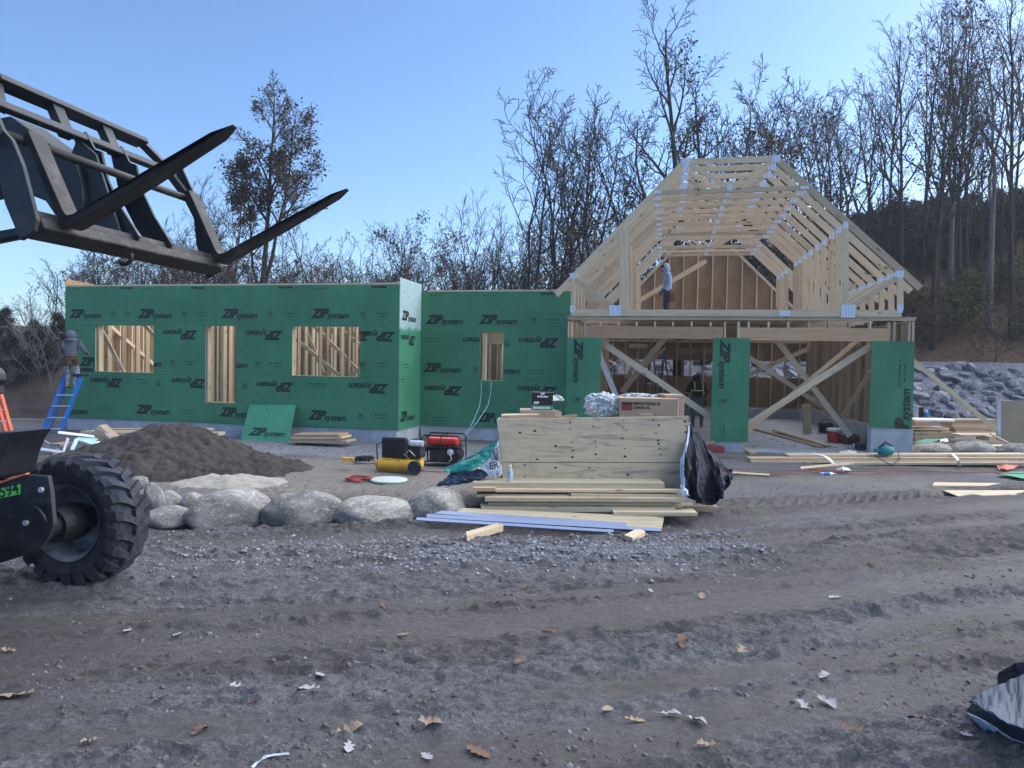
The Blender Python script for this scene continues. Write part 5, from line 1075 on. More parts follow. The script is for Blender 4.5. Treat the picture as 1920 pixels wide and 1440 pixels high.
MB().lathe([(.14, -.03), (.15, -.03), (.15, .03), (.14, .03)], 24).build('tool_belt', M['leather'], w2, loc=(0, 0, .94)); MB().box((-.09, -.06, -.24), (.10, .05, .04)).build('tool_pouch', M['leather'], w2, loc=(.07, -.2, .84), bevel=.03)
# worker inside the garage, back turned, bending forward
a = gp(1307, 802, .03); w3 = E('person', (a.x, a.y, .03)); T(w3, 'worker in black hoodie with yellow reflective bands inside the garage, head bowed', 'person')
J = pose(pelvis=(0, 0, .88, .13), belly=(.0, .03, 1.03, .14), chest=(.01, .10, 1.24, .16), neck=(.02, .20, 1.40, .075), head0=(.02, .26, 1.44, .075), head1=(.02, .33, 1.50, .09),
   shl=(-.20, .12, 1.31, .078), ell=(-.27, .20, 1.05, .06), wrl=(-.24, .42, .95, .042), hal=(-.22, .50, .93, .036, 4), shr=(.22, .12, 1.31, .078), elr=(.31, .18, 1.05, .06), wrr=(.30, .38, .93, .042), har=(.28, .46, .91, .036, 4),
   hpl=(-.10, 0, .82, .105), knl=(-.13, .03, .47, .078), anl=(-.13, .0, .10, .052), hel=(-.13, -.03, .045, .045), tol=(-.15, .17, .035, .04), hpr=(.10, 0, .82, .105), knr=(.13, .03, .47, .078), anr=(.13, .0, .10, .052), her=(.13, -.03, .045, .045), tor=(.16, .17, .035, .04))
body('body', J, BON, ['hoodk', 'jeans2', 'boot', 'skin', 'glove'], w3, (('wrl', 'hal', (0, 0, 1)), ('wrr', 'har', (0, 0, 1))))
sphere('hood', (.02, .26, 1.49), (.13, .13, .13), 'hoodk', w3, 9, .06)
for s in (-1, 1): tube_obj('reflective_band', [(.01+s*.115, .02, 1.38), (.01+s*.125, -.055, 1.26), (.01+s*.13, -.105, 1.12)], .016, M['hivis'], w3)
tube_obj('reflective_band', [(.01+.175*sin(q), -.005-.125*cos(q)+.06, 1.12) for q in [i*.2-1.5 for i in range(16)]], .02, M['hivis'], w3)
for s in (-1, 1): tube_obj('reflective_band', [(s*.28+.05*cos(q), .2+.05*sin(q), 1.04) for q in [i*.7 for i in range(10)]], .014, M['hivis'], w3)
MB().box((-.08, -.05, -.18), (.08, .06, .05)).build('tool_pouch', M['black'], w3, loc=(.19, .0, .82), bevel=.03)

# =========================================================== CRATE AND LUMBER PILE
YP = 8.95
def pbrd(name, pts, y0, y1, mat, label, cat='board', group=None, bevel=.003):
    """board seen edge-on from the front: outline corners (left, right) at pixel height, real depth y0..y1"""
    (xa, ya), (xb, yb_), hpx = pts; p0 = at(xa, ya, y0); p1 = at(xb, yb_, y0); h = hpx*y0/F_PX
    L_ = (p1-p0).length; o = MB().box((0, 0, -h/2), (L_, y1-y0, h/2)).build(name, M[mat], bevel=bevel); o.matrix_world = frame(p0, p1); return T(o, label, cat, group)
cr8 = E('plywood_crate', at(1110, 905, YP)); T(cr8, 'weathered plywood crate on top of the lumber pile, boxes and plastic heaped in it', 'crate'); Li = Matrix.Translation(-Vector(cr8.location))
def quadpanel(name, px4, y, th_, mat, parent, Li_):
    pts = [Li_@at(a, b, y) for a, b in px4]; n = Vector((0, th_, 0)); V = [p for p in pts]+[p+n for p in pts]
    return MB().add(V, [(0, 1, 2, 3), (7, 6, 5, 4), (0, 4, 5, 1), (1, 5, 6, 2), (2, 6, 7, 3), (3, 7, 4, 0)]).build(name, M[mat], parent, bevel=.003)
quadpanel('front_sheet', [(941, 866.5), (1278, 867), (1292, 780), (931, 785.5)], YP, .018, 'plywood', cr8, Li)
quadpanel('front_sheet', [(943, 905), (1277, 918), (1278.5, 868.2), (941, 867.6)], YP+.002, .018, 'plywood', cr8, Li)
quadpanel('rear_sheet', [(946, 898), (1272, 902), (1284, 786), (940, 792)], YP+.85, .018, 'plywood', cr8, Li)
for a, b, c_ in ((934, 792, 900), (1283, 792, 905)):
    p0 = Li@at(a, b, YP+.03); p1 = Li@at(a, c_, YP+.03); MB().box((p0.x-.009, p0.y, p1.z), (p0.x+.009, p0.y+.8, p0.z)).build('side_sheet', M['plywood'], cr8)
kn = MB(); rrk = random.Random(4)
for (a, b) in ((1225, 787), (1168, 788), (1069, 792), (1069, 804), (1168, 802), (1112, 799), (1003, 808), (975, 811), (1235, 797), (1230, 812), (1167, 822), (1072, 829), (1116, 827), (1117, 837), (1171, 841), (1042, 836), (1073, 857), (1117, 852), (1235, 832), (1236, 841), (1238, 852), (1234, 826), (1007, 861), (1172, 856), (1284, 790), (1286, 800), (1286, 810), (1042, 877), (984, 872), (984, 894), (1105, 877), (1040, 902), (1110, 897), (1177, 890), (1074, 845)):
    p = Li@at(a, b, YP); r = rrk.uniform(.008, .017)
    kn.add([(p.x+r*1.3*cos(q*pi/4), p.y-.0015, p.z+r*.8*sin(q*pi/4)) for q in range(8)], [tuple(range(8))])
kn.build('knot_marks', M['ink'], cr8)
crate_top = at(1100, 783, YP).z; floor_z = at(1100, 910, YP).z
MB().box((-1.05, .03, .0), (1.1, .82, crate_top-floor_z-.12)).build('packed_load', M['card2'], cr8, bevel=.03)
# things in the crate
def boxpx(name, xa, xb, yt, yb2, Y, dep, mat, label, rz=0., cat='box', open_=False):
    p0 = at(xa, yb2, Y); p1 = at(xb, yb2, Y); h = (yb2-yt)*Y/F_PX; e = E(name, ((p0.x+p1.x)/2, Y, p0.z), rz); T(e, label, cat); w_ = p1.x-p0.x
    MB().box((-w_/2, 0, 0), (w_/2, dep, h)).build('carton_body', M[mat], e, bevel=.006); return e, w_, h
e, w_, h = boxpx('cardboard_box', 1161, 1271, 746, 783, YP+.12, .62, 'card', 'long brown cardboard carton with a red label in the right end of the crate', -.03)
MB().box((-w_/2+.03, -.004, h*.38), (-w_/2+.165, -.001, h*.78)).build('red_label', M['redstrip'], e); MB().box((-w_/2+.03, -.0055, h*.68), (-w_/2+.165, -.0042, h*.80)).build('label_band', M['ink'], e)
def label_text(s, x, z, size, parent, y=-.003, mat='ink', bold=.002, maxw=None):
    P, Fs = txt(s, size, 0, bold); P = P.copy()
    if maxw: P[:, 0] *= maxw/P[:, 0].max()
    return link('printed_text', mesh([(a+x, y, b+z) for a, b in P], Fs), M[mat], parent)
label_text('SIMPSON STRONG-TIE', -w_/2+.18, h*.66, .052, e, maxw=.34); label_text('COMPANY, INC.', -w_/2+.18, h*.46, .046, e, maxw=.22); label_text('a line', -w_/2+.19, h*.30, .03, e, maxw=.09) if False else None
MB().box((-w_/2+.26, -.003, h*.12), (-w_/2+.43, -.001, h*.26)).build('faint_print', M['card2'], e)
for k in (0, 1):
    MB().box((w_/2-.045+k*.0455-.0, -.004 if k == 0 else .01, .0), (w_/2-.010+k*.0455-.035, -.001 if k == 0 else .58, h*.99) if k == 0 else (w_/2+.004, .07, h*.98)).build('torn_tape', M['white'], e)
boxpx('cardboard_box', 1245, 1283, 740, 782, YP+.30, .4, 'card', 'smaller taped carton behind the right end of the long carton', .05)
e, w_, h = boxpx('display_box', 997, 1037, 735, 760, YP+.35, .12, 'black', 'small black box with white print standing left in the crate', -.02)
label_text('ZIP', -.03, h*.83, .03, e, mat='white', maxw=.06); label_text('SYSTEM', -.07, h*.62, .025, e, mat='white', maxw=.14); label_text('ZIP', -w_/2+.02, h*.12, .04, e, mat='white', maxw=.08)
MB().box((-w_/2-.003, -.006, -.06), (w_/2+.004, .12, .001)).build('green_band', M['green_l'], e); label_text('SEAM SEALING TAPE', -w_/2+.02, -.042, .035, e, y=-.009, mat='white', maxw=.22)
MB().box((-w_/2+.01, .0, -.14), (w_/2, .12, -.061)).build('carton_body', M['black'], e)
e, w_, h = boxpx('cardboard_box', 975, 1041, 769, 786, YP+.30, .45, 'card', 'flat brown cardboard carton under the small black box')
e = E('cardboard_box', at(975, 786, YP+.1)); T(e, 'opened pale carton flaps sticking up at the left end of the crate', 'box'); Li = Matrix.Translation(-Vector(e.location))
for q, y, m_ in (([(938, 786), (1008, 785), (1010, 777), (940, 779)], YP+.08, 'card2'), ([(1008, 785), (1018, 784), (1014, 777), (1010, 777)], YP+.1, 'card'), ([(1040, 781), (1054, 784), (1052, 772), (1042, 768)], YP+.2, 'card2'), ([(1053, 784), (1084, 781), (1080, 776), (1056, 779)], YP+.15, 'card')):
    quadpanel('carton_flap', q, y, .006 if y != YP+.08 else .3, m_, e, Li)
def ctrlpx(rows): return [[at(x, y, d) for x, y, d in r] for r in rows]
B = YP+.25
def bag(name, px, py, w_, h_, Y, label, seed):
    c = at(px, py, Y); s = F_PX/Y; bm = bmesh.new(); bmesh.ops.create_icosphere(bm, subdivisions=5, radius=1); P = np.array([v.co[:] for v in bm.verts]); n = (1-np.abs(2*fbm(P[:, 0]*3.5+seed+P[:, 1], P[:, 2]*3.5+P[:, 1]*2.5, 5, seed, .6)-1))**2
    P *= (1-.42*n)[:, None]*1.08; P[:, 2] = np.sign(P[:, 2])*np.abs(P[:, 2])**.7
    for v, p in zip(bm.verts, P): v.co = p
    me = bpy.data.meshes.new(name); bm.to_mesh(me); bm.free(); o = link(name, me, M['plastic']); o.location = c; o.scale = (w_/s/2, .3, h_/s/2); T(o, label, 'plastic bag'); return o
bag('plastic_wrap_bundle', 1132, 760, 84, 54, YP+.45, 'bulging bundle in clear crumpled plastic in the middle of the crate', 3)
bag('plastic_wrap_bundle', 1200, 748, 90, 24, YP+.75, 'low mound of clear plastic behind the long carton', 8)
T(patch('plastic_scrap', ctrlpx([[(1036, 742, B+.2), (1048, 741, B+.2), (1058, 749, B+.2)], [(1036, 752, B+.15), (1045, 751, B+.2), (1056, 752, B+.2)]]), M['white'], n=6, amp=.02), 'scrap of white plastic sticking out beside the small black box', 'plastic scrap')
for k, (a, b, c_) in enumerate((((1159, 782), (1166, 752), (1175, 735)), ((1198, 782), (1200, 760), (1215, 742)))): T(tube_obj('strapping_band', [at(*a, B-.1), at(*b, B-.1), at(*c_, B+.1)], .006, M['black']), ('black strap between the plastic bundle and the carton', 'black strap hanging over the front of the long carton')[k], 'strap')
# lumber under the crate, top to bottom: (xa, ya, xb, yb, height px, front y, back y, material, label)
LB = [(887, 910, 1246, 911, 13, 8.62, 9.9, 'treated', 'greenish plank directly under the plywood crate'),
 (929, 920, 1283, 921.5, 6.5, 8.50, 8.64, 'lumber', 'bright pale board just below the greenish plank'),
 (887, 918, 928, 918, 8, 8.55, 8.9, 'lumber2', 'short brown board end under the left of the greenish plank'),
 (893, 930, 1069, 930, 6, 8.52, 8.8, 'treated', 'greenish board end sticking out left, third layer'),
 (1071, 928.5, 1272, 930.5, 6.5, 8.50, 8.64, 'treated', 'shorter pale board in the third layer right'),
 (909, 936.5, 1284, 938.5, 9, 8.46, 8.6, 'lumber', 'grey pale board with one dark knot in the fourth layer'),
 (916, 944.5, 1299, 946, 6.5, 8.44, 8.6, 'treated', 'board reaching farthest right of the middle layers'),
 (900, 948, 1280, 950.5, 5, 8.50, 9.0, 'treated', 'greenish board in the fifth layer'),
 (902, 955, 1266, 957, 11, 8.44, 8.7, 'treated', 'thick green-tinted board in the lower layer'),
 (1100, 951.5, 1346, 952.5, 7, 8.8, 8.95, 'lumber2', 'brownish board sticking out farthest right under the navy tarp'),
 (1150, 963, 1308, 964.5, 8.5, 8.34, 8.6, 'lumber', 'pale board sticking out right in the lowest layer'),
 (905, 966, 1280, 967, 9, 8.5, 9.8, 'grey_wood', 'grey bearer plank at the bottom of the pile')]
for i_, (xa, ya, xb, yb_, h, y0, y1, m_, lb) in enumerate(LB): pbrd('board', ((xa, ya), (xb, yb_), h*.84), y0+.05*sin(i_*2.3), y1, m_, lb, 'board', 'boards of the central lumber pile')
def slabpx(name, c4, th_, mat, label, cat, group=None):
    """flat board from four 3D corners, thickness downwards"""
    n = (c4[1]-c4[0]).cross(c4[3]-c4[0]).normalized(); n = n if n.z > 0 else -n; V = list(c4)+[p-n*th_ for p in c4]
    o = MB().add([p-c4[0] for p in V], [(3, 2, 1, 0), (4, 5, 6, 7), (0, 1, 5, 4), (1, 2, 6, 5), (2, 3, 7, 6), (3, 0, 4, 7)]).build(name, M[mat], bevel=.003); o.location = c4[0]; return T(o, label, cat, group)
slabpx('board', [at(868, 952, 8.42), at(1245, 968.5, 8.30), at(1240, 991, 7.98), at(849, 964, 8.18)], .038, 'treated', 'wide pale frosty plank lying tilted in front of the lumber pile', 'board')
slabpx('metal_flashing', [at(828, 957, 8.2), at(1175, 980, 7.95), at(1175, 990, 7.84), at(812, 962.5, 8.12)], .012, 'bluemetal', 'blue metal drip edge strip nearest the wide plank', 'flashing')
slabpx('metal_flashing', [at(800, 963, 8.05), at(1240, 990, 7.78), at(1239, 996, 7.72), at(799, 970, 7.98)], .012, 'bluemetal', 'longest blue metal strip, its right end past the others', 'flashing')
slabpx('metal_flashing', [at(781, 969.5, 7.94), at(1150, 993, 7.70), at(1150, 998, 7.66), at(780, 975, 7.88)], .012, 'bluemetal', 'lowest blue metal strip, nearest the camera', 'flashing')
pbrd('board_offcut', ((874, 1001), (875, 1001), 1), 7.6, 7.61, 'lumber', 'x') if False else None
slabpx('board_offcut', [gp(873, 997, .09), gp(930, 981, .09), gp(944, 984, .09), gp(875, 1005, .09)], .07, 'lumber', 'pale board offcut poking out toward the camera under the blue strips', 'board')
slabpx('board_offcut', [gp(1170, 1003, .06), gp(1195, 990, .06), gp(1210, 996, .06), gp(1186, 1008, .06)], .05, 'lumber', 'frosty broken offcut at the right front of the lumber pile', 'board')
# wrap on the left of the pile, tarp on the right
wp = E('printed_wrap', at(880, 900, 9.0)); T(wp, 'crumpled green and white printed lumber wrap hanging at the left of the crate', 'tarp'); Li = Matrix.Translation(-Vector(wp.location))
def lc(rows): return [[Li@at(x, y, d) for x, y, d in r] for r in rows]
patch('green_side', lc([[(934, 822, 9.0), (900, 846, 9.15), (872, 861, 9.2), (832, 880, 9.3)], [(928, 838, 8.9), (905, 856, 8.95), (872, 870, 9.0), (834, 885, 9.1)], [(917, 860, 8.85), (896, 878, 8.8), (868, 885, 8.95), (845, 886, 9.05)]]), M['greenwrap'], wp, amp=.03, ns=4, seed=2)
patch('white_side', lc([[(935, 824, 8.93), (928, 840, 8.88), (917, 860, 8.83), (900, 878, 8.8)], [(938, 848, 8.9), (934, 862, 8.84), (926, 878, 8.8), (914, 888, 8.78)], [(941, 880, 8.9), (940, 890, 8.86), (930, 896, 8.84), (917, 896, 8.8)]]), M['tarpw'], wp, amp=.015, ns=3, seed=3)
patch('grey_underside', lc([[(845, 884, 9.1), (868, 884, 8.95), (896, 880, 8.85), (918, 886, 8.8)], [(834, 898, 9.0), (858, 900, 8.9), (880, 893, 8.8), (912, 894, 8.75)], [(818, 910, 8.95), (850, 909, 8.85), (876, 905, 8.75), (905, 900, 8.75)]]), M['greytarp'], wp, amp=.03, ns=4, seed=5)
for i in range(9): tube_obj('printed_stripe', [Li@at(921-i*.6+i*1.5, 846+i*1.6, 8.80), Li@at(939, 836+i*4.2, 8.86)], .005, M['ink'], wp, 4)
label_t = label_text('ER', 0, 0, .12, wp, maxw=.11); label_t.location = Li@at(920, 880, 8.78); label_t.rotation_euler = (0, -.25, 0)
nt_ = E('navy_tarp', at(1320, 930, 8.9)); T(nt_, 'dark navy tarp hanging crumpled off the right end of the crate', 'tarp'); Li = Matrix.Translation(-Vector(nt_.location))
def drape():
    top = [(1291, 795), (1293, 797), (1295, 800), (1298, 804), (1302, 809), (1306, 814), (1311, 820), (1316, 826), (1322, 833), (1330, 842), (1338, 852)]
    mid = [(1284, 862), (1292, 866), (1299, 869), (1307, 870), (1315, 871), (1323, 872), (1332, 873), (1340, 874), (1348, 876), (1357, 878), (1366, 882)]
    low = [(1280, 905), (1288, 909), (1297, 913), (1306, 916), (1316, 918), (1326, 919), (1336, 918), (1346, 914), (1355, 909), (1364, 902), (1373, 893)]
    bot = [(1282, 925), (1290, 933), (1299, 938), (1309, 943), (1318, 946), (1328, 948), (1337, 947), (1345, 942), (1351, 934), (1358, 924), (1366, 912)]
    dt = [0, -.05, .02, -.16, -.10, .02, .07, -.02, -.12, .02, 0]
    rows = []
    for r, (k, Yc) in zip((top, mid, low, bot), ((.15, 9.10), (.75, 8.72), (1.15, 8.55), (1., 8.6))):
        rows.append([(x, y, Yc+.035*i+k*dt[i]) for i, (x, y) in enumerate(r)])
    return rows
patch('tarp_sheet', lc(drape()), M['navy'], nt_, amp=.05, ns=.75, seed=14, n=6)
patch('tarp_edge', lc([[(1291, 793, 9.1), (1287, 830, 8.74), (1277, 860, 8.64), (1276, 890, 8.6), (1279, 915, 8.54)], [(1293, 797, 9.08), (1290, 832, 8.72), (1283, 862, 8.6), (1283, 892, 8.55), (1285, 918, 8.5)]]), M['tarpw'], nt_, amp=.02, ns=3, seed=11)
patch('tarp_tail', lc([[(1345, 870, 9.4), (1358, 874, 9.2), (1372, 884, 9.1)], [(1340, 905, 9.1), (1358, 905, 8.9), (1374, 898, 8.9)]]), M['navy'], nt_, amp=.05, ns=3, seed=12)
patch('plastic_corner', lc([[(1276, 908, 8.5), (1290, 918, 8.45)], [(1278, 926, 8.4), (1292, 930, 8.4)]]), M['plastic'], nt_, amp=.05, ns=6, seed=13)
# bottle
q = at(956, 904, 8.72); bo = E('water_bottle', (q.x, 8.72, q.z)); T(bo, 'small clear water bottle standing against the left of the crate', 'bottle')
MB().lathe([(.0, 0), (.031, .0), (.034, .01), (.033, .08), (.034, .13), (.03, .155), (.016, .18), (.014, .195)], 20).build('bottle_body', M['bottle'], bo, smooth=True); MB().lathe([(0, .215), (.016, .215), (.017, .19), (.0, .19)], 16).build('bottle_cap', M['white'], bo); MB().lathe([(.0345, .06), (.0352, .07), (.0352, .12), (.0345, .125)], 20).build('bottle_label', M['skyblue'], bo, smooth=True)
# =========================================================== GENERATOR, COMPRESSOR, COVER, CORDS
c = gp(825, 876); ge = E('generator', (c.x+.04, c.y+.25, 0), -.12); T(ge, 'portable generator with red tank in a black tube frame beside the compressor', 'generator')
fm = MB(); hw_, hd2, hh_ = .36, .26, .56
for s in (-1, 1):
    y = s*hd2; fm.tube([(-hw_, y, .03), (-hw_, y, hh_-.06), (-hw_+.05, y, hh_), (hw_-.05, y, hh_), (hw_, y, hh_-.06), (hw_, y, .03), (-hw_, y, .03)], .016, 8); fm.tube([(-.0, y, hh_), (-.0, y, .28)], .013, 6)
for x in (-hw_, hw_): 
    for z in (.04, .36, hh_-.07): fm.tube([(x, -hd2, z), (x, hd2, z)], .014, 6)
fm.build('tube_frame', M['black'], ge, smooth=True)
tk = MB().box((-.27, -.2, .37), (.28, .2, .52)).build('fuel_tank', M['red'], ge, bevel=.05); MB().lathe([(0, .56), (.04, .56), (.045, .52), (.0, .52)], 16).build('fuel_cap', M['black'], tk)
MB().box((-.30, -.24, .335), (.31, .24, .37)).build('control_shelf', M['black'], ge, bevel=.01); MB().box((-.22, -.22, .08), (.10, .2, .33)).build('engine_block', M['blacksteel'], ge, bevel=.03); MB().lathe([(.0, -.24), (.13, -.235), (.14, -.2), (.14, .2), (.0, .2)], 24, axis='Y').build('alternator', M['black'], ge, loc=(.2, 0, .2), smooth=False)
MB().lathe([(0, -.262), (.03, -.262), (.055, -.25), (.06, -.24), (.0, -.24)], 16, axis='Y').build('recoil_cover', M['galv'], ge, loc=(.17, 0, .27)); MB().lathe([(.0, -.28), (.05, -.28), (.055, 0), (0, 0)], 14, axis='Y').build('muffler', M['blacksteel'], ge, loc=(-.3, .1, .3))
tube_obj('pull_cord', [(.17, -.26, .24), (.2, -.28, .15), (.15, -.27, .1)], .006, M['white'], ge)
c = gp(752, 886); co_ = E('air_compressor', (c.x, c.y+.1, 0), -.2); T(co_, 'air compressor with yellow tank and black belt guard', 'compressor')
MB().lathe([(.0, -.36), (.06, -.355), (.095, -.33), (.10, -.28), (.10, .28), (.095, .33), (.06, .355), (0, .36)], 28, axis='X').build('yellow_tank', M['yellow'], co_, loc=(-.04, -.16, .13), smooth=True)
MB().lathe([(.0, -.36), (.06, -.355), (.095, -.33), (.10, -.28), (.10, .28), (.095, .33), (.06, .355), (0, .36)], 28, axis='X').build('yellow_tank', M['yellow'], co_, loc=(-.04, .16, .13), smooth=True)
gd = MB(); gd.box((-.23, -.05, 0), (.23, .05, .36)); gd.build('belt_guard', M['black'], co_, loc=(-.08, -.14, .24), bevel=.045)
mg = MB(); 
for i in range(12): a = i*pi/12; mg.tube([(-.15*cos(a), -.056, -.15*sin(a)), (.15*cos(a), -.056, .15*sin(a))], .003, 4)
for r in (.05, .1, .15): mg.tube([(r*cos(q*.3), -.058, r*sin(q*.3)) for q in range(22)], .004, 4)
mg.build('guard_mesh', M['blacksteel'], co_, loc=(-.08, -.14, .42)); MB().box((-.05, -.08, .24), (.36, .2, .48)).build('motor', M['blacksteel'], co_, bevel=.04); MB().lathe([(0, -.1), (.05, -.1), (.05, .12), (.0, .12)], 14, axis='X').build('pump_head', M['galv'], co_, loc=(.28, -.1, .5))
MB().lathe([(0, -.03), (.11, -.03), (.12, 0), (.11, .03), (0, .03)], 24, axis='Y').build('rubber_wheel', M['tyre'], co_, loc=(.32, -.28, .12)); tube_obj('carry_handle', [(-.36, -.2, .2), (-.42, -.1, .45), (-.36, 0, .5)], .012, M['black'], co_)
tube_obj('air_tube', [(.3, -.2, .3), (.22, -.26, .4), (.12, -.24, .33), (.2, -.2, .24)], .007, M['galv'], co_)
c = gp(729, 904); cv_ = E('round_cover', (c.x, c.y, 0)); T(cv_, 'pale round lid lying flat on the sand behind the boulders', 'lid'); 
MB().lathe([(0, .05), (.26, .052), (.285, .045), (.285, .02)], 40).build('lid_top', pmat('frosted_lid', (.42, .47, .45), .7, var=.12), cv_, smooth=True); MB().lathe([(.285, .03), (.29, .03), (.29, -.02), (.28, -.02)], 40).build('lid_rim', M['green_f'], cv_)
rc = gp(672, 903); coil = []
for i in range(60): a = i*.42; r = .17+.03*sin(i*1.3); coil.append((rc.x+r*1.1*cos(a), rc.y+r*sin(a), .025+.0008*i))
T(tube_obj('red_hose', coil, .011, M['cordred']), 'coil of red air hose beside the round lid', 'hose')
T(tube_obj('red_hose', [p+Vector((0, 0, .02)) for p in wob(gp(690, 872), gp(1040, 905), 60, .10, 3)], .008, M['cordred']), 'red hose trailing over the sand from the compressor to the crate', 'hose')
T(tube_obj('red_hose', [p+Vector((0, 0, .06)) for p in wob(gp(1372, 886), gp(1930, 893), 90, .05, 5)], .007, M['cordred']), 'long red cord lying across the mud right of the crate', 'cord')
T(tube_obj('red_hose', [p+Vector((0, 0, .02)) for p in wob(gp(1400, 889), gp(1700, 889), 70, .13, 8)], .006, M['cordred']), 'tangled red cord in the mud in front of the garage', 'cord')
tg_ = []; q = gp(690, 870); rr9 = random.Random(2)
for i in range(50): tg_.append((q.x-.1+.16*sin(i*1.7)+.05*rr9.random(), q.y+.13*cos(i*1.3), .04+.10*abs(sin(i*.9))))
T(tube_obj('power_cable', tg_, .008, M['black']), 'tangle of black cable at the left of the compressor', 'cable')
pbrd('yellow_level', ((640, 861), (662, 862), 6), 11.9, 12.0, 'yellow', 'short yellow tool lying on the gravel left of the compressor', 'tool')
for k, (a, b, c_, lb) in enumerate((((902, 716), (899, 762), (868, 822), 'left one of the two pale cords hanging from the narrow opening'), ((921, 716), (915, 760), (872, 818), 'right one of the two pale cords hanging from the narrow opening'))):
    pts = [HW(H3(*a, YR-.03)), HW(H3((a[0]+b[0])/2+2, (a[1]+b[1])/2, YR-.10)), HW(H3(*b, YR-.4)), HW(H3((b[0]+c_[0])/2+3, (b[1]+c_[1])/2, YR-1.)), HW(H3(*c_, YR-1.5))]; T(tube_obj('hanging_cord', pts, .006, M['skyblue']), lb, 'cord')
# =========================================================== LEANING SHEET, STACKS, DEBRIS
ls_ = E('sheathing_offcut', HW(H3(500, 828, YW-.7))); T(ls_, 'loose green panel leaning against the long green wall', 'panel')
c4 = [H3(450, 828, YW-.62), H3(541, 831, YW-.62), H3(554.5, 759, YW-.04), H3(468, 758.5, YW-.04)]; Lw = [HW(p)-Vector(ls_.location) for p in c4]; nn_ = (Lw[1]-Lw[0]).cross(Lw[3]-Lw[0]).normalized()
MB().add(Lw+[p-nn_*.012 for p in Lw], [(0, 1, 2, 3), (7, 6, 5, 4), (0, 4, 5, 1), (1, 5, 6, 2), (2, 6, 7, 3), (3, 7, 4, 0)]).build('panel_sheet', M['green_l'], ls_)
P, Fs = LOGO; ux = (Lw[1]-Lw[0]).normalized(); uy = (Lw[3]-Lw[0]); uy = (uy-ux*uy.dot(ux)).normalized()
def onp(prt, fx, fy, sc=1.): P, Fs = prt; o_ = Lw[0]+(Lw[1]-Lw[0])*fx+(Lw[3]-Lw[0])*fy; link('printed_lettering', mesh([o_+ux*float(a)*sc+uy*float(b)*sc+nn_*.004 for a, b in P], Fs), M['ink'], ls_)
onp(LOGO, .12, .18, .95); onp(ST[2], .30, .955)
MB().add(Lw[3:4]+[Lw[3]]*0, []) if False else None
def hstack(name, px0, px1, py, h, Y, dep, mat, label, group=None, tilt=0.):
    p0 = at(px0, py, Y); p1 = at(px1, py+tilt, Y-.21*(at(px1, py, Y).x-p0.x)); hh_ = h*Y/F_PX; Lg = (p1-p0).length
    o = MB().box((0, 0, -hh_/2), (Lg, dep, hh_/2)).build(name, M[mat], bevel=.004); o.matrix_world = frame(p0, p1); return T(o, label, 'board', group)
for a, b, y_, h, m_, lb in ((548, 636, 816.5, 4, 'lvl', 'reddish top board of the short stack right of the leaning green panel'), (545, 641, 821, 3.6, 'lumber', 'pale middle board of the short stack beside the leaning panel'), (552, 634, 824.5, 3, 'lumber2', 'thin board in the short stack beside the leaning panel'), (541, 650, 828.5, 4, 'lumber', 'bottom board of the short stack beside the leaning panel')):
    hstack('board', a, b, y_, h, 15.4, .5, m_, lb, 'boards stacked by the leaning panel')
for a, b, y_, h, Y, lb in ((188, 390, 806, 4, 16.9, 'uppermost long pale board along the foot of the left green wall'), (150, 372, 811, 5, 16.6, 'second long pale board behind the soil heap'), (200, 410, 814, 6, 16.3, 'wide pale board whose right end shows past the soil heap')):
    hstack('board', a, b, y_, h, Y, .25, 'lumber', lb, 'boards along the foot of the left wall')
# rubbish heap left
YD = 14.2
db = E('cardboard_box', at(190, 826, YD)); T(db, 'torn open cardboard box on the rubbish heap left of the soil heap', 'box'); Li = Matrix.Translation(-Vector(db.location))
quadpanel('carton_side', [(176, 822), (204, 828), (196, 810), (177, 805)], YD, .01, 'card', db, Li); quadpanel('carton_side', [(204, 828), (212, 819), (198, 808), (186, 797)], YD+.1, .25, 'card', db, Li); quadpanel('carton_flap', [(177, 806), (198, 811), (190, 800), (185, 797)], YD-.05, .008, 'card2', db, Li)
quadpanel('paper_lining', [(196, 812), (206, 823), (211, 818), (200, 811)], YD-.08, .006, 'white', db, Li)
slabpx('foam_sheet', [at(142, 823, YD-.6), at(176, 834, YD-.6), at(184, 822, YD-.1), at(146, 820, YD-.1)], .02, 'skyblue', 'pale blue foam sheet on the rubbish heap', 'sheet')
slabpx('foam_strip', [at(131, 843, YD-1), at(138, 843, YD-1), at(147, 824, YD-.6), at(140, 822, YD-.6)], .02, 'skyblue', 'upright pale blue strip at the left of the foam sheet', 'strip')
slabpx('white_strip', [at(157, 843, YD-1.2), at(163, 848, YD-1.2), at(191, 829, YD-.5), at(184, 827, YD-.5)], .015, 'white', 'white plastic strip leaning on the soil heap', 'strip')
slabpx('white_strip', [at(108, 812, YD), at(178, 820, YD-.1), at(178, 816, YD+.1), at(110, 808, YD+.2)], .015, 'white', 'long white strip behind the torn box', 'strip')
slabpx('metal_angle', [at(68, 843, YD-1.), at(118, 850, YD-1.1), at(119, 845, YD-1), at(70, 838, YD-.9)], .02, 'alu', 'pale metal angle at the left bottom of the rubbish heap', 'metal strip')
slabpx('metal_angle', [at(117, 845, YD-1.), at(121, 847, YD-1.), at(130, 822, YD-.8), at(125, 820, YD-.8)], .01, 'alu', 'upright pale metal angle on the rubbish heap', 'metal strip')
slabpx('metal_angle', [at(82, 826, YD-.4), at(112, 846, YD-1), at(114, 844, YD-1), at(85, 825, YD-.4)], .01, 'alu', 'thin diagonal metal rod on the rubbish heap', 'metal strip')
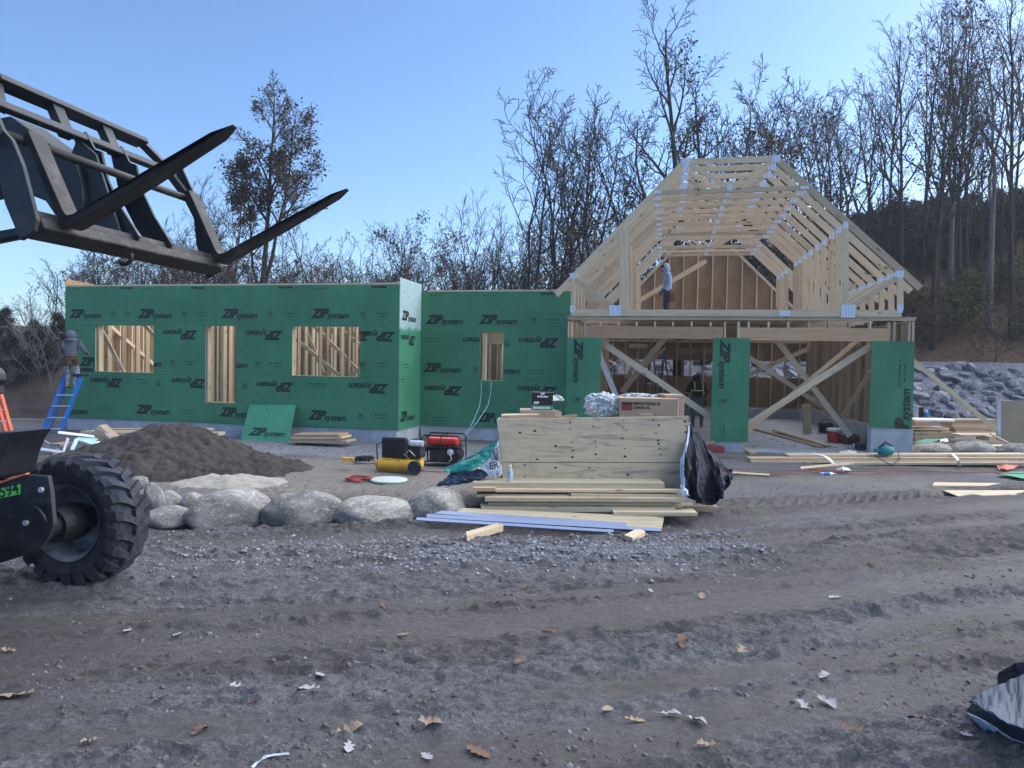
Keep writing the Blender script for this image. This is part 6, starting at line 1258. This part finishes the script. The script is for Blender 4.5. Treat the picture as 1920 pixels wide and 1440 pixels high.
for i, (a, b, y_) in enumerate(((97, 117, 853), (118, 138, 851), (150, 166, 840), (92, 112, 834))):
    hstack('board_offcut', a, b, y_, 4.5, YD-1.1+.1*i, .3, 'lumber2', ('stub of lumber at the lower left of the rubbish heap', 'second lumber stub at the bottom of the rubbish heap', 'small offcut under the blue foam sheet', 'offcut behind the metal rod')[i])
# =========================================================== RIGHT OF THE PILE
gw = lambda a, b, z=.0: gp(a, b, z)
for a, b, y_, h, Y, m_, lb, rr1 in ((1408, 1930, 866.5, 4.5, 13.9, 'lumber', 'long pale board, front lower layer of the long lumber stack before the garage', 0), (1406, 1930, 861, 4.5, 13.95, 'lumber2', 'long brownish board, front upper layer of the long lumber stack', 0), (1478, 1930, 854.5, 5, 14.1, 'lumber', 'brightest top board of the long lumber stack before the garage', 0), (1560, 1930, 870, 4, 13.8, 'treated', 'bottom bearer board of the long lumber stack', 0)):
    p0 = at(a, y_, Y); p1 = at(b, y_-1, Y); o = MB().box((0, 0, -.022), ((p1-p0).length, .26, .022)).build('board', M[m_], bevel=.004); o.matrix_world = frame(p0, p1); T(o, lb, 'board', 'boards of the long stack')
slabpx('board', [gw(1500, 875, .06), gw(1502, 879, .03), gw(1602, 870, .06), gw(1600, 866, .1)], .03, 'lumber', 'loose pale board lying slanted in front of the long lumber stack', 'board')
slabpx('board', [gw(1748, 910, .03), gw(1895, 911, .03), gw(1896, 906, .03), gw(1752, 904, .03)], .03, 'lumber', 'narrow pale board lying alone on the mud at the right', 'board')
slabpx('board', [gw(1796, 930, .02), gw(1935, 927, .02), gw(1935, 919, .02), gw(1768, 919, .02)], .012, 'plywood', 'flat pale sheet strip on the mud cut by the right edge', 'board')
slabpx('board', [gw(1372, 887, .03), gw(1442, 891, .03), gw(1443, 888, .03), gw(1374, 884, .03)], .02, 'lumber2', 'short board lying just right of the navy tarp', 'board')
slabpx('green_sheet', [gw(1868, 887, .05), gw(1940, 901, .05), gw(1940, 885, .05), gw(1900, 884, .05)], .012, 'green_l', 'pale green sheathing scrap on the mud at the right edge', 'sheet')
p = gw(1550, 888, .03); ct = E('caulk_tube', (p.x, p.y, .03), .1); T(ct, 'white caulking cartridge lying on the mud', 'caulk tube'); MB().lathe([(0, -.12), (.025, -.12), (.025, .1), (.01, .105), (.004, .17), (0, .17)], 16, axis='X').build('cartridge', M['white'], ct, smooth=True); MB().lathe([(.0255, -.06), (.0258, -.05), (.0258, .04), (.0255, .05)], 16, axis='X').build('blue_label', M['blue'], ct, smooth=True)
T(patch('plastic_scrap', [[gw(1568, 878, .05), gw(1580, 876, .09), gw(1590, 878, .05)], [gw(1570, 883, .02), gw(1582, 881, .06), gw(1596, 882, .02)]], M['white'], n=6, amp=.03), 'small crumpled white plastic in front of the long stack', 'plastic scrap')
T(patch('plastic_scrap', [[gw(1868, 873, .06), gw(1885, 872, .08), gw(1912, 872, .06)], [gw(1872, 880, .02), gw(1888, 880, .04), gw(1905, 878, .02)]], M['orange'], n=6, amp=.03), 'red and white plastic scrap at the right end of the long stack', 'plastic scrap')
for k, pts in enumerate((((1519, 850, .22), (1545, 856, .20), (1562, 872, .05)), ((1782, 850, .22), (1792, 860, .2), (1796, 874, .03)))):
    a_, b_, c_ = [gp(x, y, z) for x, y, z in pts]; T(patch('white_strap', [[a_, b_, c_], [a_+Vector((.07, .02, 0)), b_+Vector((.07, .03, 0)), c_+Vector((.08, 0, 0))]], M['white'], n=5, amp=.0), ('white band draped over the left half of the long stack', 'short white band over the right half of the long stack')[k], 'strap')
# round saw / blower on the stack
p = at(1660, 845, 14.05); sw = E('teal_power_tool', (p.x, p.y, p.z)); T(sw, 'teal power tool with black cord lying on the long lumber stack', 'power tool')
th_ = MB().lathe([(0, -.09), (.11, -.085), (.145, -.05), (.15, .03), (.12, .075), (0, .09)], 28, axis='Y').build('tool_housing', M['teal'], sw, smooth=True, loc=(0, 0, -.0)); th_.scale = (1.1, 1, .72); MB().box((-.22, -.05, -.04), (-.1, .05, .04)).build('tool_nose', M['teal'], sw, bevel=.02); tube_obj('tool_handle', [(-.13, -.02, .06), (-.02, -.03, .17), (.12, -.02, .10)], .02, M['black'], sw)
Lt = Matrix.Translation(-Vector(sw.location)); tube_obj('tool_cord', [Lt@at(1684, 846, 14), Lt@at(1686, 862, 13.9), Lt@at(1672, 872, 13.7), Lt@at(1652, 862, 13.75), Lt@at(1640, 852, 13.8)], .009, M['black'], sw)
# inside the garage
def HG(px, py, y, z=.03): 
    q = gp(px, py, z); return q
p = HG(1568, 830, 0); cl_ = E('drinks_cooler', (p.x, p.y+.1, .03)); T(cl_, 'red drinks cooler with a white lid on the garage floor', 'cooler'); MB().lathe([(0, 0), (.155, 0), (.17, .03), (.18, .28), (.0, .28)], 28).build('cooler_body', M['red'], cl_, smooth=False); MB().lathe([(.0, .36), (.15, .355), (.19, .34), (.195, .285), (0, .285)], 28).build('cooler_lid', M['white'], cl_); tube_obj('cooler_handle', [(.0, -.2, .27), (.1, -.22, .22), (.19, -.12, .14), (.2, 0, .26)], .012, M['white'], cl_)
p = HG(1548, 812, 0); MB_ = E('black_carrier', (p.x, p.y, .03)); T(MB_, 'black bucket-shaped carrier behind the red cooler', 'carrier'); MB().box((-.17, -.12, 0), (.17, .12, .30)).build('carrier_body', M['black'], MB_, bevel=.03); tube_obj('carrier_handle', [(-.17, 0, .28), (-.1, 0, .38), (.1, 0, .38), (.17, 0, .28)], .012, M['black'], MB_)
p = HG(1597, 833, 0); e = E('tool_bag', (p.x, p.y+.1, .03)); T(e, 'brown slumped tool bag beside the red cooler', 'bag'); sphere('bag_body', (0, 0, .12), (.24, .16, .15), 'leather', e, 7, .25); tube_obj('bag_strap', [(-.15, 0, .2), (-.2, -.1, .3), (-.05, -.1, .25)], .015, M['leather'], e)
p = HG(1625, 845, 0); e = E('grey_bucket', (p.x, p.y+.12, .0)); T(e, 'low dark grey tub leaning by the right concrete pier', 'tub'); MB().box((-.17, -.12, 0), (.17, .12, .17)).build('tub_body', M['greytarp'], e, bevel=.02); MB().box((-.18, -.13, .17), (.18, .13, .19)).build('tub_rim', M['greytarp'], e, bevel=.006)
p = HG(1643, 840, 0); e = E('black_helmet', (p.x, p.y+.3, .0)); T(e, 'black upright case wedged against the right concrete pier', 'case'); sphere('case_shell', (0, 0, .2), (.09, .09, .2), 'black', e, 5, .1)
p = HG(1600, 838, 0); e = E('white_cup', (p.x, p.y-.1, .0)); T(e, 'small white paper cup in front of the brown bag', 'cup'); MB().lathe([(0, 0), (.045, 0), (.06, .12), (.055, .12), (.042, .01)], 16).build('cup_body', M['white'], e)
q = [HG(1436, 803, 0, .10), HG(1540, 838, 0, .10)]; beam_ = lambda a, b, lb, h=.038: T(fr('board', a, b, h, .14, 'lumber', None), lb, 'board')
beam_(HG(1412, 804, 0, .05), HG(1538, 838, 0, .05), 'left long board lying on the garage floor'); beam_(HG(1452, 806, 0, .09), HG(1552, 835, 0, .09), 'right long board lying crossways on the garage floor')
e = fr('board', H3(1513, 815, 5.2), H3(1512, 760, 5.2), .038, .22, 'lumber', None, up=(0, 1, 0)); e.matrix_world = frame(HW(Vector((H3(1513, 815, 5.2).x, 5.2, .03))), HW(H3(1513, 760, 5.2)), HN); T(e, 'board standing upright on the garage floor', 'board')
e = fr('board_offcut', HW(H3(1503, 762, 5.15)), HW(H3(1519, 763, 5.15)), .10, .05, 'lumber', None); T(e, 'short block nailed across the top of the upright board', 'board')
beam_(HG(1300, 843, 0, .06), HG(1345, 822, 0, .16), 'pale board leaning on the left foot of the middle pier'); beam_(HG(1392, 838, 0, .05), HG(1412, 850, 0, .02), 'splinter of board right of the middle pier')
e = T(MB().box((0, 0, 0), (.5, .25, .14)).build('brick_red_block', M['redstrip'], None, bevel=.01), 'dark red block at the left foot of the middle pier', 'block'); q = gp(1318, 850); e.location = (q.x, q.y+.1, 0)
scr = MB(); rr5 = random.Random(3)
T(MB().box((0, 0, 0), (.62, .3, .012)).build('osb_scrap', M['osb'], None, loc=HG(1320, 830, 0, .035)), 'flat strand board scrap on the garage floor left', 'board')
for i in range(26):
    q = gp(rr5.uniform(1405, 1620), rr5.uniform(812, 842), .032); a = rr5.uniform(0, 3); l = rr5.uniform(.04, .16); scr.box((-l, -.012, 0), (l, .012, .012), 0, Matrix.Translation(q) @ Matrix.Rotation(a, 4, 'Z'))
T(scr.build('sawdust_scraps', M['lumber2']), 'wood chips and splinters strewn over the garage slab', kind='stuff')
T(patch('white_rag', [[gp(1574, 846, .1), gp(1590, 845, .12), gp(1606, 845, .1)], [gp(1572, 851, .08), gp(1590, 852, .1), gp(1608, 851, .08)]], M['white'], n=6, amp=.03), 'white rag lying at the edge of the garage slab', 'rag')
# lumber stacks and sheet at the far right
for i, (a, b, y_, h, Y, m_, lb) in enumerate(((1716, 1784, 826, 6, 17.5, 'grey_wood', 'lowest dark board of the stack behind the right pier'), (1716, 1790, 819, 6, 17.6, 'treated', 'second board from the bottom behind the right pier'), (1716, 1786, 812, 5, 17.7, 'lumber', 'third board from the bottom behind the right pier'), (1716, 1780, 804.5, 5, 17.8, 'lumber', 'pale upper board of the stack behind the right pier'), (1716, 1747, 795, 8, 17.6, 'card', 'brown flat carton on the stack behind the right pier'),
   (1786, 1872, 789.5, 5, 18.6, 'lumber2', 'top board of the warm toned stack by the tan sheet'), (1784, 1872, 795.5, 5.5, 18.6, 'lumber2', 'second board of the warm toned stack'), (1788, 1872, 801.5, 5.5, 18.5, 'lumber2', 'third board of the warm toned stack'), (1792, 1872, 807.5, 5.5, 18.5, 'lumber2', 'fourth board of the warm toned stack'), (1794, 1872, 813, 5, 18.4, 'lumber', 'lowest board of the warm toned stack'), (1802, 1912, 817, 3, 17.4, 'lumber', 'long thin board under the warm toned stack'), (1855, 1871, 822.5, 9, 17.2, 'lumber', 'short square block under the warm toned stack'))):
    p0 = at(a, y_, Y); p1 = at(b, y_, Y); o = MB().box((0, 0, -h*Y/F_PX/2), ((p1-p0).length, .5, h*Y/F_PX/2)).build('board', M[m_], bevel=.004); o.matrix_world = frame(p0, p1); T(o, lb, 'board', 'boards stacked at the far right')
T(MB().box((0, 0, 0), (1.0, .5, .06)).build('tarp_bundle', M['white'], None, loc=at(1716, 790, 17.7), bevel=.02), 'pale flat sheet on top of the stack behind the right pier', 'sheet')
tn = E('tan_sheet', at(1900, 826, 15.6)); T(tn, 'upright tan sheet with a grey edge cut by the right border', 'sheet'); Li = Matrix.Translation(-Vector(tn.location)); quadpanel('sheet_face', [(1877, 827), (1990, 838), (1990, 752), (1877, 751)], 15.6, .02, 'tan', tn, Li); quadpanel('grey_edge', [(1870, 824), (1877, 827), (1877, 751), (1870, 750)], 15.6, .05, 'conc', tn, Li)
slabpx('long_plank', [at(1790, 836, 16.4), at(1985, 838, 15.2), at(1985, 834, 15.5), at(1800, 833, 16.6)], .03, 'lumber', 'long pale plank lying over the low boulders at the right', 'board')
slabpx('green_sheet', [at(1712, 829, 16.6), at(1745, 830, 16.4), at(1766, 822, 17.0), at(1735, 823, 17.1)], .012, 'green_l', 'green sheathing scrap in front of the stack behind the right pier', 'sheet')
T(patch('plastic_scrap', [[at(1764, 824, 16.5), at(1772, 822, 16.5), at(1778, 824, 16.5)], [at(1762, 828, 16.3), at(1770, 828, 16.3), at(1778, 828, 16.3)]], M['white'], n=5, amp=.03), 'white plastic scrap beside the green scrap at the right', 'plastic scrap')
mp_ = E('black_post', at(1727, 788, 18.5)); T(mp_, 'short black pipe standing before the stone bank', 'pipe'); MB().lathe([(0, 0), (.06, 0), (.06, .30), (.075, .31), (.075, .34), (0, .34)], 16).build('pipe_body', M['black'], mp_); 
MB_ = E('blue_jug', at(1737, 788, 18.4)); T(MB_, 'blue jug beside the short black pipe', 'jug'); MB().box((-.05, -.05, 0), (.05, .05, .22)).build('jug_body', M['blue'], MB_, bevel=.02); MB().lathe([(0, .22), (.02, .22), (.02, .26), (0, .26)], 10).build('jug_cap', M['white'], MB_)
slabpx('thin_stake', [at(1858, 812, 15.6), at(1892, 829, 15.0), at(1892, 832, 15.0), at(1858, 815, 15.6)], .03, 'lumber', 'thin stake leaning at the foot of the tan sheet', 'stake')
# =========================================================== NEAR TARP (bottom right)
bt = E('dark_tarp', gp(1900, 1390)); T(bt, 'folded dark tarp with pale underside cut by the bottom right edge', 'tarp'); Li = Matrix.Translation(-Vector(bt.location))
def G3(x, y, z): return Li@gp(x, y, z)
crease = [(1823, 1316, .20), (1850, 1333, .25), (1890, 1357, .24), (1922, 1367, .24), (2010, 1392, .26)]
bandlo = [(1811, 1334, .09), (1834, 1344, .11), (1858, 1357, .12), (1898, 1385, .10), (2010, 1418, .14)]
patch('tarp_top', [[G3(*p) for p in ((1814, 1317, .14), (1838, 1300, .20), (1884, 1280, .24), (1924, 1263, .30), (2010, 1228, .36))], [G3(*p) for p in crease]], M['greytarp'], bt, amp=.010, ns=1.6, n=14, seed=20, flat=True)
patch('tarp_band', [[G3(*p) for p in crease], [G3(*p) for p in bandlo]], M['greytarp'], bt, amp=.006, ns=1.2, n=10, seed=21, flat=True)
patch('tarp_underside', [[G3(*p) for p in ((1812, 1336, .07), (1834, 1346, .09), (1858, 1359, .10), (1896, 1386, .085), (2010, 1419, .12))], [G3(*p) for p in ((1815, 1341, .03), (1829, 1360, .02), (1873, 1389, .02), (1914, 1396, .03), (2010, 1430, .03))]], M['tarpw'], bt, amp=.004, ns=1.0, n=10, seed=22, flat=True)
patch('tarp_fold', [[G3(1870, 1283, .0), G3(1872, 1262, .16), G3(1904, 1243, .30), G3(1990, 1235, .34)], [G3(1874, 1290, .0), G3(1890, 1280, .16), G3(1915, 1270, .24), G3(1990, 1265, .28)]], M['navy'], bt, amp=.006, ns=1, n=10, seed=24, flat=True)
# =========================================================== FALLEN LEAVES
def leaf_mesh(seed, curl=.12):
    rr = random.Random(seed); half = [(0, -.5, .0), (.05, -.42, 0), (.20, -.34, 0), (.10, -.22, 0), (.12, -.16, 0), (.28, -.08, 0), (.17, .02, 0), (.18, .08, 0), (.27, .20, 0), (.17, .26, 0), (.16, .36, 0), (.06, .46, 0), (0, .52, 0)]
    half = [(x*rr.uniform(.8, 1.25), y, 0) for x, y, _ in half]; V = []; Fs = []; mid = [(0, y) for _, y, _ in half]
    f = lambda x, y: (x, y, curl*(abs(x)*1.2)**1.3*2*(1 if rr.random() < .8 else .3)+.12*curl*sin(y*7+seed)+.3*curl*y*y)
    n = len(half)
    for x, y, _ in half: V.append(f(0, y)); V.append(f(x, y)); V.append(f(-x, y))
    for i in range(n-1): a = i*3; b = a+3; Fs += [(a, a+1, b+1, b), (a, b, b+2, a+2)]
    k = len(V); V += [(-.012, -.5, .0), (.012, -.5, 0), (.01, -.8, .04), (-.01, -.8, .04)]; Fs.append((k, k+1, k+2, k+3)); return mesh(V, Fs, True)
LM = {}
for c_ in ('leaf1', 'leaf2', 'leaf3'):
    for s in range(3): m_ = leaf_mesh(s*7+len(c_)+ord(c_[-1]), .10+.12*s); m_.materials.append(M[c_]); LM[(c_, s)] = m_
def leaf(px, py, size, kind, label=None):
    p = gp(px, py); o = link('fallen_leaf', LM[('leaf%d' % kind, random.randrange(3))]); o.location = (p.x, p.y, gh(p.x, p.y)+.012); s = size/F_PX*p.y*1.15; o.scale = (s, s, s); o.rotation_euler = (random.uniform(-.25, .25), random.uniform(-.25, .25), random.uniform(0, 6.3))
    T(o, label or ('dry tan oak leaf lying on the frozen mud', 'frosty grey leaf lying on the frozen mud', 'rusty orange leaf lying on the frozen mud')[kind-1], 'leaf', 'fallen leaves on the mud')
for px, py, s, k, lb in ((30, 1306, 60, 1, 'large tan oak leaf at the left edge of the foreground mud'), (446, 1298, 32, 2, None), (474, 1330, 26, 3, None), (375, 1384, 36, 3, None), (655, 1380, 48, 1, 'curled brown leaf at the lower middle of the mud'), (580, 1303, 40, 2, None), (600, 1277, 30, 2, None), (240, 1188, 20, 2, None), (333, 1190, 20, 2, None), (718, 1139, 18, 3, None), (755, 1197, 22, 1, None), (805, 1377, 42, 1, None), (655, 1407, 34, 2, 'pale flat chip-like leaf near the bottom edge'), (800, 1434, 30, 2, None), (895, 1424, 48, 3, None), (1391, 1221, 36, 1, 'pale star-shaped leaf in the middle of the mud'), (1316, 1122, 24, 1, None), (1565, 1122, 24, 2, None), (1576, 1146, 16, 2, None), (1138, 1343, 30, 1, None), (1190, 1363, 40, 1, None), (1257, 1354, 34, 2, None), (1305, 1368, 36, 2, None), (1325, 1403, 34, 1, 'cream leaf near the bottom edge, right of centre'), (1545, 1286, 30, 2, None), (1550, 1332, 44, 2, None), (1505, 1338, 32, 2, None), (1727, 1356, 46, 3, None), (1600, 1386, 46, 3, None), (1030, 1182, 30, 3, None), (975, 1254, 30, 3, None), (1220, 1111, 14, 2, None), (1635, 1061, 18, 3, None), (1406, 1004, 16, 2, None), (985, 1102, 20, 3, None), (640, 1152, 18, 3, None), (14, 1222, 26, 1, None), (1280, 1220, 40, 3, None), (168, 1408, 30, 1, None), (1810, 1400, 22, 2, None)):
    leaf(px, py, s, k, lb)
T(patch('plastic_strip', [[gp(470, 1438, .02), gp(496, 1418, .03), gp(540, 1411, .03)], [gp(475, 1440, .02), gp(498, 1421, .03), gp(543, 1414, .03)]], M['tarpw'], n=6, amp=.004), 'curved translucent white plastic strip at the bottom edge', 'plastic strip')

# =========================================================== HAZE
hz = MB().box((-215, -70, -3), (215, 215, 34)).build('haze', None); T(hz, 'thin cold haze over the site', kind='stuff')
hm = bpy.data.materials.new('haze'); hm.use_nodes = True; ht = hm.node_tree; ht.nodes.clear(); ho = ht.nodes.new('ShaderNodeOutputMaterial'); hv = ht.nodes.new('ShaderNodeVolumePrincipled'); hv.inputs['Density'].default_value = .0008; hv.inputs['Color'].default_value = (.86, .92, 1, 1); hv.inputs['Anisotropy'].default_value = .3
ht.links.new(hv.outputs[0], ho.inputs['Volume']); hz.data.materials.append(hm)
